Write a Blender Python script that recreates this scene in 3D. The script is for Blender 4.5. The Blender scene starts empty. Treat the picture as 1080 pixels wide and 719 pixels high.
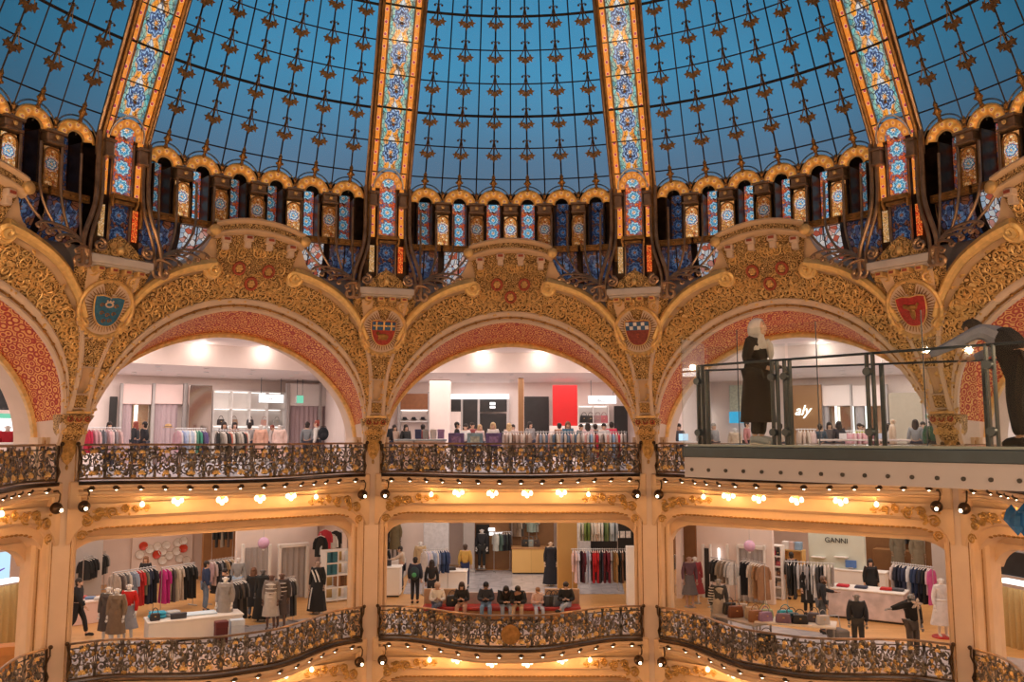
import bpy, math, random
from mathutils import Vector, Matrix
rnd = random.Random(11)
pi = math.pi
rad = math.radians
sin, cos = math.sin, math.cos
scene = bpy.context.scene
COL = scene.collection

# ------------------------------------------------------------------ camera
CAM = Vector((0.0966, -13.787, 0.0))
FPX = 906.5
cam_data = bpy.data.cameras.new('camera')
cam_data.sensor_width = 36.0
cam_data.lens = FPX / 1080 * 36.0
cam_data.clip_start = 0.1
cam_data.clip_end = 300
cam = bpy.data.objects.new('camera', cam_data)
cam.location = CAM
cam.rotation_euler = (rad(90 + 6.34), 0, 0.002)
COL.objects.link(cam)
scene.camera = cam
CR = cam.rotation_euler.to_matrix()

def ray(px, py):
    return CR @ Vector(((px - 540) / FPX, -(py - 359.5) / FPX, -1.0))
def floor_pt(px, py, z):
    d = ray(px, py)
    return CAM + d * ((z - CAM.z) / d.z)
def rot(A, p):
    """bay-local (lateral, outward, up) to world for a bay at azimuth A degrees"""
    a = rad(A)
    return Vector((p[0] * cos(a) + p[1] * sin(a), -p[0] * sin(a) + p[1] * cos(a), p[2]))
def plane_pt(px, py, A, yl):
    """where the sight line meets the bay-local plane y = yl; returns bay-local (x, z)"""
    a = rad(A)
    n = Vector((sin(a), cos(a), 0)); t = Vector((cos(a), -sin(a), 0))
    d = ray(px, py)
    k = (yl - CAM.dot(n)) / d.dot(n)
    p = CAM + d * k
    return p.dot(t), p.z
def depth_pt(px, dep, z):
    """point in the sight column px at distance dep from the camera, at height z"""
    d = ray(px, 460)
    k = dep / math.hypot(d.x, d.y)
    return Vector((CAM.x + d.x * k, CAM.y + d.y * k, z))

# ------------------------------------------------------------------ mesh builder
class MB:
    def __init__(s):
        s.v = []; s.f = []; s.uv = {}
    def add(s, vs, fs, uvs=None):
        b = len(s.v)
        s.v += [tuple(p) for p in vs]
        for i, f in enumerate(fs):
            if uvs is not None:
                s.uv[len(s.f)] = [uvs[j] for j in f]
            s.f.append(tuple(b + j for j in f))
        return s
    def box(s, c, d, rz=0.0, ch=0.0):
        x, y, z = d[0] / 2, d[1] / 2, d[2] / 2
        cr, sr = cos(rz), sin(rz)
        if ch <= 0: ch = min(d) * .12
        ch = min(ch, min(d) * .45)
        rows = []
        for zz, i in ((-z, ch), (-z + ch, 0), (z - ch, 0), (z, ch)):
            X, Y = x - i, y - i
            q = ch if i == 0 else ch * .5
            rows.append([(-X + q, -Y, zz), (X - q, -Y, zz), (X, -Y + q, zz), (X, Y - q, zz), (X - q, Y, zz), (-X + q, Y, zz), (-X, Y - q, zz), (-X, -Y + q, zz)])
        vs = [(c[0] + p[0] * cr - p[1] * sr, c[1] + p[0] * sr + p[1] * cr, c[2] + p[2]) for r in rows for p in r]
        fs = [tuple(reversed(range(8))), tuple(range(24, 32))]
        for r in range(3):
            for k in range(8):
                fs.append((r * 8 + k, r * 8 + (k + 1) % 8, r * 8 + 8 + (k + 1) % 8, r * 8 + 8 + k))
        return s.add(vs, fs)
    def grid(s, fn, nu, nv, uvf=None, flip=False, closed=False):
        vs = []; uvs = []
        for j in range(nv + 1):
            for i in range(nu + 1):
                vs.append(tuple(fn(i / nu, j / nv)))
                uvs.append(uvf(i / nu, j / nv) if uvf else (i / nu, j / nv))
        fs = []
        w = nu + 1
        for j in range(nv):
            for i in range(nu):
                q = (j * w + i, j * w + i + 1, (j + 1) * w + i + 1, (j + 1) * w + i)
                fs.append(q[::-1] if flip else q)
        return s.add(vs, fs, uvs)
    def tube(s, pts, r, n=6, closed=False, flat=1.0):
        pts = [Vector(p) for p in pts]
        m = len(pts)
        rs = r if isinstance(r, (list, tuple)) else [r] * m
        vs = []
        prev = None
        for i in range(m):
            if closed: t = pts[(i + 1) % m] - pts[i - 1]
            else: t = pts[min(i + 1, m - 1)] - pts[max(i - 1, 0)]
            if t.length < 1e-9: t = Vector((0, 0, 1))
            t.normalize()
            if prev is None:
                up = Vector((0, 1, 0)) if abs(t.y) < .9 else Vector((1, 0, 0))
            else: up = prev
            a = up - t * up.dot(t)
            if a.length < 1e-6: a = t.orthogonal()
            a.normalize(); b = t.cross(a); prev = a
            for k in range(n):
                q = 2 * pi * k / n
                vs.append(pts[i] + a * (cos(q) * rs[i] * flat) + b * (sin(q) * rs[i]))
        fs = []
        for i in range(m if closed else m - 1):
            j = (i + 1) % m
            for k in range(n):
                fs.append((i * n + k, i * n + (k + 1) % n, j * n + (k + 1) % n, j * n + k))
        if not closed:
            fs.append(tuple(reversed(range(n)))); fs.append(tuple((m - 1) * n + k for k in range(n)))
        return s.add(vs, fs)
    def ball(s, c, r, nu=8, nv=5):
        if not isinstance(r, (list, tuple)): r = (r, r, r)
        vs = [(c[0], c[1], c[2] - r[2])]
        for j in range(1, nv):
            a = -pi / 2 + pi * j / nv
            for i in range(nu):
                b = 2 * pi * i / nu
                vs.append((c[0] + r[0] * cos(a) * cos(b), c[1] + r[1] * cos(a) * sin(b), c[2] + r[2] * sin(a)))
        vs.append((c[0], c[1], c[2] + r[2]))
        fs = []
        for i in range(nu): fs.append((0, 1 + (i + 1) % nu, 1 + i))
        for j in range(nv - 2):
            for i in range(nu):
                a = 1 + j * nu + i; b = 1 + j * nu + (i + 1) % nu
                fs.append((a, b, b + nu, a + nu))
        L = len(vs) - 1; o = 1 + (nv - 2) * nu
        for i in range(nu): fs.append((o + i, o + (i + 1) % nu, L))
        return s.add(vs, fs)
    def loft(s, rings, cap=True):
        n = len(rings[0]); vs = [p for r in rings for p in r]; fs = []
        for j in range(len(rings) - 1):
            for i in range(n):
                fs.append((j * n + i, j * n + (i + 1) % n, (j + 1) * n + (i + 1) % n, (j + 1) * n + i))
        if cap:
            fs.append(tuple(reversed(range(n)))); fs.append(tuple((len(rings) - 1) * n + i for i in range(n)))
        return s.add(vs, fs)
    def lathe(s, prof, n=12, c=(0, 0, 0), sy=1.0):
        return s.loft([[(c[0] + r * cos(2 * pi * i / n), c[1] + r * sy * sin(2 * pi * i / n), c[2] + z) for i in range(n)] for r, z in prof])
    def prism(s, poly, a, b, m=None):
        """extrude a 2-D outline (x, z) between y = a and y = b; m maps (x, y, z) to a point"""
        m = m or (lambda x, y, z: (x, y, z))
        n = len(poly)
        vs = [m(p[0], a, p[1]) for p in poly] + [m(p[0], b, p[1]) for p in poly]
        fs = [tuple(range(n)), tuple(reversed(range(n, 2 * n)))]
        for i in range(n):
            j = (i + 1) % n
            fs.append((i, i + n, j + n, j))
        return s.add(vs, fs)
    def build(s, name, mat, parent=None, origin=(0, 0, 0), smooth=True, loc=None, rz=0.0):
        me = bpy.data.meshes.new(name)
        o = origin
        me.from_pydata([(p[0] - o[0], p[1] - o[1], p[2] - o[2]) for p in s.v], [], s.f)
        if s.uv:
            L = me.uv_layers.new(name='uv')
            for i, p in enumerate(me.polygons):
                u = s.uv.get(i)
                if u:
                    for k, li in enumerate(p.loop_indices): L.data[li].uv = u[k]
        me.materials.append(mat)
        if smooth:
            me.polygons.foreach_set('use_smooth', [True] * len(me.polygons))
            me.set_sharp_from_angle(angle=rad(38))
        me.update()
        ob = bpy.data.objects.new(name, me)
        COL.objects.link(ob)
        if parent: ob.parent = parent
        if loc is not None: ob.location = loc
        ob.rotation_euler[2] = rz
        return ob

def thing(name, label, cat, loc=(0, 0, 0), rz=0.0, group=None, rx=0.0):
    o = bpy.data.objects.new(name, None)
    COL.objects.link(o)
    o.empty_display_size = .2
    o.location = loc
    o.rotation_euler = (rx, 0, rz)
    o['label'] = label; o['category'] = cat
    if group: o['group'] = group
    return o
def tag(o, label, cat, group=None):
    o['label'] = label; o['category'] = cat
    if group: o['group'] = group
    return o
def struct(o):
    o['kind'] = 'structure'
    return o
def dup(root, loc, rot_e, label=None, group=None):
    """copy a thing, its parts and their sub-parts"""
    r = root.copy(); COL.objects.link(r)
    r.location = loc
    r.rotation_euler = rot_e if isinstance(rot_e, (tuple, list)) else (0, 0, rot_e)
    if label: r['label'] = label
    if group: r['group'] = group
    for ch in list(root.children):
        c = ch.copy(); COL.objects.link(c); c.parent = r
        for g in list(ch.children):
            d = g.copy(); COL.objects.link(d); d.parent = c
    return r
def inst(src, parent, loc, rot_e=(0, 0, 0), scale=None):
    """another copy of a part (with its sub-parts) on the same thing"""
    c = src.copy(); COL.objects.link(c); c.parent = parent
    c.location = loc; c.rotation_euler = rot_e
    if scale: c.scale = scale
    for g in list(src.children):
        d = g.copy(); COL.objects.link(d); d.parent = c
    return c
def spiral(cx, cz, r, turns=1.4, a0=0.0, d=1, n=14, r_in=.12):
    out = []
    for i in range(n + 1):
        t = i / n
        a = a0 + d * 2 * pi * turns * t
        q = r * (1 - (1 - r_in) * t)
        out.append((cx + q * cos(a), cz + q * sin(a)))
    return out
def smooth(a, b, x):
    t = max(0.0, min(1.0, (x - a) / (b - a)))
    return t * t * (3 - 2 * t)
def lerp_table(tab, x):
    if x <= tab[0][0]: return tab[0][1]
    for (a, b), (c, d) in zip(tab, tab[1:]):
        if x <= c: return b + (d - b) * (x - a) / (c - a)
    return tab[-1][1]

# ------------------------------------------------------------------ materials
class NT:
    def __init__(s, name):
        s.m = bpy.data.materials.new(name); s.m.use_nodes = True
        s.t = s.m.node_tree; s.t.nodes.clear()
        s.out = s.t.nodes.new('ShaderNodeOutputMaterial')
    def n(s, typ, ins=None, **kw):
        q = s.t.nodes.new(typ)
        for k, v in kw.items(): setattr(q, k, v)
        for k, v in (ins or {}).items():
            if hasattr(v, 'is_output'): s.t.links.new(v, q.inputs[k])
            else: q.inputs[k].default_value = v
        return q
    def math(s, op, a, b=0.0, c=None):
        d = {0: a, 1: b}
        if c is not None: d[2] = c
        return s.n('ShaderNodeMath', d, operation=op).outputs[0]
    def ramp(s, fac, stops, interp='LINEAR'):
        q = s.n('ShaderNodeValToRGB', {0: fac})
        cr = q.color_ramp; cr.interpolation = interp
        while len(cr.elements) < len(stops): cr.elements.new(.5)
        for e, (p, c) in zip(cr.elements, stops):
            e.position = p; e.color = (*c, 1)
        return q.outputs[0]
    def mix(s, f, a, b, typ='MIX'):
        q = s.n('ShaderNodeMix', data_type='RGBA', blend_type=typ)
        for k, v in ((0, f), (6, a), (7, b)):
            if hasattr(v, 'is_output'): s.t.links.new(v, q.inputs[k])
            else: q.inputs[k].default_value = v if k == 0 else (*v, 1)
        return q.outputs[2]
    def done(s, sh):
        s.t.links.new(sh, s.out.inputs[0]); return s.m
    def pbr(s, col, rough=.6, metal=0.0, bump=None, bstr=.4, bdist=.03, emis=None, estr=0.0, coat=0.0):
        d = {'Roughness': rough, 'Metallic': metal}
        d['Base Color'] = col if hasattr(col, 'is_output') else (*col, 1)
        if bump is not None:
            d['Normal'] = s.n('ShaderNodeBump', {'Strength': bstr, 'Distance': bdist, 'Height': bump}).outputs[0]
        if emis is not None:
            d['Emission Color'] = emis if hasattr(emis, 'is_output') else (*emis, 1)
            d['Emission Strength'] = estr
        if coat: d['Coat Weight'] = coat
        return s.done(s.n('ShaderNodeBsdfPrincipled', d).outputs[0])
    def obj(s): return s.n('ShaderNodeTexCoord').outputs['Object']
    def uvc(s): return s.n('ShaderNodeTexCoord').outputs['UV']

MC = {}
def plain(name, rgb, rough=.6, metal=0.0, var=.12, scale=6.0):
    key = (name, tuple(rgb), rough, metal)
    if key in MC: return MC[key]
    g = NT(name)
    nz = g.n('ShaderNodeTexNoise', {'Vector': g.obj(), 'Scale': scale, 'Detail': 3.0}).outputs[0]
    lo = tuple(c * (1 - var) for c in rgb); hi = tuple(min(1, c * (1 + var)) for c in rgb)
    MC[key] = g.pbr(g.ramp(nz, [(.3, lo), (.7, hi)]), rough, metal)
    return MC[key]
def fabric(rgb): return plain('fabric', rgb, .9, 0, .10, 9.0)
def glow(name, rgb, strength):
    key = (name, tuple(rgb), strength)
    if key in MC: return MC[key]
    g = NT(name)
    MC[key] = g.done(g.n('ShaderNodeEmission', {0: (*rgb, 1), 1: strength}).outputs[0])
    return MC[key]

def relief(name, dark, mid, light, scale=9.0, metal=.35, rough=.42, bstr=.8):
    """gilded foliage relief: curling cells over a darker ground"""
    g = NT(name)
    co = g.obj()
    nz = g.n('ShaderNodeTexNoise', {'Vector': co, 'Scale': scale * .5, 'Detail': 2.0}).outputs[1]
    w = g.mix(.12, co, nz)
    v1 = g.n('ShaderNodeTexVoronoi', {'Vector': w, 'Scale': scale}, feature='F1').outputs[0]
    wave = g.math('SINE', g.math('MULTIPLY', v1, 17.0))
    h = g.math('MULTIPLY_ADD', wave, .5, .5)
    big = g.n('ShaderNodeTexNoise', {'Vector': co, 'Scale': 2.2, 'Detail': 2.0}).outputs[0]
    c = g.ramp(h, [(.08, dark), (.42, mid), (.85, light)])
    c = g.mix(g.ramp(big, [(.35, (0, 0, 0)), (.7, (.35, .35, .35))]), c, mid)
    return g.pbr(c, rough, metal, bump=h, bstr=bstr, bdist=.05)

M = {}
M['cream'] = plain('cream_stone', (.70, .50, .325), .6, 0, .06, 2.0)
M['cream_light'] = plain('pale_stone', (.72, .565, .455), .55, 0, .05, 2.0)
M['grey_stone'] = plain('grey_stone', (.60, .55, .53), .6, 0, .08, 3.0)
M['band'] = relief('gilded_foliage', (.085, .038, .010), (.52, .31, .105), (.90, .66, .33), 8.0, .2, .5, .6)
M['band_fine'] = relief('gilded_fine_foliage', (.075, .033, .009), (.48, .28, .095), (.86, .60, .28), 12.0, .2, .5, .6)
M['gilt'] = plain('gilt', (.80, .53, .22), .4, .35, .2, 7.0)
M['gilt_bright'] = plain('bright_gilt', (.88, .62, .26), .34, .45, .12, 8.0)
M['gilt_dark'] = plain('aged_gilt', (.36, .19, .06), .42, .6, .3, 9.0)
M['bronze'] = plain('dark_bronze', (.085, .052, .032), .33, .75, .35, 5.0)
M['bronze_rod'] = plain('bronze_rod', (.42, .28, .18), .34, .75, .3, 4.0)
M['iron'] = plain('wrought_iron', (.17, .15, .135), .28, .75, .5, 9.0)
M['iron_gold'] = plain('gilded_iron', (.42, .27, .11), .32, .75, .5, 7.0)
M['spray'] = plain('spray_gilt', (.50, .30, .10), .42, .4, .3, 9.0)
M['leadbar'] = plain('iron_glazing_bar', (.028, .02, .015), .5, .5, .2, 4.0)
M['ornament'] = plain('gilded_iron_leaf', (.17, .10, .045), .45, .5, .3, 12.0)
M['redpaint'] = plain('red_rosette', (.42, .09, .05), .5, .1, .2, 9.0)
M['white'] = plain('white_paint', (.82, .78, .75), .6, 0, .03, 2.0)
M['pinkwhite'] = plain('blush_paint', (.84, .71, .66), .6, 0, .03, 2.0)
M['pink'] = plain('pink_panel', (.80, .60, .56), .6, 0, .03, 2.0)
M['greyw'] = plain('grey_wall', (.44, .40, .385), .6, 0, .05, 2.0)
M['sage'] = plain('pale_sage_wall', (.62, .66, .58), .5, 0, .03, 2.0)
M['black'] = plain('black_panel', (.015, .014, .015), .4, 0, .3, 3.0)
M['steel'] = plain('brushed_steel', (.55, .55, .57), .3, .9, .08, 8.0)
M['darksteel'] = plain('dark_steel', (.045, .062, .078), .35, .5, .15, 6.0)
M['bulb'] = glow('lit_bulb', (1.0, .80, .55), 9.0)
M['shade'] = glow('lit_glass_shade', (1.0, .80, .50), 4.0)
M['spot'] = glow('lit_spotlight', (1.0, .90, .84), 7.0)
M['sign'] = glow('lit_sign', (1.0, .96, .95), 1.6)
M['strip'] = glow('lit_strip', (1.0, .93, .87), 2.6)
M['screen'] = glow('lit_screen', (.55, .80, 1.0), 1.1)
M['cyan'] = glow('lit_cyan_screen', (.05, .45, .75), 1.0)
M['greenlit'] = glow('lit_green_sign', (.25, .75, .5), .9)

def red_soffit():
    g = NT('red_gold_mosaic')
    uv = g.uvc()
    m = g.n('ShaderNodeMapping', {'Vector': uv, 'Scale': (1, 1, 1)}).outputs[0]
    v = g.n('ShaderNodeTexVoronoi', {'Vector': m, 'Scale': 4.6, 'Randomness': .45}).outputs[0]
    a = g.math('MULTIPLY_ADD', g.math('SINE', g.math('MULTIPLY', v, 21.0)), .5, .5)
    nz = g.n('ShaderNodeTexNoise', {'Vector': m, 'Scale': 5.0, 'Detail': 3.0}).outputs[0]
    c = g.ramp(a, [(.2, (.40, .03, .015)), (.45, (.60, .09, .022)), (.68, (.76, .30, .06)), (.92, (.90, .52, .17))])
    c2 = g.mix(g.ramp(nz, [(.42, (0, 0, 0)), (.62, (1, 1, 1))]), c, (.62, .11, .03))
    return g.pbr(g.mix(.25, c, c2), .42, .1, bump=a, bstr=.3, bdist=.02)
M['red'] = red_soffit()

def wood(name, a, b, scale=1.0, rough=.35):
    g = NT(name)
    co = g.n('ShaderNodeMapping', {'Vector': g.obj(), 'Scale': (scale, scale, scale)}).outputs[0]
    br = g.n('ShaderNodeTexBrick', {'Vector': co, 'Color1': (*a, 1), 'Color2': (*b, 1), 'Mortar': (*[c * .5 for c in a], 1), 'Scale': 1.0, 'Mortar Size': .006, 'Brick Width': 1.2, 'Row Height': .16}).outputs[0]
    nz = g.n('ShaderNodeTexNoise', {'Vector': g.n('ShaderNodeMapping', {'Vector': co, 'Scale': (2, 24, 2)}).outputs[0], 'Scale': 1.0, 'Detail': 3.0}).outputs[0]
    return g.pbr(g.mix(.25, br, g.ramp(nz, [(.3, a), (.7, b)])), rough, 0)
M['woodfloor'] = wood('oak_floor', (.62, .32, .11), (.74, .42, .16))
M['wood'] = wood('warm_wood', (.40, .19, .075), (.52, .27, .11), 2.0, .45)
M['amber'] = wood('amber_wood', (.72, .42, .13), (.80, .50, .18), 1.0, .45)
def marble():
    g = NT('marble_floor')
    co = g.obj()
    nz = g.n('ShaderNodeTexNoise', {'Vector': co, 'Scale': 1.3, 'Detail': 6.0, 'Distortion': 1.5}).outputs[0]
    br = g.n('ShaderNodeTexBrick', {'Vector': co, 'Color1': (1, 1, 1, 1), 'Color2': (.93, .93, .93, 1), 'Mortar': (.7, .7, .7, 1), 'Scale': 1.0, 'Mortar Size': .008, 'Brick Width': .9, 'Row Height': .9, 'Offset': 0.0} if False else {'Vector': co, 'Color1': (1, 1, 1, 1), 'Color2': (.93, .93, .93, 1), 'Mortar': (.7, .7, .7, 1), 'Scale': 1.0, 'Mortar Size': .008, 'Brick Width': .9, 'Row Height': .9}).outputs[0]
    c = g.ramp(nz, [(.3, (.40, .38, .41)), (.6, (.55, .52, .55))])
    return g.pbr(g.mix(1.0, c, br, 'MULTIPLY'), .22, 0)
M['marble'] = marble()
def curtain_mat(rgb):
    g = NT('curtain_cloth')
    nz = g.n('ShaderNodeTexNoise', {'Vector': g.obj(), 'Scale': 30.0}).outputs[0]
    return g.pbr(g.ramp(nz, [(.3, tuple(c * .9 for c in rgb)), (.7, rgb)]), .85, 0)
M['mauve'] = curtain_mat((.50, .38, .40))
M['greycurtain'] = curtain_mat((.42, .385, .385))
M['goldcurtain'] = curtain_mat((.52, .36, .15))

def clear_glass(name, tint, refl=.10, rough=.02):
    g = NT(name)
    lw = g.n('ShaderNodeFresnel', {'IOR': 1.45}).outputs[0]
    fac = g.math('MULTIPLY', lw, refl * 3.0)
    tr = g.n('ShaderNodeBsdfTransparent', {0: (*tint, 1)}).outputs[0]
    gl = g.n('ShaderNodeBsdfGlossy', {0: (1, 1, 1, 1), 'Roughness': rough}).outputs[0]
    return g.done(g.n('ShaderNodeMixShader', {0: fac, 1: tr, 2: gl}).outputs[0])
M['glass'] = clear_glass('clear_glass', (.93, .955, .955), .08)
M['dome_glass'] = clear_glass('blue_dome_glass', (.78, .90, 1.0), .03, .22)

def stained(name, kind, estr=1.0):
    """leaded stained glass, lit from behind; u runs across the pane, v along it in pane widths"""
    g = NT(name)
    uv = g.uvc()
    sp = g.n('ShaderNodeSeparateXYZ', {0: uv})
    u, v = sp.outputs[0], sp.outputs[1]
    fx = g.math('SUBTRACT', u, .5)
    fy = g.math('SUBTRACT', g.math('FRACT', v), .5)
    r = g.math('SQRT', g.math('ADD', g.math('MULTIPLY', fx, fx), g.math('MULTIPLY', fy, fy)))
    ang = g.math('ARCTAN2', fx, fy)
    pet = g.math('MULTIPLY', g.math('SINE', g.math('MULTIPLY', ang, 8.0)), .035)
    rr = g.math('ADD', r, pet)
    nz = g.n('ShaderNodeTexNoise', {'Vector': uv, 'Scale': 3.2, 'Detail': 2.0}).outputs[0]
    vor = g.n('ShaderNodeTexVoronoi', {'Vector': uv, 'Scale': 7.0}, feature='DISTANCE_TO_EDGE').outputs[0]
    lead = g.ramp(vor, [(.02, (.12, .1, .1)), (.07, (1, 1, 1))])
    cell = g.n('ShaderNodeTexVoronoi', {'Vector': uv, 'Scale': 7.0}).outputs[1]
    cv = g.n('ShaderNodeSeparateColor', {0: cell}).outputs[0]
    if kind == 'rib':
        ax = g.math('ABSOLUTE', fx)
        edge = g.math('ADD', ax, g.math('MULTIPLY', g.math('SINE', g.math('MULTIPLY', v, 4 * pi)), .06))
        bg = g.ramp(edge, [(.0, (.62, .76, .84)), (.06, (.30, .48, .66)), (.10, (.80, .38, .05)), (.25, (.72, .27, .03)), (.32, (.07, .40, .42)), (.40, (.16, .52, .50)), (.47, (.04, .20, .24))])
        bg = g.mix(.22, bg, g.ramp(cv, [(.2, (.8, .35, .03)), (.5, (.06, .3, .42)), (.8, (.5, .14, .02))]))
        med = g.ramp(rr, [(.0, (.85, .4, .1)), (.05, (.05, .03, .03)), (.085, (.45, .62, .75)), (.12, (.05, .10, .24)), (.22, (.22, .40, .66)), (.28, (.05, .09, .22)), (.325, (.35, .58, .72))], 'CONSTANT')
        c = g.mix(g.ramp(rr, [(.33, (1, 1, 1)), (.36, (0, 0, 0))]), bg, med)
        c = g.mix(1.0, c, lead, 'MULTIPLY')
    elif kind == 'border':
        fy2 = g.math('MULTIPLY', fy, 2.0)
        r2_ = g.math('SQRT', g.math('ADD', g.math('MULTIPLY', fx, fx), g.math('MULTIPLY', fy2, fy2)))
        dot = g.ramp(r2_, [(.0, (.35, .03, .09)), (.22, (.35, .03, .09)), (.25, (.85, .55, .3)), (.33, (.74, .28, .04))], 'CONSTANT')
        c = g.mix(g.ramp(nz, [(.4, (0, 0, 0)), (.7, (.7, .7, .7))]), dot, (.60, .13, .02))
    elif kind == 'flowers':
        bg = g.ramp(cv, [(.15, (.60, .10, .04)), (.4, (.75, .26, .06)), (.6, (.10, .16, .32)), (.9, (.50, .12, .05))])
        med = g.ramp(rr, [(.0, (.9, .5, .15)), (.07, (.75, .8, .85)), (.14, (.10, .42, .70)), (.28, (.45, .70, .85)), (.36, (.06, .22, .45))], 'CONSTANT')
        c = g.mix(g.ramp(rr, [(.38, (1, 1, 1)), (.42, (0, 0, 0))]), bg, med)
        c = g.mix(1.0, c, lead, 'MULTIPLY')
    elif kind == 'disc':
        fy1 = g.math('SUBTRACT', v, 1.35)
        rd = g.math('ADD', g.math('SQRT', g.math('ADD', g.math('MULTIPLY', fx, fx), g.math('MULTIPLY', fy1, fy1))), pet)
        bg = g.ramp(cv, [(.15, (.55, .22, .05)), (.45, (.72, .42, .14)), (.7, (.40, .10, .03)), (.9, (.80, .60, .35))])
        med = g.ramp(rd, [(.0, (.9, .6, .3)), (.08, (.20, .45, .70)), (.2, (.75, .82, .85)), (.27, (.12, .32, .55)), (.36, (.65, .20, .06)), (.41, (.70, .72, .70))], 'CONSTANT')
        c = g.mix(g.ramp(rd, [(.45, (1, 1, 1)), (.48, (0, 0, 0))]), bg, med)
        c = g.mix(1.0, c, lead, 'MULTIPLY')
    elif kind == 'amber':
        c = g.ramp(cv, [(.1, (.75, .45, .12)), (.5, (.95, .72, .38)), (.75, (.65, .30, .08)), (.95, (.95, .85, .7))])
        c = g.mix(1.0, c, lead, 'MULTIPLY')
    elif kind == 'blue':
        med = g.ramp(rr, [(.0, (.30, .12, .04)), (.08, (.10, .20, .40)), (.2, (.03, .06, .16)), (.36, (.10, .18, .33))], 'CONSTANT')
        bg = g.ramp(cv, [(.3, (.02, .04, .10)), (.7, (.16, .06, .03))])
        c = g.mix(g.ramp(rr, [(.38, (1, 1, 1)), (.42, (0, 0, 0))]), bg, med)
        c = g.mix(1.0, c, lead, 'MULTIPLY')
    elif kind == 'red':
        c = g.ramp(cv, [(.2, (.45, .03, .01)), (.6, (.75, .10, .02)), (.9, (.85, .32, .06))])
        c = g.mix(1.0, c, lead, 'MULTIPLY')
    else:
        c = g.ramp(cv, [(.1, (.8, .85, .9)), (.4, (.35, .55, .8)), (.6, (.9, .9, .9)), (.8, (.5, .12, .08))])
        c = g.mix(1.0, c, lead, 'MULTIPLY')
    return g.pbr(c, .15, 0, emis=c, estr=estr)
M['st_rib'] = stained('stained_glass_rib', 'rib', .85)
M['st_border'] = stained('stained_glass_border', 'border', .75)
M['st_flowers'] = stained('stained_glass_flowers', 'flowers', .62)
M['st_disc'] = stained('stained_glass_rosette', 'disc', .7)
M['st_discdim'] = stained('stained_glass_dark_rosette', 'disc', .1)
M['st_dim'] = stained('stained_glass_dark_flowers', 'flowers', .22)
M['st_amber'] = stained('stained_glass_amber', 'amber', .35)
M['st_blue'] = stained('stained_glass_midnight', 'blue', .3)
M['st_red'] = stained('stained_glass_red', 'red', .8)
M['st_white'] = stained('stained_glass_white', 'white', .38)
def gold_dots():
    g = NT('arch_mosaic_added_glow')
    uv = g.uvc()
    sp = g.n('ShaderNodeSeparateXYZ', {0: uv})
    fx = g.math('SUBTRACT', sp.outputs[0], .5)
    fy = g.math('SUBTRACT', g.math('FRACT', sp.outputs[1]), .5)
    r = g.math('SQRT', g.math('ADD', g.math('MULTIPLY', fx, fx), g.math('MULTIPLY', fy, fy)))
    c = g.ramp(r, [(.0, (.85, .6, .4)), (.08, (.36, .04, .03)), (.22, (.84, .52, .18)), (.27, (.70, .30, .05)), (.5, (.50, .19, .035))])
    return g.pbr(c, .35, .3, emis=c, estr=.5)  # added glow brightens the gilded arch heads, which are no lamps
M['gold_dots'] = gold_dots()
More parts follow.
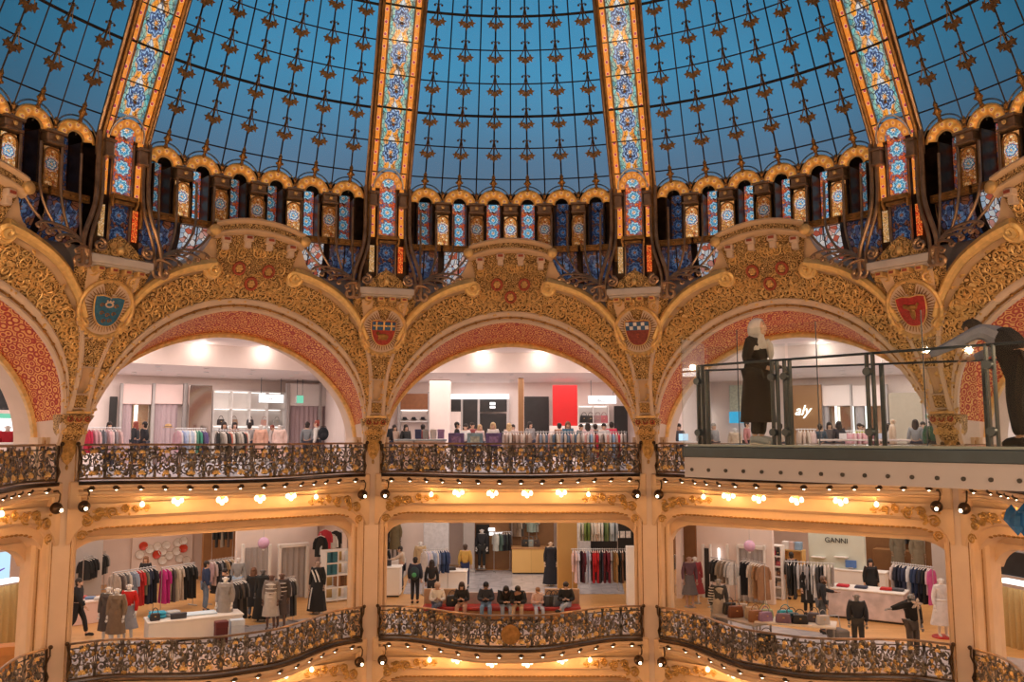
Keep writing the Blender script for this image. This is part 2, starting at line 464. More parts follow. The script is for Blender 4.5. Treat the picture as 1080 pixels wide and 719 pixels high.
# ------------------------------------------------------------------ figures
def skin(vs, es, rs, sub=1):
    me = bpy.data.meshes.new('skeleton'); me.from_pydata(vs, es, [])
    ob = bpy.data.objects.new('skeleton', me); COL.objects.link(ob)
    ob.modifiers.new('s', 'SKIN')
    d = me.skin_vertices[0].data
    for i, r in enumerate(rs):
        d[i].radius = (r, r); d[i].use_root = (i == 0)
    sm = ob.modifiers.new('u', 'SUBSURF'); sm.levels = sub; sm.render_levels = sub
    bpy.context.view_layer.update()
    e = ob.evaluated_get(bpy.context.evaluated_depsgraph_get())
    m2 = bpy.data.meshes.new_from_object(e)
    mb = MB()
    mb.add([v.co.copy() for v in m2.vertices], [tuple(p.vertices) for p in m2.polygons])
    bpy.data.objects.remove(ob); bpy.data.meshes.remove(me); bpy.data.meshes.remove(m2)
    return mb
def joints(pose):
    J = dict(pel=(0, 0, .95), sp=(0, 0, 1.13), ch=(0, -.005, 1.33), nk=(0, 0, 1.47), hd=(0, -.02, 1.56), ht=(0, -.015, 1.655),
             sL=(.165, 0, 1.41), eL=(.22, .03, 1.13), wL=(.23, -.05, .89), hL=(.23, -.08, .81),
             hL2=None, hipL=(.085, 0, .91), kL=(.095, -.02, .5), aL=(.10, .02, .09), tL=(.105, -.13, .035))
    J.pop('hL2')
    for k in list(J):
        if k.endswith('L'): J[k[:-1] + 'R'] = (-J[k][0], J[k][1], J[k][2])
    if pose == 'phone':
        J.update(eL=(.22, -.02, 1.14), wL=(.08, -.27, 1.16), hL=(.03, -.33, 1.20), eR=(-.22, -.02, 1.14), wR=(-.08, -.26, 1.14), hR=(-.03, -.33, 1.17), hd=(0, -.05, 1.555), ht=(0, -.07, 1.65))
    if pose == 'walk':
        J.update(kL=(.09, -.18, .52), aL=(.09, -.26, .10), tL=(.09, -.42, .06), kR=(-.09, .05, .49), aR=(-.09, .38, .16), tR=(-.09, .30, .04), eL=(.21, .14, 1.15), wL=(.2, .12, .9), hL=(.2, .1, .82), eR=(-.21, -.1, 1.14), wR=(-.2, -.26, .93), hR=(-.19, -.31, .86))
    if pose == 'reach':
        J.update(eL=(.2, -.22, 1.25), wL=(.16, -.46, 1.2), hL=(.15, -.55, 1.19), ch=(0, -.04, 1.33), nk=(0, -.05, 1.46), hd=(0, -.09, 1.55), ht=(0, -.09, 1.645))
    if pose == 'armout':
        J.update(eR=(-.42, -.06, 1.36), wR=(-.66, -.10, 1.33), hR=(-.75, -.11, 1.32))
    if pose in ('sit', 'sitlean', 'sitcross'):
        dz = -.47
        for k in ('pel', 'sp', 'ch', 'nk', 'hd', 'ht', 'sL', 'sR'): J[k] = (J[k][0], J[k][1], J[k][2] + dz)
        J.update(hipL=(.09, -.02, .47), hipR=(-.09, -.02, .47), kL=(.13, -.44, .50), kR=(-.13, -.44, .50), aL=(.13, -.42, .09), aR=(-.13, -.42, .09), tL=(.14, -.57, .035), tR=(-.14, -.57, .035))
        J.update(eL=(.23, -.08, .68), eR=(-.23, -.08, .68), wL=(.08, -.30, .70), wR=(-.08, -.30, .70), hL=(.02, -.36, .74), hR=(-.02, -.36, .74))
        if pose != 'sitlean': J['hd'] = (0, -.05, 1.08); J['ht'] = (0, -.08, 1.17)
        if pose == 'sitlean':
            for k, y, z in (('sp', -.06, .65), ('ch', -.17, .83), ('nk', -.24, .94), ('hd', -.30, 1.01), ('ht', -.36, 1.09)): J[k] = (0, y, z)
            J.update(sL=(.17, -.19, .90), sR=(-.17, -.19, .90), eL=(.24, -.32, .64), eR=(-.24, -.32, .64), wL=(.08, -.5, .66), wR=(-.08, -.5, .66), hL=(.02, -.56, .68), hR=(-.02, -.56, .68))
        if pose == 'sitcross': J.update(kL=(.02, -.46, .60), aL=(-.20, -.50, .42), tL=(-.30, -.58, .40))
    return J
BR = dict(pel=.13, sp=.115, ch=.135, nk=.05, hd=.088, ht=.078, s=.062, e=.043, w=.030, h=.034, hip=.085, k=.057, a=.038, t=.034)
FC = {}
def rad_of(n): return BR.get(n, BR.get(n[:-1], .05))
def chain(J, names, edges, k=1.0, add=0.0, over=None):
    vs = [J[n] for n in names]; ix = {n: i for i, n in enumerate(names)}
    return skin(vs, [(ix[a], ix[b]) for a, b in edges], [(over or {}).get(n, (over or {}).get(n[:-1], rad_of(n) * k + add)) for n in names])
def side(l): return [x + s for s in 'LR' for x in l]
def fingers(mb, J):
    for s in 'LR':
        w, h = Vector(J['w' + s]), Vector(J['h' + s])
        d = (h - w).normalized()
        q = d.cross(Vector((0, 0, 1)) if abs(d.z) < .8 else Vector((0, 1, 0))).normalized()
        if s == 'R': q = -q
        dn = d.cross(q).normalized()
        for i, L in enumerate((.068, .078, .072, .055)):
            o = h + q * (-.027 + .018 * i) + d * .015
            p1 = o + d * L * .55; p2 = p1 + (d * .8 - dn * .5).normalized() * L * .5
            mb.tube([o, p1, p2], [.0095, .009, .007], 5)
        o = h - q * .03 - d * .03
        mb.tube([o, o - q * .022 + d * .03, o - q * .02 + d * .06], [.012, .010, .008], 5)
def fig(pose, kind):
    key = (pose, kind)
    if key in FC: return FC[key]
    J = joints(pose)
    if kind in ('body', 'dummy'):
        names = ['pel', 'sp', 'ch', 'nk', 'hd', 'ht'] + side(['s', 'e', 'w', 'h', 'hip', 'k', 'a', 't'])
        ed = [('pel', 'sp'), ('sp', 'ch'), ('ch', 'nk'), ('nk', 'hd'), ('hd', 'ht')]
        for s in 'LR': ed += [('ch', 's' + s), ('s' + s, 'e' + s), ('e' + s, 'w' + s), ('w' + s, 'h' + s), ('pel', 'hip' + s), ('hip' + s, 'k' + s), ('k' + s, 'a' + s), ('a' + s, 't' + s)]
        m = chain(J, names, ed)
        fingers(m, J)
        hd, ht = Vector(J['hd']), Vector(J['ht'])
        up = (ht - hd).normalized(); fr = (Vector((0, -1, 0)) - up * -up.y).normalized()
        c = hd + up * .03
        m.ball(c + fr * .092 + up * -.005, (.014, .022, .022), 6, 5)
        m.ball(c + fr * .055 - up * .065, (.042, .036, .032), 8, 6)
        for sg in (-1, 1): m.ball(c + Vector((sg * .09, .01, 0)), (.014, .026, .034), 6, 5)
    elif kind in ('top', 'bulky'):
        a = .022 if kind == 'top' else .045
        J2 = dict(J); J2['nb'] = tuple(Vector(J['ch']).lerp(Vector(J['nk']), .62)); J2['lo'] = tuple(Vector(J['pel']).lerp(Vector(J['sp']), .05))
        m = chain(J2, ['lo', 'sp', 'ch', 'nb'] + side(['s', 'e', 'w']), [('lo', 'sp'), ('sp', 'ch'), ('ch', 'nb')] + [e for s in 'LR' for e in (('ch', 's' + s), ('s' + s, 'e' + s), ('e' + s, 'w' + s))], 1, a, {'lo': .13 + a, 'nb': .075 + a * .4, 'w': .04 + a * .4})
    elif kind == 'trousers':
        J2 = dict(J)
        for s in 'LR': J2['a' + s] = tuple(Vector(J['a' + s]).lerp(Vector(J['k' + s]), .06))
        m = chain(J2, ['pel'] + side(['hip', 'k', 'a']), [e for s in 'LR' for e in (('pel', 'hip' + s), ('hip' + s, 'k' + s), ('k' + s, 'a' + s))], 1, .02, {'a': .065})
    elif kind == 'shoes':
        m = MB()
        for s in 'LR':
            a, t = Vector(J['a' + s]), Vector(J['t' + s])
            m.tube([a + Vector((0, .03, -.045)), a.lerp(t, .35) + Vector((0, 0, -.015)), t, t + (t - a).normalized() * .05], [.042, .048, .046, .028], 8)
    elif kind in ('skirt', 'coat', 'dress', 'abaya'):
        p = Vector(J['pel'])
        top, hem, r0, r1 = {'skirt': (1.06, .42, .15, .27), 'coat': (1.38, .42, .185, .25), 'dress': (1.3, .36, .17, .33), 'abaya': (1.40, .10, .185, .30)}[kind]
        m = MB(); n = 18; rings = []
        for i in range(9):
            t = i / 8; z = top + (hem - top) * t
            r = r0 + (r1 - r0) * t ** 1.4
            if kind in ('coat', 'dress', 'abaya') and z > 1.05: r = r0 - .025 * sin((top - z) / (top - 1.05) * pi / 2)
            ww = 1 + .05 * t
            rings.append([(r * ww * cos(q) * (1 + .05 * t * sin(6 * q)), r * .78 * sin(q) * (1 + .05 * t * sin(6 * q)), z) for q in [2 * pi * k / n for k in range(n)]])
        if kind != 'skirt': rings.insert(0, [(.08 * cos(q), .07 * sin(q), 1.46) for q in [2 * pi * k / n for k in range(n)]])
        m.loft(rings)
    elif kind in ('hair', 'longhair', 'cap', 'bun'):
        hd, ht = Vector(J['hd']), Vector(J['ht'])
        up = (ht - hd).normalized()
        c = hd.lerp(ht, .55)
        m = MB().ball(c + Vector((0, .024, .0)) + up * .022, (.098, .102, .098), 12, 9)
        m.ball(c + Vector((0, .05, -.05)), (.085, .06, .08), 10, 7)
        if kind == 'longhair':
            m.ball(c + Vector((0, .075, -.14)), (.10, .05, .19), 10, 8)
            for s in (-1, 1): m.ball(c + Vector((s * .085, .01, -.10)), (.03, .05, .14), 8, 7)
        if kind == 'bun': m.ball(c + Vector((0, .07, .09)), .045, 8, 6)
        if kind == 'cap': m.tube([c + Vector((0, -.07, .06)), c + Vector((0, -.13, .045)), c + Vector((0, -.17, .03))], [.07, .065, .04], 8, flat=.15)
    me = m.build('x', M['white'])
    d = me.data; bpy.data.objects.remove(me)
    FC[key] = d
    return d
def wear(name, pose, kind, mat, parent):
    me = fig(pose, kind).copy(); me.name = name
    me.materials.clear(); me.materials.append(mat)
    o = bpy.data.objects.new(name, me); COL.objects.link(o); o.parent = parent
    return o
SKINS = [(.62, .38, .27), (.52, .30, .2), (.30, .16, .10), (.68, .44, .33)]
def skinmat(i): return plain('skin', SKINS[i], .5, 0, .05, 8.0)
def hairmat(c): return plain('hair', c, .6, 0, .25, 30.0)
def person(label, loc, face, pose='stand', h=1.7, top=(.02, .02, .025), legs=(.03, .035, .06), hair=(.02, .013, .01), hs='hair', tk='top', lower='trousers', sk=0, shoes=(.03, .03, .03), group=None, extra=None):
    """face: direction the figure looks, degrees, 0 = away from the camera side (+y), 180 = towards it"""
    root = thing('person', label, 'person', loc, rad(180 - face), group)
    root.scale = (h / 1.72,) * 3
    wear('body', pose, 'body', skinmat(sk), root)
    wear('hair', pose, hs, hairmat(hair) if hs != 'cap' else fabric(hair), root)
    wear('jacket' if tk == 'bulky' else 'top', pose, tk, fabric(top), root)
    if lower in ('trousers', 'coat', 'abaya'): wear('trousers', pose, 'trousers', fabric(legs), root)
    if lower in ('skirt', 'dress'): wear(lower, pose, lower, fabric(legs), root)
    if lower == 'coat': wear('coat', pose, 'coat', fabric(top), root)
    if lower == 'abaya': wear('robe', pose, 'abaya', fabric(top), root)
    wear('shoes', pose, 'shoes', fabric(shoes), root)
    return root
def mannequin(label, loc, face, pose='stand', h=1.75, top=None, legs=None, lower='trousers', tk='top', body=(.75, .72, .70), base=True, headless=False, group=None):
    root = thing('mannequin', label, 'mannequin', loc, rad(180 - face), group)
    root.scale = (h / 1.72,) * 3
    wear('figure', pose, 'dummy', plain('mannequin_shell', body, .35, 0, .03, 3.0), root)
    if top: wear('jacket' if tk == 'bulky' else 'top', pose, tk, fabric(top), root)
    if legs: wear({'skirt': 'skirt', 'dress': 'dress', 'coat': 'coat', 'trousers': 'trousers', 'abaya': 'long_dress'}[lower], pose, lower, fabric(legs), root)
    if base: MB().lathe([(.20, 0), (.20, .012), (.18, .02), (.02, .022), (.014, .06)], 20).build('base', M['steel'], root)
    return root
for p_ in ('stand', 'phone', 'walk', 'reach', 'armout', 'sit', 'sitlean', 'sitcross'):
    for k_ in ('body', 'top', 'bulky', 'trousers'): fig(p_, k_)

# ------------------------------------------------------------------ hanging clothes
def garment_mesh(kind):
    if ('g', kind) in FC: return FC[('g', kind)]
    m = MB(); n = 10
    def el(w, t, z, x=0): return [(x + w * cos(q), t * sin(q), z) for q in [2 * pi * k / n for k in range(n)]]
    L, w0, w1 = {'shirt': (.72, .20, .21), 'jacket': (.80, .22, .23), 'dress': (1.12, .17, .27), 'coat': (1.12, .21, .25), 'trousers': (1.05, .16, .13), 'skirt': (.72, .14, .24)}[kind]
    if kind in ('trousers', 'skirt'):
        if kind == 'skirt': m.loft([el(w0, .04, -.1), el(w0 * 1.1, .045, -.2), el(w1, .06, -.1 - L)])
        else:
            m.loft([el(w0, .04, -.1), el(w0, .045, -.3), el(w0, .04, -.34)])
            for s in (-1, 1): m.loft([el(.08, .04, -.3, s * .08), el(.075, .04, -.6, s * .085), el(.07, .035, -.1 - L, s * .085)])
    else:
        m.loft([el(.05, .035, -.07), el(.08, .04, -.09), el(w0, .045, -.15), el(w0 * .95, .055, -.35), el((w0 + w1) / 2, .055, -.1 - L * .6), el(w1, .06, -.1 - L)])
        for s in (-1, 1):
            x = w0 - .02
            a = [(s * (x - .02), 0, -.15), (s * (x + .05), 0, -.32), (s * (x + .07), 0, -.55 if kind != 'dress' else -.4)]
            m.tube(a, [.05, .048, .042], 8)
    o = m.build('x', M['white']); d = o.data; bpy.data.objects.remove(o)
    FC[('g', kind)] = d
    h = MB().tube([(0, 0, .0), (.02, 0, .02), (.0, 0, .035), (-.02, 0, .02)], .006, 4)
    h.tube([(0, 0, 0), (0, 0, -.05)], .006, 4).tube([(-.17, 0, -.11), (-.09, 0, -.07), (0, 0, -.045), (.09, 0, -.07), (.17, 0, -.11)], .012, 5)
    if 'hang' not in FC:
        o = h.build('x', M['white']); FC['hang'] = o.data; bpy.data.objects.remove(o)
    return d
CN = {}
def garment(kind, rgb, loc, rz, label, group):
    me = garment_mesh(kind)
    key = ('gm', kind, tuple(rgb))
    if key not in FC:
        q = me.copy(); q.materials.clear(); q.materials.append(fabric(rgb)); FC[key] = q
    o = bpy.data.objects.new('hanging_' + kind, FC[key]); COL.objects.link(o)
    o.location = loc; o.rotation_euler = (0, 0, rz)
    tag(o, label, 'clothes', group)
    hg = bpy.data.objects.new('hanger', FC['hang']); COL.objects.link(hg); hg.parent = o
    return o
def colour_word(c):
    r, g, b = c
    mx, mn = max(c), min(c)
    if mx < .06: return 'navy' if b > 1.6 * r and b > .04 else 'black'
    if mx - mn < .13 * mx + .03:
        return 'white' if mx > .6 else ('pale grey' if mx > .35 else 'grey')
    if r >= g and r >= b:
        if r > .28 and g < .4 * r and b < .5 * r: return 'magenta' if b > .3 * r and b > g * 2 else ('red' if r > .3 else 'burgundy')
        if g < .35 * r and r < .3: return 'burgundy'
        if b > .75 * r or (g > .6 * r and b > .6 * r and r > .5): return 'pink' if g < .85 * r and r > .45 and b > .55 * r else 'cream'
        if r > .45 and g > .5 * r: return 'beige' if b > .4 * r else 'mustard'
        return 'brown'
    if b >= r and b >= g: return 'light blue' if b > .45 else ('navy' if b < .16 else 'blue')
    return 'green' if g < .4 else 'pale green'
def rack(where, p, q, z, h, cols, kinds, step=None, rows=1, mat='steel', swing=.0):
    """clothes rail from p to q (world x, y) standing on z, and everything hanging on it"""
    p = Vector((p[0], p[1], z)); q = Vector((q[0], q[1], z))
    d = (q - p); L = d.length; d.normalize(); rz = math.atan2(d.y, d.x); nrm = Vector((-d.y, d.x, 0))
    c = (p + q) / 2
    root = thing('clothes_rack', 'metal clothes rail ' + where, 'clothes rack', c, rz)
    m = MB().tube([(-L / 2 - .05, 0, h), (L / 2 + .05, 0, h)], .016, 6)
    m.build('rail', M[mat], root)
    for s in (-1, 1):
        MB().tube([(s * L / 2, 0, .02), (s * L / 2, 0, h)], .016, 6).build('upright', M[mat], root)
        MB().tube([(s * L / 2, -.24, .02), (s * L / 2, .24, .02)], .018, 6).build('foot', M[mat], root)
    n = len(cols)
    r2 = random.Random(int(abs(p.x) * 100) + n)
    for i, col in enumerate(cols):
        k = kinds[i % len(kinds)] if isinstance(kinds, (list, tuple)) else kinds
        t = (i + .5) / n
        loc = p + d * (L * t); loc.z = z + h - .0
        w = colour_word(col)
        garment(k, col, loc, rz + pi / 2 + r2.uniform(-.25, .25) + swing, '%s %s on the rail %s' % (w, k, where), '%s %ss on the rail %s' % (w, k, where))
    return root
LB, LH, LS1, LS2, LS3, LS4, EXPO = 22.0, 235.0, 280.0, 400.0, 115.0, 255.0, 0.0
LW = 16.0
# ------------------------------------------------------------------ the facade surface
BAYS = [-72, -36, 0, 36, 72]
PILS = [-54, -18, 18, 54]
RP = [(-12, 14.0), (-.5, 14.0), (.86, 13.45), (3.17, 12.45), (4.12, 11.95), (4.74, 11.9), (8, 11.9)]
RB = [(-12, 13.315), (0, 13.315), (3.6, 12.85), (4.6, 12.3), (5.2, 12.0), (6.0, 11.9), (8, 11.9)]
T18 = rad(18)
def srad(th, z):
    w = min(1.0, (th / T18) ** 2)
    b = lerp_table(RB, z)
    return b + (lerp_table(RP, z) - b) * w
def S(x, z, off=0.0):
    """facade surface in bay-local coordinates, raised by off towards the hall"""
    r = 13.3
    for _ in range(5): r = srad(math.asin(max(-1, min(1, x / r))), z)
    y = math.sqrt(max(.1, r * r - x * x))
    k = (r - off) / r
    return Vector((x * k, y * k, z))
def SP(x, z, off=0.0):
    """the same surface around a pillar, in the pillar's own frame"""
    r = 13.8
    for _ in range(5): r = srad(T18 - abs(math.asin(max(-1, min(1, x / r)))), z)
    y = math.sqrt(r * r - x * x)
    k = (r - off) / r
    return Vector((x * k, y * k, z))

AF, BF, ZF = 3.98, 3.8, -.2
def sup(t, a, b, p):
    c, s_ = cos(t), max(0.0, sin(t))
    return a * math.copysign(abs(c) ** (2 / p), c), ZF + b * s_ ** (2 / p)
def Fc(t): return sup(t, AF, BF, 1.85)
def Ec(t): return sup(t, 3.98, 4.9, 2.6)
def bandpt(t, s):
    a, b = Fc(t), Ec(t)
    return a[0] + (b[0] - a[0]) * s, a[1] + (b[1] - a[1]) * s
def Bc(t):
    x, z = sup(t, 4.12, 3.2, 1.9)
    return Vector((x, 14.1, z))
def zE(x):
    q = min(1, abs(x) / 3.98)
    return ZF + 4.9 * (1 - q ** 2.6) ** (1 / 2.6)
def zFr(x):
    q = min(1, abs(x) / AF)
    return ZF + BF * (1 - q ** 1.85) ** (1 / 1.85)
def ztop(x):
    a = abs(x)
    if a < 1.18: return 5.62
    e = zE(x) + .05
    if a < 1.75: return max(e, 4.75 + .85 * ((1.75 - a) / .57) ** 2.2)
    return max(e, 4.0 * smooth(3.05, 3.45, a))

AB = (0.0, 13.0, -.2)                      # base of an arch in its bay
def build_arch():
    root = thing('arcade_arch', 'x', 'arch')
    xs = sorted(set([round(-4.36 + 8.72 * i / 84, 4) for i in range(85)] + [s_ * v for s_ in (-1, 1) for v in (1.17, 1.19, 3.9, 3.95, 3.97, 3.979)]))
    n = len(xs) - 1
    def wall(u, v):
        x = xs[int(round(u * n))]
        a = zFr(x) if abs(x) < AF else -.9
        b = max(ztop(x), a + .02)
        return S(x, a + (b - a) * v, -.04)
    MB().grid(wall, n, 26).build('spandrel', M['cream'], root, AB)
    def cove(u, v):
        x = xs[int(round(u * n))]
        p = S(x, max(ztop(x), 3.2), -.04)
        th = math.atan2(p.x, p.y) * .97
        q = Vector((13.0 * sin(th), 13.0 * cos(th), 4.75))
        if p.z > 4.6: q.z = p.z
        w = p.lerp(q, v); w.z += .0 if v in (0, 1) else .12 * sin(pi * v)
        return w
    MB().grid(cove, n, 5, flip=True).build('coved_roof', M['grey_stone'], root, AB)
    # painted soffit between the front and the back arch
    T0 = rad(11)
    def soff(t0, t1):
        def f(u, v):
            t = t0 + (t1 - t0) * u
            x, z = Fc(t)
            a = S(x, z, -.02)
            return a.lerp(Bc(t), v)
        return f
    m = MB().grid(soff(T0, pi - T0), 90, 6, uvf=lambda u, v: (u * 11.5, v * 1.45))
    m.build('soffit', M['red'], root, AB)
    m = MB().grid(soff(0, T0), 8, 4).grid(soff(pi - T0, pi), 8, 4)
    for s_ in (-1, 1):
        m.grid(lambda u, v: Vector((s_ * (3.98 + .14 * v), 13.28 + .82 * v, -1.1 + .92 * u)), 1, 4)
        m.grid(lambda u, v: Vector((s_ * (3.98 + .4 * v), 13.28 + .02 * v, -1.1 + .92 * u)), 1, 1)
    m.build('soffit_end', M['cream_light'], root, AB)
    ts = [pi * i / 96 for i in range(97)]
    MB().tube([Bc(t) + Vector((0, -.02, -.02)) for t in ts], .10, 6).build('inner_lip', M['gilt'], root, AB)
    MB().grid(lambda u, v: Bc(pi * u) + Vector((0, .7 * v, 0)), 90, 1).build('inner_reveal', M['cream_light'], root, AB)
    MB().tube([S(*Fc(t), .02) for t in ts], .075, 6).build('outer_lip', M['cream_light'], root, AB)
    MB().tube([S(*bandpt(t, .075), .03) for t in ts], .03, 5).build('dark_bead', M['gilt_dark'], root, AB)  # thin bead in dark gilt along the arch
    studs = MB()
    for i in range(3, 30):
        p = S(*bandpt(pi * i / 32, .075), .05)
        studs.ball(p, .05, 6, 4)
    studs.build('stud_row', M['gilt_dark'], root, AB)
    prof = [(.10, 0), (.105, .07), (.13, .10), (.20, .10), (.235, .07), (.24, 0)]
    def cm(u, v):
        s_, o = prof[int(round(v * 5))]
        return S(*bandpt(pi * u, s_), o)
    MB().grid(cm, 96, 5).build('archivolt', M['cream_light'], root, AB)
    MB().grid(lambda u, v: S(*bandpt(pi * u, .25 + .60 * v), .015 + .03 * sin(pi * v)), 120, 8).build('gilded_band', M['band'], root, AB)
    # raised scrollwork lying on the band
    sc = MB(); r2 = random.Random(5)
    def on(x, z, o=.06): return S(x, z, o)
    for row, s0 in ((0, .38), (1, .66)):
        k = 30
        for i in range(k):
            t = pi * (i + .25 + .5 * row) / k
            if not .1 < t < pi - .1: continue
            x, z = bandpt(t, s0)
            w = math.dist(Fc(t), Ec(t)) * .17
            if w < .07: continue
            d = 1 if (i + row) % 2 else -1
            sc.tube([on(a, b, .05) for a, b in spiral(x, z, w, 1.6, r2.random() * 6, d, 15)], .026, 4)
            for q in range(4):
                a = r2.random() * 6.28
                e = (x + w * 1.1 * cos(a), z + w * 1.1 * sin(a))
                f = (x + w * 1.55 * cos(a + .5), z + w * 1.55 * sin(a + .5))
                sc.tube([on(*e), on((e[0] + f[0]) / 2, (e[1] + f[1]) / 2, .09), on(*f)], [.012, .04, .01], 5)
    sc.build('gilded_scrollwork', M['gilt'], root, AB)
    # volutes
    for sgn in (-1, 1):
        pts = []
        for i in range(27):
            x = sgn * (1.12 + 2.35 * i / 26)
            pts.append(S(x, zE(x) + .02, .14))
        v = MB().tube(pts, [.17 - .07 * i / 26 for i in range(27)], 8)
        v.build('volute_roll', M['gilt_bright'], root, AB)
        c = (sgn * 1.16, zE(1.16) - .13)
        e = MB().tube([S(a, b, .17 + .004 * i) for i, (a, b) in enumerate(spiral(c[0], c[1], .235, 2.2, pi / 2, -sgn, 34, .08))], [.075] * 35, 6)
        e.tube([S(c[0], c[1], .02), S(c[0], c[1], .2)], [.24, .19], 14)
        e.build('volute_eye', M['gilt_bright'], root, AB)
        pts = []
        for i in range(20):
            t = .03 + .62 * i / 19
            x, z = bandpt(t if sgn > 0 else pi - t, .93)
            pts.append(S(x, z, .03))
        MB().tube(pts, .085, 6).build('extrados_roll', M['cream_light'], root, AB)
    # crown
    def pw(z): return 1.06 + .10 * ((z - 4.5) / .7) ** 2
    MB().grid(lambda u, v: S((2 * u - 1) * pw(4.25 + 1.1 * v), 4.25 + 1.1 * v, .05), 16, 10).build('crown_panel', M['band_fine'], root, AB)
    sc = MB()
    for i in range(26):
        x = r2.uniform(-.95, .95); z = r2.uniform(4.15, 5.25)
        if any(math.hypot(x - a, z - b) < .3 for a, b in ((-.42, 4.62), (.42, 4.62), (0, 4.26))): continue
        sc.tube([S(a, b, .08) for a, b in spiral(x, z, r2.uniform(.1, .17), 1.5, r2.random() * 6, r2.choice((-1, 1)), 12)], .024, 4)
    sc.build('crown_scrollwork', M['gilt'], root, AB)
    for x, z in ((-.42, 4.62), (.42, 4.62), (0, 4.26)):
        m = MB().tube([S(x + .15 * cos(a), z + .15 * sin(a), .09) for a in [2 * pi * k / 14 for k in range(14)]], .045, 5, closed=True)
        q = m.build('rosette', M['redpaint'], root, AB)
        c = MB(); 
        for k in range(6): c.ball(S(x + .07 * cos(k * pi / 3), z + .07 * sin(k * pi / 3), .1), .045, 6, 4)
        c.ball(S(x, z, .12), .05, 6, 4).build('rosette_heart', M['gilt'], q, (0, 0, 0))
        q.children[0].data.transform(Matrix.Translation((-AB[0], -AB[1], -AB[2])))
    def arcz(x): return -.26 * (x / 1.28) ** 2
    for i in range(4):
        x = -.93 + .62 * i
        p = S(x, 5.32 + arcz(x), .12)
        b = MB().box((p.x, p.y, 5.43 + arcz(x)), (.24, .3, .17)).box((p.x, p.y + .05, 5.27 + arcz(x)), (.18, .22, .2))
        b.build('crown_bracket', M['cream_light'], root, AB)
        MB().box((p.x, p.y - .16, 5.44 + arcz(x)), (.15, .03, .07)).build('bracket_inset', M['redpaint'], root, AB)
    def frieze(u, v):
        x = -1.1 + 2.2 * u
        return S(x, 5.2 + .42 * v + arcz(x), .1)
    MB().grid(frieze, 16, 3).build('crown_frieze', M['band_fine'], root, AB)
    cp = [(.02, 5.52), (.16, 5.54), (.25, 5.62), (.25, 5.66), (.2, 5.68), (.2, 5.83), (.26, 5.86), (.30, 5.92), (.28, 5.97), (-.15, 6.02)]
    def cor(u, v):
        x = -1.28 + 2.56 * u
        o, z = cp[int(round(v * 9))]
        p = S(x, 5.6, o)
        return Vector((p.x, p.y, z + arcz(x)))
    MB().grid(cor, 24, 9).build('crown_cornice', M['cream'], root, AB)
    def gb(u, v):
        x = -1.2 + 2.4 * u
        p = S(x, 5.6, .225)
        return Vector((p.x, p.y, 5.69 + .13 * v + arcz(x)))
    MB().grid(gb, 24, 1).build('cornice_band', M['band_fine'], root, AB)
    for sgn in (-1, 1):
        p = S(sgn * 1.28, 5.6, .16)
        z = 5.75 + arcz(1.28)
        m = MB()
        for r, y in ((.15, .2), (.15, -.16), (.1, -.2)):
            pass
        m.loft([[(p.x + r * cos(a), p.y + y, z + r * sin(a)) for a in [2 * pi * k / 14 for k in range(14)]] for r, y in ((.14, .25), (.15, .2), (.15, -.12), (.12, -.15), (.05, -.17))])
        m.build('cornice_scroll', M['gilt'], root, AB)
    return root
ARCH_L = ['gilded arch at the left edge of the photo, cut off beside the pillar', 'gilded arch over the shop with pink fitting room panels', 'gilded arch over the shop with the tall red panel, middle of the arcade', 'gilded arch behind the woman standing on the glass walkway', 'gilded arch at the right edge behind the man leaning on the rail']
proto_arch = build_arch()
for k, A in enumerate(BAYS):
    loc = rot(A, AB); rz = -rad(A)
    if k == 0:
        proto_arch.location = loc; proto_arch.rotation_euler = (0, 0, rz); proto_arch['label'] = ARCH_L[0]; proto_arch['group'] = 'gilded arches of the upper arcade'
    else: dup(proto_arch, loc, rz, ARCH_L[k])

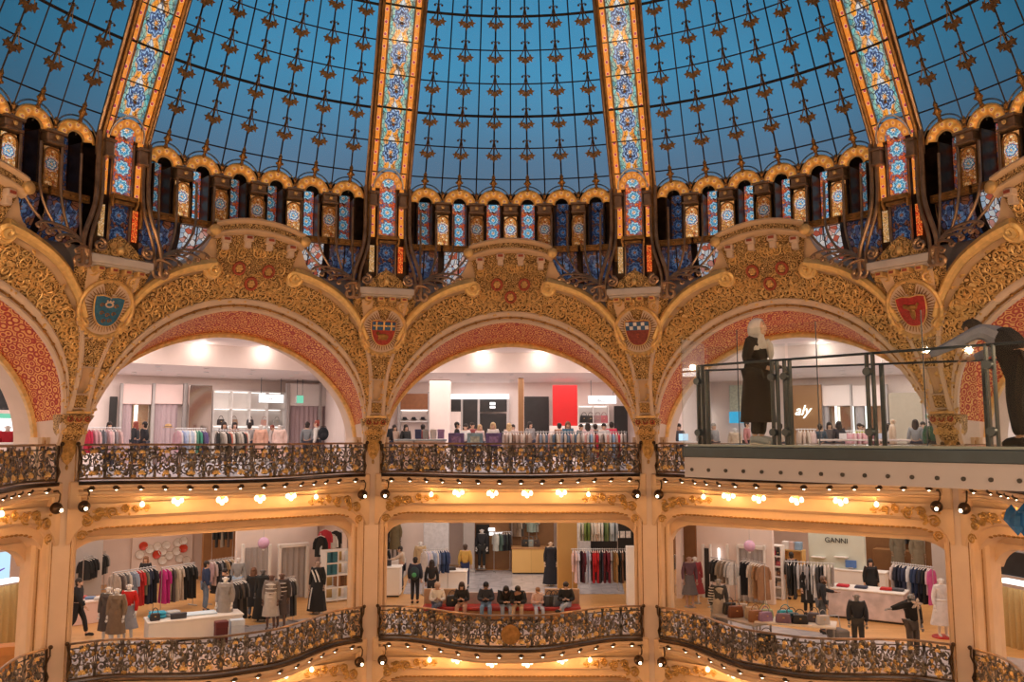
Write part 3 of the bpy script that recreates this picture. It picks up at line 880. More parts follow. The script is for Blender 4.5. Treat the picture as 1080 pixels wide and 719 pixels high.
# ------------------------------------------------------------------ pillars
PB = (0.0, 14.0, -9.0)
def build_pillar():
    root = thing('pillar', 'x', 'pillar')
    out = [(-.56, 14.7), (-.56, 14.24), (-.5, 14.16), (-.42, 14.16), (-.42, 14.1), (-.3, 14.07), (-.3, 13.99), (-.27, 13.96), (.27, 13.96), (.3, 13.99), (.3, 14.07), (.42, 14.1), (.42, 14.16), (.5, 14.16), (.56, 14.24), (.56, 14.7)]
    MB().loft([[(x, y, z) for x, y in out] for z in (-9.0, -.02)]).build('shaft', M['cream'], root, PB, smooth=False)
    m = MB().loft([[(x, y, z) for x, y in [(-.28, 13.97), (-.28, 13.91), (-.25, 13.885), (.25, 13.885), (.28, 13.91), (.28, 13.97)]] for z in (-9.0, -.06)])
    m.build('pilaster', M['cream_light'], root, PB, smooth=False)
    m = MB()
    for x in (-.235, .235): m.tube([(x, 13.885, -9), (x, 13.885, -.1)], .014, 4)
    for x in (-.3, .3, -.43, .43): m.tube([(x, 14.04 if abs(x) < .4 else 14.13, -9), (x, 14.04 if abs(x) < .4 else 14.13, -.1)], .016, 4)
    m.build('fillet', M['gilt_dark'], root, PB)
    # capital
    rings = []
    for z, w, d in ((-.10, .27, .12), (0, .30, .16), (.12, .33, .14), (.3, .36, .16), (.46, .41, .22), (.52, .43, .24), (.55, .40, .20)):
        rings.append([Vector((x, SP(0, z).y - yo, z)) for x, yo in ((-w, -.25), (-w, d * .6), (-w * .7, d), (0, d * 1.15), (w * .7, d), (w, d * .6), (w, -.25))])
    MB().loft(rings).build('capital', M['band_fine'], root, PB)
    m = MB()
    for z, n in ((.12, 3), (.4, 3)):
        for i in range(n):
            x = (-.22 + .22 * i)
            y = SP(0, z).y - .2
            for d in (-1, 1):
                m.tube([(a, y, b) for a, b in spiral(x + d * .05, z, .085, 1.3, pi / 2, d, 12)], .02, 4)
    for i in range(7):
        x = -.3 + .1 * i
        m.tube([(x, 13.72, .02), (x * 1.15, 13.68, .12), (x * 1.2, 13.64, .2)], [.02, .05, .012], 5)
    m.build('capital_leaf', M['gilt'], root, PB)
    m = MB()
    for i in range(3):
        x = -.22 + .22 * i; y = SP(0, .44).y - .25
        m.tube([(x + .06 * cos(a), y, .44 + .06 * sin(a)) for a in [2 * pi * k / 10 for k in range(10)]], .022, 4, closed=True)
    m.build('capital_rosette', M['redpaint'], root, PB)
    m = MB().prism([(-.2, -.08), (.2, -.08), (.19, -.4), (.1, -.62), (0, -.72), (-.1, -.62), (-.19, -.4)], 13.83, 13.9)
    for z in (-.2, -.38, -.55):
        for d in (-1, 1): m.tube([(a, 13.83, b) for a, b in spiral(d * .08, z, .07, 1.2, pi / 2, d, 10)], .018, 4)
    m.ball((0, 13.85, -.78), (.04, .04, .07), 6, 5)
    m.build('pendant_leaf', M['spray'], root, PB)
    # gilded panels above the capital
    def pan(z0, z1, w0, w1, name):
        g = MB().grid(lambda u, v: SP((2 * u - 1) * (w0 + (w1 - w0) * v), z0 + (z1 - z0) * v, .09), 8, 8)
        q = g.build(name, M['band_fine'], root, PB)
        f = MB().tube([SP(x, z, .10) for x, z in ((-w0, z0), (w0, z0), (w1, z1), (-w1, z1))], .03, 4, closed=True)
        f.build(name + '_frame', M['cream_light'], q, PB)
    pan(.70, 1.05, .17, .18, 'square_panel')
    pan(1.72, 2.42, .25, .36, 'tapered_panel')
    m = MB().box((0, SP(0, .6).y - .1, .6), (.62, .12, .07))
    m.build('necking', M['gilt'], root, PB)
    # foliage ground around the medallion, dentils, ledge, pediment
    def hw(z): return .95 if z < 3.9 else .86
    MB().grid(lambda u, v: SP((2 * u - 1) * (.45 + .55 * v), 2.45 + 1.72 * v, .07), 20, 14).build('foliage_ground', M['band_fine'], root, PB)
    r2 = random.Random(8); m = MB()
    for i in range(80):
        z = r2.uniform(2.7, 4.0); x = r2.uniform(-.9, .9) * (z - 1.6) / 2.4
        if math.hypot(x, z - 3.17) < .78: continue
        m.tube([SP(a, b, .11) for a, b in spiral(x, z, r2.uniform(.09, .17), 1.5, r2.random() * 6, r2.choice((-1, 1)), 12)], .03, 4)
    m.build('foliage_scroll', M['gilt'], root, PB)
    yb = SP(0, 3.9).y - .05
    m = MB().box((0, yb - .12, 4.24), (1.62, .5, .20))
    m.box((0, yb - .08, 4.11), (1.5, .36, .06))
    m.build('ledge', M['grey_stone'], root, PB)
    for i in range(4):
        x = -.52 + .345 * i
        MB().box((x, yb - .2, 4.01), (.2, .24, .13)).build('dentil', M['gilt'], root, PB)
        MB().box((x, yb - .325, 4.01), (.11, .02, .06)).build('dentil_inset', M['redpaint'], root, PB)
    m = MB().prism([(-.75, 4.33), (.75, 4.33), (.45, 4.6), (.2, 4.8), (0, 4.92), (-.2, 4.8), (-.45, 4.6)], yb - .15, yb + .15)
    m.build('pediment', M['band_fine'], root, PB, smooth=False)
    m = MB()
    for x, z, r, d in ((-.12, 4.3, .12, 1), (.12, 4.3, .12, -1), (-.38, 4.27, .11, 1), (.38, 4.27, .11, -1), (0, 4.52, .1, 1), (-.2, 4.46, .09, -1), (.2, 4.46, .09, 1)):
        m.tube([(a, yb - .18, b) for a, b in spiral(x, z + .18, r, 1.5, pi / 2, d, 12)], .03, 5)
    m.ball((0, yb - .2, 4.54), (.1, .1, .13), 8, 6)
    m.build('pediment_scroll', M['gilt'], root, PB)
    return root
PIL_L = ['cream pillar beneath the blue shield medallion', 'cream pillar beneath the red and blue shield with three crosses', 'cream pillar beneath the blue and white chequered shield', 'cream pillar beneath the all red shield, passing behind the walkway']
pp = build_pillar()
for k, A in enumerate(PILS):
    loc = rot(A, PB)
    if k == 0:
        pp.location = loc; pp.rotation_euler = (0, 0, -rad(A)); pp['label'] = PIL_L[0]; pp['group'] = 'cream pillars of the arcade'
    else: dup(pp, loc, -rad(A), PIL_L[k])

# ------------------------------------------------------------------ medallions
def shield(w, h, n=9):
    p = [(-w, h * .42), (-w * .55, h * .46), (0, h * .42), (w * .55, h * .46), (w, h * .42)]
    for i in range(n + 1):
        t = i / n
        p.append((w * cos(t * pi / 2) ** .75, h * .42 - .15 * h - h * .85 * sin(t * pi / 2) ** 1.15))
    for i in range(n - 1, -1, -1):
        t = i / n
        p.append((-w * cos(t * pi / 2) ** .75, h * .42 - .15 * h - h * .85 * sin(t * pi / 2) ** 1.15))
    return p
def paint(rgb): return plain('shield_enamel', rgb, .35, .15, .25, 14.0)
MED = [(-54, 'blue', 'oval medallion with a blue shield bearing a small gold crown'), (-18, 'cross', 'oval medallion with a red shield and three gold crosses on blue'), (18, 'check', 'oval medallion with a dark red shield under blue and white chequers'), (54, 'red', 'oval medallion with a plain red shield bearing a dark figure')]
for A, kind, lab in MED:
    c = SP(0, 3.14, .12)
    root = thing('medallion', lab, 'medallion', rot(A, c), -rad(A), 'shield medallions above the pillars', rx=rad(20))
    def el(k, q=1.0): return [(q * .66 * cos(2 * pi * i / 40), q * .70 * sin(2 * pi * i / 40)) for i in range(40)]
    MB().prism(el(0), .02, .14).build('plate', M['cream_light'], root)
    MB().tube([(x, .0, z) for x, z in el(0, 1.02)], .055, 6, closed=True).build('rim', M['gilt'], root)
    m = MB()
    for i in range(44):
        a = 2 * pi * i / 44
        m.tube([(.36 * cos(a), .01, .40 * sin(a) - .0), (.57 * cos(a), .0, .60 * sin(a))], [.017, .008], 4)
    m.build('ray_burst', M['gilt_dark'], root)
    w, h = .36, .72
    col = {'blue': (.03, .16, .30), 'cross': (.42, .05, .035), 'check': (.25, .05, .04), 'red': (.42, .03, .03)}[kind]
    MB().prism(shield(w, h), -.09, .02).build('shield', paint(col), root, smooth=False)
    MB().tube([(x, -.07, z) for x, z in shield(w * 1.03, h * 1.02)], .022, 5, closed=True).build('shield_edge', M['gilt'], root)
    if kind in ('cross', 'check'):
        MB().box((0, -.095, .17), (.69, .03, .25)).build('shield_chief', paint((.04, .13, .30)), root)
        m = MB()
        if kind == 'cross':
            for x in (-.22, 0, .22):
                m.box((x, -.12, .17), (.045, .03, .2)).box((x, -.12, .18), (.15, .03, .045))
                for a, b in ((x - .08, .18), (x + .08, .18), (x, .28), (x, .07)): m.ball((a, -.12, b), .032, 6, 4)
            m.build('gold_cross_row', M['gilt_bright'], root)
            q = MB().ball((0, -.1, -.16), (.16, .03, .1), 8, 6)
            for x in (-.1, .02, .12): q.tube([(x, -.1, -.14), (x - .04, -.11, -.26)], .025, 5)
            q.ball((-.16, -.1, -.06), .06, 6, 5).build('dark_beast', M['gilt_dark'], root)
        else:
            for i in range(6):
                for j in range(2):
                    if (i + j) % 2 == 0: m.box((-.29 + .115 * i, -.118, .235 - .12 * j), (.1, .02, .105))
            m.build('white_square', M['white'], root)
            MB().box((0, -.1, -.08), (.09, .03, .05)).ball((0, -.1, -.15), .035, 6, 4).build('small_emblem', M['redpaint'], root)
    elif kind == 'blue':
        m = MB().tube([(.09 * cos(a), -.1, .13 + .06 * sin(a)) for a in [2 * pi * k / 14 for k in range(14)]], .022, 5, closed=True)
        for x in (-.07, 0, .07): m.ball((x, -.11, .22), .028, 6, 4)
        m.ball((0, -.1, .3), .025, 6, 4).build('crown_emblem', M['cream_light'], root)
        m = MB()
        for x, z in ((-.18, .1), (.18, .1), (-.15, -.1), (.15, -.1), (0, -.14), (-.07, -.3), (.08, -.28)):
            m.tube([(a, -.095, b) for a, b in spiral(x, z, .06, 1.2, 0, 1, 9)], .014, 4)
        m.build('shield_tracery', M['gilt_dark'], root)
    else:
        m = MB().ball((0, -.1, .05), (.15, .03, .08), 8, 6).ball((0, -.1, -.1), (.07, .03, .16), 8, 6).ball((-.16, -.1, .1), .06, 6, 5)
        m.tube([(.1, -.1, .05), (.18, -.1, .15)], .03, 5).build('dark_figure', M['gilt_dark'], root)
    m = MB()
    for i in range(13):
        a = rad(205 + 130 * i / 12)
        m.ball((.71 * cos(a), -.03, .77 * sin(a)), .05, 6, 5)
    m.build('bead_garland', M['gilt_bright'], root)
    m = MB()
    for d in (-1, 1):
        m.tube([(x, -.04, z) for x, z in spiral(d * .5, -.42, .13, 1.4, pi / 2, d, 12)], .035, 5)
        m.tube([(d * .34, -.02, -.5), (d * .45, -.06, -.44), (d * .58, -.03, -.28)], [.02, .05, .015], 5)
    m.build('laurel_spray', M['gilt'], root)
# ------------------------------------------------------------------ balustrades and slabs
LEV = {'upper': 0.0, 'lower': -4.935}
ZB = -1.135                                  # top of the upper slab
def bul(x):
    return 13.20 - 1.42 * (1 - smooth(.5, 3.55, abs(x)))
def on_rail(x, z, off=0.0):
    dy = (bul(x + .02) - bul(x - .02)) / .04
    n = Vector((dy, -1, 0)).normalized()
    return Vector((x, bul(x), z)) + n * off
XE = 4.0
BB = (0.0, 13.2, ZB)
def rail_x(n):                                # x positions evenly spaced along the curve
    xs = [-XE + 2 * XE * i / 400 for i in range(401)]
    L = [0]
    for a, b in zip(xs, xs[1:]): L.append(L[-1] + math.hypot(b - a, bul(b) - bul(a)))
    out = []
    for i in range(n + 1):
        t = L[-1] * i / n
        k = max(j for j in range(401) if L[j] <= t + 1e-9)
        out.append(xs[k])
    return out
NU = 14
def build_balustrade():
    root = thing('balustrade', 'x', 'balustrade')
    fx = rail_x(60)
    MB().tube([on_rail(x, ZB + .925) for x in fx], .032, 6).build('handrail', M['bronze_rod'], root, BB)
    MB().tube([on_rail(x, ZB + .80) for x in fx], .016, 4).build('upper_bar', M['iron'], root, BB)
    m = MB().tube([on_rail(x, ZB + .06) for x in fx], .035, 5)
    def base(u, v):
        x = fx[int(round(u * 60))]
        o, z = [(-.1, .0), (.1, 0), (.12, -.05), (.08, -.1), (-.1, -.1)][int(round(v * 4))]
        return on_rail(x, ZB + z, o)
    m.grid(base, 60, 4)
    m.build('base_rail', M['bronze'], root, BB)
    ux = rail_x(NU)
    iron = MB(); leaf = MB(); r2 = random.Random(3)
    def seg(x0, x1):
        return lambda a, z, o=0.0: on_rail(x0 + (x1 - x0) * a, ZB + z, o)
    for i in range(NU):
        P = seg(ux[i], ux[i + 1])
        U = .64
        def tb(pts, r, o=0.0): iron.tube([P(a / U, z, o) for a, z in pts], r, 4)
        tb([(.0, .05), (.0, .9)], .013)
        for d in (-1, 1):
            c = U / 2
            tb(spiral(c + d * .16, .30, .135, 1.5, -pi / 2, d, 13), .017)
            tb(spiral(c + d * .16, .62, .125, 1.5, pi / 2, -d, 13), .017)
            tb([(c + d * .29, .06), (c + d * .3, .3), (c + d * .27, .5), (c + d * .3, .75), (c + d * .28, .9)], .015)
            tb([(c, .12), (c + d * .07, .35), (c + d * .02, .5), (c + d * .08, .68), (c, .85)], .015)
        tb([(U / 2 + .07 * cos(a), .47 + .09 * sin(a)) for a in [2 * pi * k / 12 for k in range(13)]], .014, .02)
        for k in range(64):
            a = r2.uniform(0, 1); z = r2.uniform(.1, .85)
            p = P(a, z, r2.uniform(-.02, .04))
            q = r2.uniform(.022, .058)
            (iron if r2.random() < .72 else leaf).ball(p, (q, q * .5, q * r2.uniform(.7, 1.5)), 5, 4)
    iron.build('scrollwork', M['iron'], root, BB)
    leaf.build('gilded_leafwork', M['iron_gold'], root, BB)
    fl = MB()
    for k in range(6): 
        a = pi * k / 5
        fl.tube([(0, 0, 0), (.06 * cos(a), -.03, .07 * sin(a)), (.105 * cos(a), -.01, .11 * sin(a))], [.015, .034, .008], 5)
    fl.ball((0, -.04, .02), .035, 6, 4)
    f0 = fl.build('gilt_flower', M['gilt_bright'], root)
    boss = MB().lathe([(.03, .0), (.10, -.02), (.12, -.06), (.085, -.11), (.04, -.13)], 10).build('bulb_boss', M['bronze'], root)
    MB().ball((0, 0, -.15), .036, 7, 5).build('bulb', M['bulb'], boss)
    first = True; fb = True
    b = Vector(BB)
    for i in range(NU):
        x = (ux[i] + ux[i + 1]) / 2
        dy = (bul(x + .02) - bul(x - .02)) / .04
        az = math.atan2(dy, 1)
        for z in (.17, .72):
            loc = on_rail(x, ZB + z, .045) - b
            sc = (1, 1, 1) if z < .5 else (.72, .72, .72)
            if first: f0.location = loc; f0.rotation_euler = (0, 0, az); first = False
            else: inst(f0, root, loc, (0, 0, az), sc)
        loc = on_rail(x, ZB - .10, .04) - b
        if fb: boss.location = loc; fb = False
        else: inst(boss, root, loc)
    for s_ in (-1, 1):
        x = s_ * XE
        m = MB().tube([(x, 13.2, ZB + .0), (x + s_ * .02, 13.12, ZB + .25), (x - s_ * .06, 13.16, ZB + .5), (x + s_ * .02, 13.1, ZB + .75), (x + s_ * .05, 13.14, ZB + .93)], .024, 6)
        m.ball((x + s_ * .05, 13.12, ZB + .95), .055, 8, 6)
        m.tube([(x, 13.18 - .0, ZB + .02), (x, 13.18, ZB + .92)], .028, 5)
        m.build('newel', M['bronze'], root, BB)
    return root
BAL_L = {('upper', 0): 'upper gilded balustrade cut off by the left edge, beside the red jacket', ('upper', 1): 'upper gilded balustrade in front of the pink fitting rooms', ('upper', 2): 'upper gilded balustrade in front of the tall red panel', ('upper', 3): 'upper gilded balustrade mostly hidden behind the white walkway edge', ('upper', 4): 'upper gilded balustrade hidden beyond the leaning man at the right edge',
         ('lower', 0): 'lower gilded balustrade end in the bottom left corner', ('lower', 1): 'lower gilded balustrade in front of the shop with round wall plates', ('lower', 2): 'lower gilded balustrade below the row of seated people', ('lower', 3): 'lower gilded balustrade in front of the table of handbags', ('lower', 4): 'lower gilded balustrade end in the bottom right corner'}
pb = build_balustrade()
used = False
for lev in ('upper', 'lower'):
    for k, A in enumerate(BAYS):
        loc = rot(A, (BB[0], BB[1], BB[2] + LEV[lev]))
        g = lev + ' row of gilded balustrades'
        if not used:
            pb.location = loc; pb.rotation_euler = (0, 0, -rad(A)); pb['label'] = BAL_L[(lev, k)]; pb['group'] = g; used = True
        else: dup(pb, loc, -rad(A), BAL_L[(lev, k)], g)
m = MB().lathe([(.02, -.06), (.2, -.055), (.26, -.02), (.28, .02), (.27, .04)], 24)
mo = m.build('cartouche', M['gilt_dark'])
mo.data.transform(Matrix.Rotation(rad(90), 4, 'X'))
mo.location = (0, bul(0) - .1, ZB + LEV['lower'] + .42)
tag(mo, 'round dull gold cartouche fixed to the middle of the lower balustrade', 'cartouche')

# slab with fascia, soffit and lintel arch below it (structure, one per bay and level)
fx = rail_x(60)
def slab_mesh(m):
    prof = [(-.16, -.0), (.13, -.1), (.13, -.16), (.05, -.19), (.05, -.24), (.12, -.27), (.12, -.33), (.0, -.37), (.0, -.41), (-.08, -.43)]
    def f(u, v):
        x = fx[int(round(u * 60))]
        o, z = prof[int(round(v * 9))]
        p = on_rail(x, ZB + z, o)
        p.y = min(p.y, 13.32)
        return p
    m.grid(f, 60, 9)
    def g(u, v):
        x = fx[int(round(u * 60))]
        p = on_rail(x, ZB - .43, -.08)
        q = Vector((x, 13.34, ZB - .62))
        w = p.lerp(q, v); w.z = ZB - .43 - .19 * v ** 2
        w.y = min(w.y, 13.34)
        return w
    m.grid(g, 60, 8)
    def h(u, v):
        x = fx[int(round(u * 60))]
        p = on_rail(x, ZB, -.05)
        return Vector((x, p.y + (13.45 - p.y) * v, ZB))
    m.grid(h, 60, 3, flip=True)
    for s_ in (-1, 1):
        m.box((s_ * 4.05, 13.4, ZB - .35), (.3, .5, .7))
def L1(x):
    q = max(0.0, min(1.0, (abs(x) - 3.15) / .95))
    return -2.06 - .75 * (1 - math.sqrt(1 - q * q * .98))
def L2(x):
    q = max(0.0, min(1.0, (abs(x) - 3.2) / .8))
    return -2.36 - .60 * (1 - math.sqrt(1 - q * q * .98))
def lintel_mesh(m):
    def f(u, v):
        x = -4.2 + 8.4 * u
        a, b = L1(x), L2(x)
        y, z = [(13.2, -1.72), (13.2, a + .03), (13.22, a), (13.34, a - .03), (13.36, a - .06), (13.46, a - .08), (13.5, b + .03), (13.5, b), (13.56, b - .03), (13.95, b - .04), (13.98, b - .10), (13.98, b - .36), (14.3, b - .36)][int(round(v * 12))]
        return Vector((x, y, z))
    m.grid(f, 90, 12)
    for s_ in (-1, 1):
        m.box((s_ * 4.12, 13.75, -4.0), (.3, .9, 3.0))
SL = []
for lev in ('upper', 'lower'):
    for A in BAYS:
        m = MB(); slab_mesh(m)
        o = struct(m.build('trim_balcony', M['cream'], None, BB)); o.location = rot(A, (BB[0], BB[1], BB[2] + LEV[lev])); o.rotation_euler = (0, 0, -rad(A))
        m = MB(); lintel_mesh(m)
        o = struct(m.build('trim_lintel', M['cream'], None, (0, 13.2, -2))); o.location = rot(A, (0, 13.2, -2 + LEV[lev])); o.rotation_euler = (0, 0, -rad(A))
# gilded sprays and scalloped edge on the lintels
def build_spray():
    root = thing('gilded_spray', 'x', 'ornament')
    o = (0, 13.2, -2.1)
    r2 = random.Random(21)
    for s_ in (-1, 1):
        m = MB()
        for x, z, r in ((3.75, -2.15, .16), (3.45, -1.92, .13), (3.15, -1.95, .15), (2.85, -1.85, .11), (3.85, -2.5, .13), (2.6, -1.88, .09), (2.35, -1.84, .07), (3.5, -2.05, .1)):
            m.tube([(s_ * a, 13.17, b) for a, b in spiral(x, z, r, 1.7, r2.random() * 6, r2.choice((-1, 1)), 14)], .026, 4)
        for i in range(34):
            x = r2.uniform(2.2, 3.9); z = -1.82 - r2.random() * .2 - (.35 * r2.random() if x > 3.4 else 0)
            m.ball((s_ * x, 13.18, z), (r2.uniform(.03, .07), .03, r2.uniform(.025, .05)), 5, 4)
        m.build('leaf_spray', M['spray'], root, o)
    m = MB()
    for i in range(56):
        x = -3.6 + 7.2 * i / 55
        m.ball((x, 13.5, L2(x) - .0), (.072, .02, .03), 6, 4)
    m.build('scallop_edge', M['gilt_dark'], root, o)
    return root
SPR = ['at the left edge', 'under the balcony before the pink fitting rooms', 'under the balcony before the red panel', 'under the balcony behind the walkway', 'at the right edge']
SPR2 = ['low in the left corner', 'below the balcony of the round plates shop', 'below the balcony of seated people', 'below the balcony of the handbag table', 'low in the right corner']
sp0 = build_spray(); used = False
for lev, names in (('upper', SPR), ('lower', SPR2)):
    for k, A in enumerate(BAYS):
        loc = rot(A, (0, 13.2, -2.1 + LEV[lev])); lab = 'gilded leaf sprays on the cream lintel ' + names[k]
        if not used: sp0.location = loc; sp0.rotation_euler = (0, 0, -rad(A)); sp0['label'] = lab; sp0['group'] = 'gilded lintel sprays'; used = True
        else: dup(sp0, loc, -rad(A), lab)

# clusters of lit glass shades under the balconies
def build_cluster(n):
    root = thing('ceiling_lamp', 'x', 'lamp')
    MB().lathe([(.03, .02), (.10, 0), (.09, -.03), (.03, -.06), (.02, -.1)], 10).build('rose', M['gilt'], root)
    for i in range(n):
        a = 2 * pi * i / max(1, n) + .5
        r = .13 if n > 1 else 0
        if n > 1 and i == n - 1: r = 0
        z = -.12 - (.07 if r == 0 else 0)
        if r: MB().tube([(0, 0, -.05), (r * .6 * cos(a), r * .6 * sin(a), -.08), (r * cos(a), r * sin(a), z + .06)], .012, 5).build('arm', M['gilt'], root)
        MB().lathe([(.015, .07), (.04, .05), (.062, 0), (.058, -.045), (.03, -.075)], 9, (r * cos(a), r * sin(a), z)).build('glass_shade', M['shade'], root)
    return root
c4 = build_cluster(4); c1 = build_cluster(1)
u4 = u1 = False
LAMP_POS = []
for lev in ('upper', 'lower'):
    for k, A in enumerate(BAYS):
        for x in (-2.45, -1.6, -.55, .5, 1.55, 2.4):
            small = abs(x) > 2
            y = min(bul(x) + .72, 13.1)
            z = ZB + LEV[lev] - .44
            loc = rot(A, (x, y, z)); src = c1 if small else c4
            where = (SPR if lev == 'upper' else SPR2)[k]
            lab = ('single lit bulb lamp ' if small else 'cluster of lit glass shades ') + where
            g = ('single bulb lamps ' if small else 'lamp clusters ') + where
            LAMP_POS.append((loc, lev, small))
            if small and not u1: src.location = loc; src.rotation_euler = (0, 0, -rad(A)); src['label'] = lab; src['group'] = g; u1 = True
            elif not small and not u4: src.location = loc; src.rotation_euler = (0, 0, -rad(A)); src['label'] = lab; src['group'] = g; u4 = True
            else: dup(src, loc, -rad(A), lab, g)
# ball lamps on curled brackets beside the pillars
def build_ball():
    root = thing('wall_lamp', 'x', 'lamp')
    MB().tube([(0, .02, .40), (.06, -.06, .42), (.1, -.1, .33), (.09, -.1, .2), (.04, -.1, .1)], .022, 6).build('bracket', M['bronze'], root)
    MB().ball((0, -.1, 0), .15, 12, 8).build('globe', M['bronze'], root)
    MB().ball((0.02, -.235, -.05), .045, 7, 5).build('bulb', M['bulb'], root)
    return root
bl = build_ball(); used = False
PN = ['blue shield pillar', 'three crosses pillar', 'chequered shield pillar', 'red shield pillar']
for lev in ('upper', 'lower'):
    for k, A in enumerate(BAYS):
        for s_ in (-1, 1):
            pil = k - 1 + (1 if s_ > 0 else 0)
            if not 0 <= pil <= 3: continue
            loc = rot(A, (s_ * 3.86, 13.1, ZB + LEV[lev] - .62))
            lab = 'dark ball lamp %s the %s, below the %s balustrade' % ('left of' if s_ > 0 else 'right of', PN[pil], lev)
            if not used: bl.location = loc; bl.rotation_euler = (0, 0, -rad(A)); bl['label'] = lab; bl['group'] = 'ball lamps beside the pillars'; used = True
            else: dup(bl, loc, -rad(A), lab)
# ------------------------------------------------------------------ dome
def rdome(z):
    r = 11.88 - .462 * (z - 7.82)
    if z > 12: r -= .055 * (z - 12) ** 2
    return r
RINGZ = [7.82 + .85 * k for k in range(10)]
def dpt(j, z, off=0.0):
    """j from -1 to 1 across the glass between two ribs"""
    r = rdome(z)
    th = j * (T18 - .60 / r)
    r -= off
    return Vector((r * sin(th), r * cos(th), z))
DB = (0.0, 11.95, 7.4)
def build_leaf():
    m = MB()
    def leafpoly(cx, cz, r, a0):
        p = []
        for k in range(10):
            q = r if k % 2 == 0 else r * .48
            a = a0 + 2 * pi * k / 10
            p.append((cx + q * cos(a), cz + q * sin(a)))  # five-lobed leaf
        return p
    for cx, cz, r, a0 in ((0, -.30, .14, -pi / 2), (-.14, -.23, .125, -pi / 2 - .5), (.14, -.23, .125, -pi / 2 + .5)):
        m.prism(leafpoly(cx, cz, r, a0), -.05, -.01)
    m.tube([(0, -.03, .26), (-.05, -.03, .0), (-.14, -.03, -.18)], .014, 4)
    m.tube([(0, -.03, .26), (.05, -.03, .0), (.14, -.03, -.18)], .014, 4)
    m.tube([(0, -.03, .28), (0, -.03, -.22)], .016, 4)
    for d in (-1, 1):
        m.tube([(0, -.03, .18), (d * .07, -.04, .25), (d * .10, -.04, .20)], .012, 4)
        m.ball((d * .10, -.04, .2), .036, 6, 4)
    m.ball((0, -.04, .24), .03, 6, 4)
    return m
def build_knob():
    m = MB().lathe([(.02, -.28), (.06, -.22), (.035, -.15), (.075, -.05), (.075, .03), (.04, .1), (.06, .17), (.015, .26)], 8)
    for d in (-1, 1): m.ball((d * .08, -.02, -.02), .04, 6, 4)
    return m
def build_dome():
    root = thing('dome_window', 'x', 'window')
    def pane(u, v): return dpt(2 * u - 1, 7.1 + 8.4 * v, 0)
    MB().grid(pane, 24, 24).build('blue_pane', M['dome_glass'], root, DB)
    m = MB()
    for j in range(13):
        q = -1 + j / 6
        m.tube([dpt(q, 7.2 + 8.3 * i / 24, .03) for i in range(25)], .024 if j % 2 else .020, 4)
    m.build('mullion', M['leadbar'], root, DB)
    for k, z in enumerate(RINGZ):
        MB().tube([dpt(-1 + i / 12, z, .03) for i in range(25)], .042 if k % 3 == 2 else .021, 4).build('ring_bar', M['leadbar'], root, DB)
    lf = build_leaf().build('iron_leaf', M['ornament'], root)
    kb = build_knob().build('gilt_knob', M['gilt_dark'], root)
    b = Vector(DB); tilt = math.atan(.462); f1 = f2 = True
    for j in range(6):
        q = -1 + (2 * j + 1) / 6
        for k in range(0, 9):
            z = RINGZ[k]
            p = dpt(q, z + (.0 if k else -.1), .05)
            e = (tilt, 0, -math.atan2(p.x, p.y))
            if k == 0:
                if f2: kb.location = p - b; kb.rotation_euler = e; f2 = False
                else: inst(kb, root, p - b, e)
            else:
                if f1: lf.location = p - b; lf.rotation_euler = e; f1 = False
                else: inst(lf, root, p - b, e)
    return root
DL = ['blue glass dome section at the top left corner', 'blue glass dome section between the two left ribs', 'blue glass dome section in the middle of the dome', 'blue glass dome section between the two right ribs', 'blue glass dome section at the top right corner']
dm = build_dome()
for k, A in enumerate(BAYS):
    loc = rot(A, DB)
    if k == 0: dm.location = loc; dm.rotation_euler = (0, 0, -rad(A)); dm['label'] = DL[0]; dm['group'] = 'blue glass sections of the dome'
    else: dup(dm, loc, -rad(A), DL[k])
# the rest of the dome, behind the camera, and the cap
m = MB()
def back(u, v):
    a = rad(90 + 180 * u); z = 7.1 + 8.4 * v; r = rdome(z)
    return Vector((r * sin(a), r * cos(a), z))
m.grid(back, 60, 10)
def cap(u, v):
    a = 2 * pi * u; r = rdome(15.5) * (1 - v)
    return Vector((r * sin(a), r * cos(a), 15.5 + 3.5 * sin(v * pi / 2)))
m.grid(cap, 40, 8)
struct(m.build('window_0', M['dome_glass']))

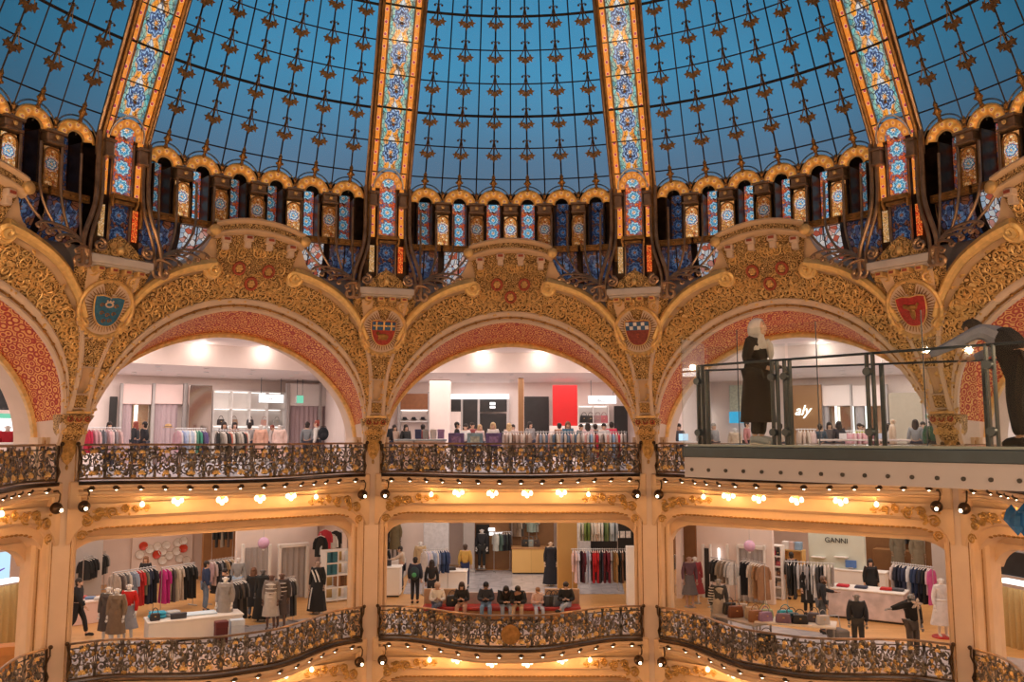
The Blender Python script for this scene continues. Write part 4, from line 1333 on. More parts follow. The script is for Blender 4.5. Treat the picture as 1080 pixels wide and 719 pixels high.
# ribs of stained glass
RBS = (0.0, 12.0, 4.6)
def rp(x, z, off=0.0):
    r = rdome(z) if z > 7.35 else rdome(7.35) + .02 * (7.35 - z)
    r -= off
    return Vector((x, math.sqrt(r * r - x * x), z))
def build_rib():
    root = thing('stained_glass_rib', 'x', 'dome rib')
    def strip(x0, x1, z0, z1, off, n, vs):
        return MB().grid(lambda u, v: rp(x0 + (x1 - x0) * u, z0 + (z1 - z0) * v, off), 6, n, uvf=lambda u, v: (u, v * (z1 - z0) / vs))
    strip(-.345, .345, 7.95, 15.4, .12, 30, .85).build('glass_strip', M['st_rib'], root, RBS)
    for s_ in (-1, 1):
        strip(s_ * .445 - .075, s_ * .445 + .075, 7.3, 15.4, .13, 30, .15 * 2).build('glass_border', M['st_border'], root, RBS)
        zz = [5.2 + 10.2 * i / 50 for i in range(51)]
        MB().tube([rp(s_ * .355, z, .17) for z in zz if z > 7.3], .024, 5).build('inner_moulding', M['gilt_dark'], root, RBS)
        MB().tube([rp(s_ * .55, z, .2) for z in zz], .045, 6).build('gilded_moulding', M['gilt_dark'], root, RBS)
        MB().tube([rp(s_ * .645, z, .13) for z in zz if z > 6.8], .05, 6).build('outer_moulding', M['bronze_rod'], root, RBS)
        MB().grid(lambda u, v: rp(s_ * (.52 + .16 * u), 7.0 + 8.4 * v, .06), 2, 30).build('moulding_ground', M['bronze'], root, RBS)
    m = MB()
    for k, z in enumerate(RINGZ):
        if z < 15.3: m.tube([rp(-.54, z, .16), rp(0, z, .16), rp(.54, z, .16)], .034 if k % 3 == 2 else .018, 4)
    m.build('cross_bar', M['leadbar'], root, RBS)
    m = MB()
    for z in RINGZ[1:]:
        zc = z - .42
        p = rp(0, zc, .17); m.ball(p, (.05, .03, .05), 6, 5)
    m.build('boss', M['gilt_dark'], root, RBS)
    # the lower storey of the rib, below the gilded arch head
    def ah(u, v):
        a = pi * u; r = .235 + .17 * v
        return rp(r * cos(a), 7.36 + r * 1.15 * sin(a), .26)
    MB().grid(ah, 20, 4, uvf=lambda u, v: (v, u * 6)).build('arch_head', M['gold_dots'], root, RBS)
    MB().tube([rp(.44 * cos(a), 7.36 + .54 * sin(a), .27) for a in [pi * i / 20 for i in range(21)]], .028, 5).build('arch_moulding', M['steel'], root, RBS)
    strip(-.235, .235, 5.95, 7.62, .17, 12, .47).build('lower_glass', M['st_flowers'], root, RBS)
    strip(-.25, .25, 4.7, 5.75, .14, 8, .5).build('base_glass', M['st_blue'], root, RBS)
    m = MB().box((0, 12.0 - .2, 5.85), (.62, .2, .12)).box((0, 12.0 - .2, 5.72), (.5, .16, .08))
    for s_ in (-1, 1): m.tube([(s_ * .3, 11.78, 5.6), (s_ * .33, 11.72, 5.75), (s_ * .3, 11.72, 5.9)], .04, 5)
    m.build('sill', M['gilt_dark'], root, RBS)
    for s_ in (-1, 1):
        strip(s_ * .43 - .075, s_ * .43 + .075, 5.9, 6.8, .15, 8, .25).build('side_glass', M['st_border'], root, RBS)
        strip(s_ * .43 - .075, s_ * .43 + .075, 4.85, 5.65, .13, 8, .2).build('lower_side_glass', M['st_red'] if s_ > 0 else M['st_amber'], root, RBS)
        m = MB().box((s_ * .44, 11.82, 7.0), (.22, .2, .34)).box((s_ * .44, 11.8, 7.2), (.27, .24, .07)).box((s_ * .44, 11.8, 6.82), (.25, .22, .06))
        m.build('bracket_capital', M['bronze_rod'], root, RBS)
        MB().tube([rp(s_ * .27, z, .19) for z in (4.7, 5.3, 6, 6.6, 7.3)], .03, 5).build('jamb', M['bronze_rod'], root, RBS)
    MB().grid(lambda u, v: rp(-.62 + 1.24 * u, 4.5 + 2.95 * v, .02), 4, 8).build('backing', M['bronze'], root, RBS)
    return root
RL = ['stained glass dome rib second from the left edge, leaning over the blue shield', 'stained glass dome rib rising above the shield with three crosses', 'stained glass dome rib rising above the chequered shield', 'stained glass dome rib leaning over the all red shield at right']
rb0 = build_rib()
for k, A in enumerate(PILS):
    loc = rot(A, RBS)
    if k == 0: rb0.location = loc; rb0.rotation_euler = (0, 0, -rad(A)); rb0['label'] = 'stained glass dome rib leaning over the blue shield at left'; rb0['group'] = 'stained glass ribs of the dome'
    else: dup(rb0, loc, -rad(A), RL[k])

# gallery of arched windows between the ribs
GB = (0.0, 12.3, 4.55)                        # base of a gallery window in a frame pointing at its own azimuth
def build_gwin(mat, low):
    root = thing('gallery_window', 'x', 'window')
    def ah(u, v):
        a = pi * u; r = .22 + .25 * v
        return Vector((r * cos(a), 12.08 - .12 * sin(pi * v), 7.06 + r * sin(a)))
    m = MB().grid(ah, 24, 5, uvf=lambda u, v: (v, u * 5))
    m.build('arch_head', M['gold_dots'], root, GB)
    for r, y, q in ((.475, 12.06, .03), (.215, 12.06, .028)):
        MB().tube([(r * cos(a), y, 7.06 + r * sin(a)) for a in [pi * i / 24 for i in range(25)]], q, 5).build('arch_bead', M['gilt'], root, GB)
    MB().tube([(.55 * cos(a), 12.03, 7.08 + .57 * sin(a)) for a in [pi * i / 24 for i in range(25)]], .022, 5).build('outer_ring', M['steel'], root, GB)
    MB().grid(lambda u, v: Vector((-.2 + .4 * u, 12.66, 5.75 + 1.5 * v)), 4, 8, uvf=lambda u, v: (u, v * 3.6 + .1)).build('tall_pane', mat, root, GB)
    m = MB()
    for s_ in (-1, 1):
        m.box((s_ * .235, 12.4, 6.4), (.05, .5, 1.35))
    m.build('jamb', M['bronze'], root, GB)
    m = MB().box((0, 12.22, 5.7), (.98, .26, .1)).box((0, 12.14, 5.77), (.98, .1, .04)).box((0, 12.14, 5.63), (.98, .1, .04))
    for i in range(5): m.ball((-.4 + .2 * i, 12.09, 5.7), .035, 6, 4)
    m.build('string_course', M['gilt_dark'], root, GB)
    def lg(u, v):
        return Vector((-.44 + .88 * u, 12.30 + .42 * v ** 2, 5.62 - .95 * v))
    MB().grid(lg, 6, 6, uvf=lambda u, v: (u, v * 1.1)).build('lower_pane', low, root, GB)
    m = MB()
    for x in (-.47, .0): m.tube([(x, 12.26 + .42 * v ** 2, 5.62 - .95 * v) for v in (0, .25, .5, .75, 1)], .018, 4)
    m.build('glazing_bar', M['bronze'], root, GB)
    return root
def build_gpier(mat):
    root = thing('gallery_pier', 'x', 'pier')
    m = MB().box((0, 12.12, 6.93), (.42, .3, .2)).box((0, 12.09, 7.06), (.50, .36, .06)).box((0, 12.1, 6.8), (.46, .34, .06))
    m.build('bronze_capital', M['bronze_rod'], root, GB)
    MB().lathe([(.02, 0), (.06, .02), (.05, .05), (0.01, .07)], 8).build('capital_boss', M['gilt'], root)
    root.children[-1].location = (0, 11.94 - GB[1], 6.93 - GB[2]); root.children[-1].rotation_euler = (rad(90), 0, 0)
    MB().grid(lambda u, v: Vector((-.19 + .38 * u, 12.12 - .03 * sin(pi * u), 5.8 + .92 * v)), 6, 6, uvf=lambda u, v: (u, v * 2.42)).build('rosette_pane', mat, root, GB)
    MB().tube([(-.2, 12.08, 5.78), (-.2, 12.08, 6.5)] + [(.2 * cos(a), 12.08, 6.5 + .2 * sin(a)) for a in [pi - pi * i / 10 for i in range(11)]] + [(.2, 12.08, 5.78)], .026, 5).build('pane_frame', M['gilt_dark'], root, GB)
    MB().box((0, 12.26, 6.3), (.44, .2, 1.1)).build('pier_core', M['bronze'], root, GB)
    m = MB().lathe([(.03, 0), (.055, .04), (.03, .1), (.06, .18), (.02, .28)], 7)
    q = m.build('finial', M['gilt_dark'], root); q.location = (0, 12.02 - GB[1], 7.16 - GB[2])
    return root
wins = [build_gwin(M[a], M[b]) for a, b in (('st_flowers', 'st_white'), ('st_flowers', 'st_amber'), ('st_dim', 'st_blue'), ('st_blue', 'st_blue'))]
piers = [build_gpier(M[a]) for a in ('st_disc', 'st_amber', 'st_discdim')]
uw = [False] * 4; up = [False] * 3
# which pane shows lit or dark, read off the photograph bay by bay
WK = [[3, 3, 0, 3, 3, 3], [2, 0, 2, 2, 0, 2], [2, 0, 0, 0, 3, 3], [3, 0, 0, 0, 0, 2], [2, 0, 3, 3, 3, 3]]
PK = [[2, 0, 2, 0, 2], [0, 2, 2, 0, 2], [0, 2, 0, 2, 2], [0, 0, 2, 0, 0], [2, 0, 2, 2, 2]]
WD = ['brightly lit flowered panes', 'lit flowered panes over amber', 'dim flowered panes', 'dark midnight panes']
GN = ['from left in the leftmost gallery row', 'from left in the gallery between the two left ribs', 'from left in the middle gallery row', 'from left in the gallery between the two right ribs', 'from left in the rightmost gallery row']
ORD = ['first', 'second', 'third', 'fourth', 'fifth', 'sixth']
tmax = T18 - .66 / 12.2
for k, A in enumerate(BAYS):
    for i in range(6):
        th = math.degrees(tmax * (-1 + (2 * i + 1) / 6)) + A
        w = WK[k][i]
        lab = '%s arched window %s, %s' % (ORD[i], GN[k], WD[w])
        loc = rot(th, GB); g = 'arched gallery windows ' + GN[k]
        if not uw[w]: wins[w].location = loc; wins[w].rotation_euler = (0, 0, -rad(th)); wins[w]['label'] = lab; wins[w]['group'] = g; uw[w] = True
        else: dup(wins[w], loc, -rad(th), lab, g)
    for i in range(5):
        th = math.degrees(tmax * (-1 + (2 * i + 2) / 6)) + A
        w = PK[k][i]
        lab = '%s bronze pier %s, %s' % (ORD[i], GN[k], ('bright flowered pane', 'amber pane', 'dark pane')[w])
        loc = rot(th, GB); g = 'bronze gallery piers ' + GN[k]
        if not up[w]: piers[w].location = loc; piers[w].rotation_euler = (0, 0, -rad(th)); piers[w]['label'] = lab; piers[w]['group'] = g; up[w] = True
        else: dup(piers[w], loc, -rad(th), lab, g)
for w in range(4):
    if not uw[w]:
        for c in list(wins[w].children): bpy.data.objects.remove(c)
        bpy.data.objects.remove(wins[w])
for w in range(3):
    if not up[w]:
        for c in list(piers[w].children): bpy.data.objects.remove(c)
        bpy.data.objects.remove(piers[w])
# dark bronze wall behind the gallery, and the roof ring outside it
m = MB()
def gw(u, v):
    a = rad(-92 + 184 * u); r, z = [(13.15, 4.6), (13.05, 5.2), (13.0, 5.7), (13.0, 7.3), (12.2, 7.45)][int(round(v * 4))]
    return Vector((r * sin(a), r * cos(a), z))
m.grid(gw, 92, 4, flip=True)
struct(m.build('wall_gallery', M['bronze']))

# bundles of bent bronze rods springing from each pillar head
KB = (0.0, 12.0, 4.2)
def build_rods():
    root = thing('bronze_rod_bracket', 'x', 'bracket')
    def bez(p, n=16):
        out = []
        for i in range(n + 1):
            t = i / n
            a = [Vector(q) for q in p]
            while len(a) > 1: a = [x.lerp(y, t) for x, y in zip(a, a[1:])]
            out.append(a[0])
        return out
    def arc(x, z, r): 
        r_ = r; return Vector((x, math.sqrt(r_ * r_ - x * x), z))
    for s_ in (-1, 1):
        # rods that stand on the gallery piers and sweep back to the pillar
        for j, (x0, xe) in enumerate(((1.02, .98), (1.5, 1.2), (2.02, 1.42), (2.5, 1.62))):
            top = arc(s_ * x0, 6.75, 12.0)
            pts = [top, arc(s_ * x0, 5.9, 11.98)] + bez([arc(s_ * x0, 5.9, 11.98), arc(s_ * x0, 5.5, 11.95), arc(s_ * (x0 * .8 + xe * .2), 5.1, 11.9), arc(s_ * xe, 4.5 + .05 * j, 11.85)], 14)
            MB().tube(pts, .034, 6).build('rod', M['bronze_rod'], root, KB)
        # flat fan of curled rods at the foot
        for j in range(5):
            xe = 2.2 - .24 * j; z = 4.72 - .10 * j
            pts = bez([arc(s_ * .86, 4.22, 11.75), arc(s_ * (1.0 - .02 * j), z + .10, 11.75), arc(s_ * (xe - .55), z + .18, 11.7), arc(s_ * (xe - .1), z + .14, 11.66), arc(s_ * xe, z - .02, 11.62)], 14)
            e = pts[-1]
            pts += [e + Vector((-s_ * (.05 - .05 * cos(q)), 0, -.05 * sin(q))) for q in (.8, 1.6, 2.4, 3.2, 4.0)]
            MB().tube(pts, [.036] * 15 + [.034, .034, .032, .03, .026], 6).build('curled_rod', M['bronze_rod'], root, KB)
        # heavy S rods flanking the rib
        for x0, x1, q in ((.66, .98, .058), (.52, .8, .045)):
            pts = [rp(s_ * x0, 7.4, .2), rp(s_ * x0, 6.4, .24)] + bez([rp(s_ * x0, 6.4, .24), rp(s_ * x0, 5.6, .3), rp(s_ * (x0 + .02), 5.3, .35), rp(s_ * (x1 + .15), 4.9, .4), rp(s_ * x1, 4.1, .45)], 16)
            e = pts[-1]
            pts += [e + Vector((s_ * (.1 - .1 * cos(a)), 0, -.1 * sin(a))) for a in (.8, 1.6, 2.4, 3.2, 4.0, 4.8)]
            MB().tube(pts, q, 7).build('stay', M['bronze_rod'], root, KB)
        c = rp(s_ * .62, 4.55, .5)
        MB().tube([(a, c.y, b) for a, b in spiral(c.x, c.z, .16, 1.6, pi / 2, s_, 18)], .045, 6).build('foot_scroll', M['bronze_rod'], root, KB)
    return root
kr = build_rods()
KL = ['bundle of bent bronze rods above the blue shield', 'bundle of bent bronze rods above the shield with three crosses', 'bundle of bent bronze rods above the chequered shield', 'bundle of bent bronze rods above the all red shield']
for k, A in enumerate(PILS):
    loc = rot(A, KB)
    if k == 0: kr.location = loc; kr.rotation_euler = (0, 0, -rad(A)); kr['label'] = KL[0]; kr['group'] = 'bronze rod brackets'
    else: dup(kr, loc, -rad(A), KL[k])
# ------------------------------------------------------------------ floors, ceilings, enclosing walls
def ring(m, r0, r1, z, a0=-92, a1=92, n=60, flip=False):
    m.grid(lambda u, v: Vector(((r0 + (r1 - r0) * v) * sin(rad(a0 + (a1 - a0) * u)), (r0 + (r1 - r0) * v) * cos(rad(a0 + (a1 - a0) * u)), z)), n, 1, flip=flip)
def bayring(m, y0, y1, z):
    """polygonal ring that follows the bays"""
    for A in BAYS:
        t = math.tan(T18)
        m.add([rot(A, p) for p in ((-y0 * t, y0, z), (y0 * t, y0, z), (y1 * t, y1, z), (-y1 * t, y1, z))], [(0, 1, 2, 3)])
ZU, ZL, ZG = ZB, ZB + LEV['lower'], ZB + 2 * LEV['lower']
YW = 28.0                                   # shop fronts at the back of the upper storey
for z, mat, y1 in ((ZU, 'marble', 31), (ZL, 'woodfloor', 31), (ZG, 'marble', 31)):
    m = MB(); bayring(m, 13.4, y1, z)
    struct(m.build('floor', M[mat], smooth=False))
m = MB(); bayring(m, 13.4, 16.9, ZL + .006); m.add([(-4.2, 20.4, ZL + .006), (4.4, 20.4, ZL + .006), (4.9, 26.4, ZL + .006), (-4.6, 26.4, ZL + .006)], [(0, 1, 2, 3)])
struct(m.build('floor_border', M['marble'], smooth=False))
m = MB(); ring(m, .0, 13.6, ZG - .02, 0, 360, 60)
struct(m.build('floor_hall', M['marble'], smooth=False))
m = MB(); bayring(m, 13.9, 21.4, 3.42)
struct(m.build('ceiling_front', M['pinkwhite'], smooth=False))
m = MB()
for A in BAYS:
    t = math.tan(T18)
    m.add([rot(A, p) for p in ((-21.4 * t, 21.4, 3.42), (21.4 * t, 21.4, 3.42), (21.4 * t, 21.4, 2.6), (-21.4 * t, 21.4, 2.6))], [(0, 1, 2, 3)])
    m.add([rot(A, p) for p in ((-15.6 * t, 15.6, 3.42), (15.6 * t, 15.6, 3.42), (15.6 * t, 15.6, 3.22), (-15.6 * t, 15.6, 3.22))], [(0, 1, 2, 3)])
    m.add([rot(A, p) for p in ((-15.6 * t, 15.6, 3.22), (15.6 * t, 15.6, 3.22), (15.9 * t, 15.9, 3.22), (-15.9 * t, 15.9, 3.22))], [(0, 1, 2, 3)])
struct(m.build('ceiling_bulkhead', M['pinkwhite'], smooth=False))
m = MB(); bayring(m, 21.4, 31, 2.6)
struct(m.build('ceiling_back', M['pinkwhite'], smooth=False))
for z in (ZU - .62, ZL - .62):
    m = MB(); bayring(m, 13.9, 31, z - 1.0 if False else z - .85)
    struct(m.build('ceiling_lower', M['pinkwhite'], smooth=False))
for lev, (z0, z1) in {'upper': (ZU, 2.7), 'lower': (ZL, ZU - 1.3), 'ground': (ZG, ZL - 1.3)}.items():
    for A in BAYS:
        t = math.tan(T18)
        m = MB().box((0, YW + .1, (z0 + z1) / 2), (2 * YW * t + .2, .2, z1 - z0), ch=.01)
        o = struct(m.build('wall_back', M['pinkwhite'], None, (0, YW, z0), smooth=False)); o.location = rot(A, (0, YW, z0)); o.rotation_euler = (0, 0, -rad(A))
    for A in (-90, -54, -18, 18, 54, 90):
        r0 = 20.5
        m = MB().box((0, (r0 + 29.2) / 2, (z0 + z1) / 2), (.18, 29.2 - r0, z1 - z0), ch=.01)
        if abs(A) == 90: m.box((0, (13.8 + r0) / 2, (z0 + z1) / 2), (.18, r0 - 13.8, z1 - z0), ch=.01)
        o = struct(m.build('wall_side', M['pinkwhite'], None, (0, r0, z0), smooth=False)); o.location = rot(A, (0, r0, z0)); o.rotation_euler = (0, 0, -rad(A))
# the half of the hall behind the camera
m = MB()
m.grid(lambda u, v: Vector((16.2 * sin(rad(90 + 180 * u)), 16.2 * cos(rad(90 + 180 * u)), ZG + (7.4 - ZG) * v)), 60, 4, flip=True)
struct(m.build('wall_hall', M['cream']))
m = MB(); ring(m, 12.15, 16.4, 7.45, 0, 360, 100)
struct(m.build('ceiling_ring', M['grey_stone'], smooth=False))
m = MB()
for s_ in (-1, 1): m.add([(s_ * 13.3, 0, -4), (s_ * 16.4, 0, -4), (s_ * 16.4, 0, 7.5), (s_ * 13.3, 0, 7.5)], [(0, 1, 2, 3)])
struct(m.build('wall_return', M['cream'], smooth=False))
m = MB(); ring(m, 12.9, 31, 3.6)
struct(m.build('ceiling_top', M['grey_stone'], smooth=False))

# ------------------------------------------------------------------ light
def lamp(name, typ, loc, energy, color, size=.1, rz=None, size_y=None):
    d = bpy.data.lights.new(name, typ)
    d.energy = energy; d.color = color
    if typ == 'AREA':
        d.shape = 'RECTANGLE'; d.size = size; d.size_y = size_y or size
    elif typ == 'POINT': d.shadow_soft_size = size
    o = bpy.data.objects.new(name, d); COL.objects.link(o); o.location = loc
    if rz is not None: o.rotation_euler = (0, 0, rz)
    return o
WARM = (1.0, .50, .16)
for loc, lev, small in LAMP_POS:
    lamp('bulb_light', 'POINT', Vector((loc.x * .978, loc.y * .978, loc.z - .26)), LB * (.4 if small else 1), WARM, .1)
# unseen fill lamps added to light the facade, standing for balcony lamps behind camera
for A in (108, 144, 180, 216, 252):
    for z, kz in ((ZU - .9, .75), (ZL - .9, .5), (2.0, 1.7)):
        lamp('hall_fill_light', 'POINT', rot(A, (0, 11.9, z)), LH * kz, (1.0, .70, .42), .07)
for A in BAYS:
    rz = -rad(A)
    lamp('shop_light', 'AREA', rot(A, (0, 17.6, 3.36)), LS1, (1.0, .86, .78), 7.5, rz, 4.5)
    lamp('shop_light', 'AREA', rot(A, (0, 24.6, 2.55)), LS2, (1.0, .87, .80), 10.0, rz, 4.5)
    lamp('shop_light', 'AREA', rot(A, (0, 16.6, ZU - 1.52)), LS3, (1.0, .86, .74), 7.5, rz, 3.5)
    lamp('shop_light', 'AREA', rot(A, (0, 22.5, ZU - 1.52)), LS4, (1.0, .86, .74), 11.0, rz, 6.5)
    lamp('shop_light', 'AREA', rot(A, (0, 18.6, ZL - 1.52)), LS3, (1.0, .88, .80), 8.0, rz, 6)

# dusk sky beyond the dome
w = bpy.data.worlds.new('dusk_sky'); scene.world = w; w.use_nodes = True
t = w.node_tree; t.nodes.clear()
def wn(typ, ins=None, **kw):
    q = t.nodes.new(typ)
    for k, v in kw.items(): setattr(q, k, v)
    for k, v in (ins or {}).items():
        if hasattr(v, 'is_output'): t.links.new(v, q.inputs[k])
        else: q.inputs[k].default_value = v
    return q
tc = wn('ShaderNodeTexCoord').outputs['Generated']
sp = wn('ShaderNodeSeparateXYZ', {0: tc})
cr = wn('ShaderNodeValToRGB', {0: sp.outputs[2]})
st = [(.0, (.02, .03, .05)), (.24, (.15, .178, .23)), (.31, (.12, .205, .29)), (.40, (.085, .32, .49)), (.52, (.08, .35, .56)), (1.0, (.05, .25, .45))]
e = cr.color_ramp
while len(e.elements) < len(st): e.elements.new(.5)
for q, (p, c) in zip(e.elements, st): q.position = p; q.color = (*c, 1)
az = wn('ShaderNodeMapRange', {0: sp.outputs[1], 1: .70, 2: .93, 3: .22, 4: 1.0}).outputs[0]
nz = wn('ShaderNodeTexNoise', {'Vector': tc, 'Scale': 3.0, 'Detail': 4.0}).outputs[0]
cl = wn('ShaderNodeMapRange', {0: nz, 1: .35, 2: .7, 3: .88, 4: 1.12}).outputs[0]
s2 = wn('ShaderNodeMath', {0: az, 1: cl}, operation='MULTIPLY').outputs[0]
bg = wn('ShaderNodeBackground', {0: cr.outputs[0], 1: s2})
wo = wn('ShaderNodeOutputWorld'); t.links.new(bg.outputs[0], wo.inputs[0])
scene.view_settings.view_transform = 'Standard'
scene.view_settings.look = 'None'
scene.view_settings.exposure = EXPO
scene.view_settings.gamma = 1.0
scene.view_settings.use_curve_mapping = False
# ------------------------------------------------------------------ glass walkway reaching into the hall
def BW(s, z, inset=0.0):
    """point s metres along the near edge from the tip"""
    d = Vector((.666, -.746, 0)); nn = Vector((.746, .666, 0))
    p = Vector((2.36, 11.5 + CAM.y, z)) + d * s + nn * inset
    return p
FAR0, FAR1 = Vector((2.78, 12.1 + CAM.y, 0)), Vector((10.6, 7.9 + CAM.y, 0))
def BF(t, z): 
    p = FAR0.lerp(FAR1, t); p.z = z
    return p
SL_ = 8.2
wb = BW(0, -.53)
walk = thing('glass_walkway', 'white walkway with glass sides jutting in from the right edge', 'walkway', wb)
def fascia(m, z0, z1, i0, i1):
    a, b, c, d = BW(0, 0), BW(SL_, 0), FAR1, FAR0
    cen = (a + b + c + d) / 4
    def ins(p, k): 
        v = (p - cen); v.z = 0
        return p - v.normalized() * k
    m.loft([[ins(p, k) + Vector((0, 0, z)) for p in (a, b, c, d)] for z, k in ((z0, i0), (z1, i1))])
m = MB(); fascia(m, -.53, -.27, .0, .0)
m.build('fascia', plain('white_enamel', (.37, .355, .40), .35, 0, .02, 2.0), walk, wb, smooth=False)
m = MB()
d = BW(1, 0) - BW(0, 0)
az = math.atan2(d.y, d.x)
m.box(tuple(BW(SL_ / 2, -.20, .03)), (SL_, .10, .14), az, .01)
m.box(tuple((BF(.5, -.20))), ((FAR1 - FAR0).length, .08, .14), math.atan2((FAR1 - FAR0).y, (FAR1 - FAR0).x), .01)
e = FAR0 - BW(0, 0); m.box(tuple(((FAR0 + BW(0, 0)) / 2) + Vector((0, 0, -.2))), (e.length, .08, .14), math.atan2(e.y, e.x), .01)
m.build('edge_channel', plain('blue_steel', (.03, .052, .075), .3, .3, .1, 6.0), walk, wb)
m = MB(); fascia(m, -.135, -.10, .05, .05)
m.build('floor_pane', plain('frosted_floor_glass', (.30, .36, .38), .12, 0, .05, 1.0), walk, wb, smooth=False)
nn = Vector((-.746, -.666, 0))
for i in range(30):
    s = .12 + .26 * i
    c = BW(s, -.43, .0)
    t = MB().tube([c + nn * -.02, c + nn * .012], [.024, .024], 10)
    t.build('rivet_hole', M['black'], walk, wb)
SP = [.25, 1.35, 1.52, 2.55, 3.80, 5.1, 6.4, 7.7]
for i, s in enumerate(SP):
    m = MB()
    for o in (-.035, .035):
        p = BW(s + o, .40, .05); m.box(tuple(p), (.022, .07, 1.06), az, .004)
    m.build('post', M['darksteel'], walk, wb)
    for z in (.72, .05):
        c = BW(s, z, .02)
        MB().tube([c + nn * .02, c + nn * .07], [.05, .045], 12).build('clamp', M['darksteel'], walk, wb)
for a, b in ((-.02, .86), (.88, 1.94), (1.96, 3.16), (3.18, 4.4), (4.42, 5.7), (5.72, 7.0), (7.02, 8.1)):
    p, q = BW(a, 0, .0), BW(b, 0, .0)
    t = Vector((.746, .666, 0)) * .016
    m = MB().loft([[p + Vector((0, 0, z)), q + Vector((0, 0, z)), q + t + Vector((0, 0, z)), p + t + Vector((0, 0, z))] for z in (-.15, 1.35)])
    m.build('glass_panel', M['glass'], walk, wb, smooth=False)
    MB().tube([q + Vector((0, 0, -.1)), q + Vector((0, 0, 1.35))], .007, 4).build('panel_joint', M['darksteel'], walk, wb)
MB().tube([BW(.2, .93, .06), BW(SL_, .93, .06)], .015, 8).build('handrail', M['darksteel'], walk, wb)
MB().tube([BF(.0, .925), BF(1, .925)], .014, 8).build('handrail', M['darksteel'], walk, wb)
for t0 in (.005, .13, .26, .39, .53, .68, .84):
    p = BF(t0, .38); MB().box(tuple(p), (.05, .05, 1.08), az, .006).build('post', M['darksteel'], walk, wb)
    a, b = BF(t0, 0), BF(t0 + .12, 0)
    MB().loft([[a + Vector((0, 0, z)), b + Vector((0, 0, z)), b + Vector((.012, .014, z)), a + Vector((.012, .014, z))] for z in (-.15, 1.25)]).build('glass_panel', M['glass'], walk, wb, smooth=False)
a, b = BW(-.02, 0), FAR0.copy()
MB().loft([[a + Vector((0, 0, z)), b + Vector((0, 0, z)), b + Vector((.012, -.01, z)), a + Vector((.012, -.01, z))] for z in (-.15, 1.3)]).build('end_glass', M['glass'], walk, wb, smooth=False)

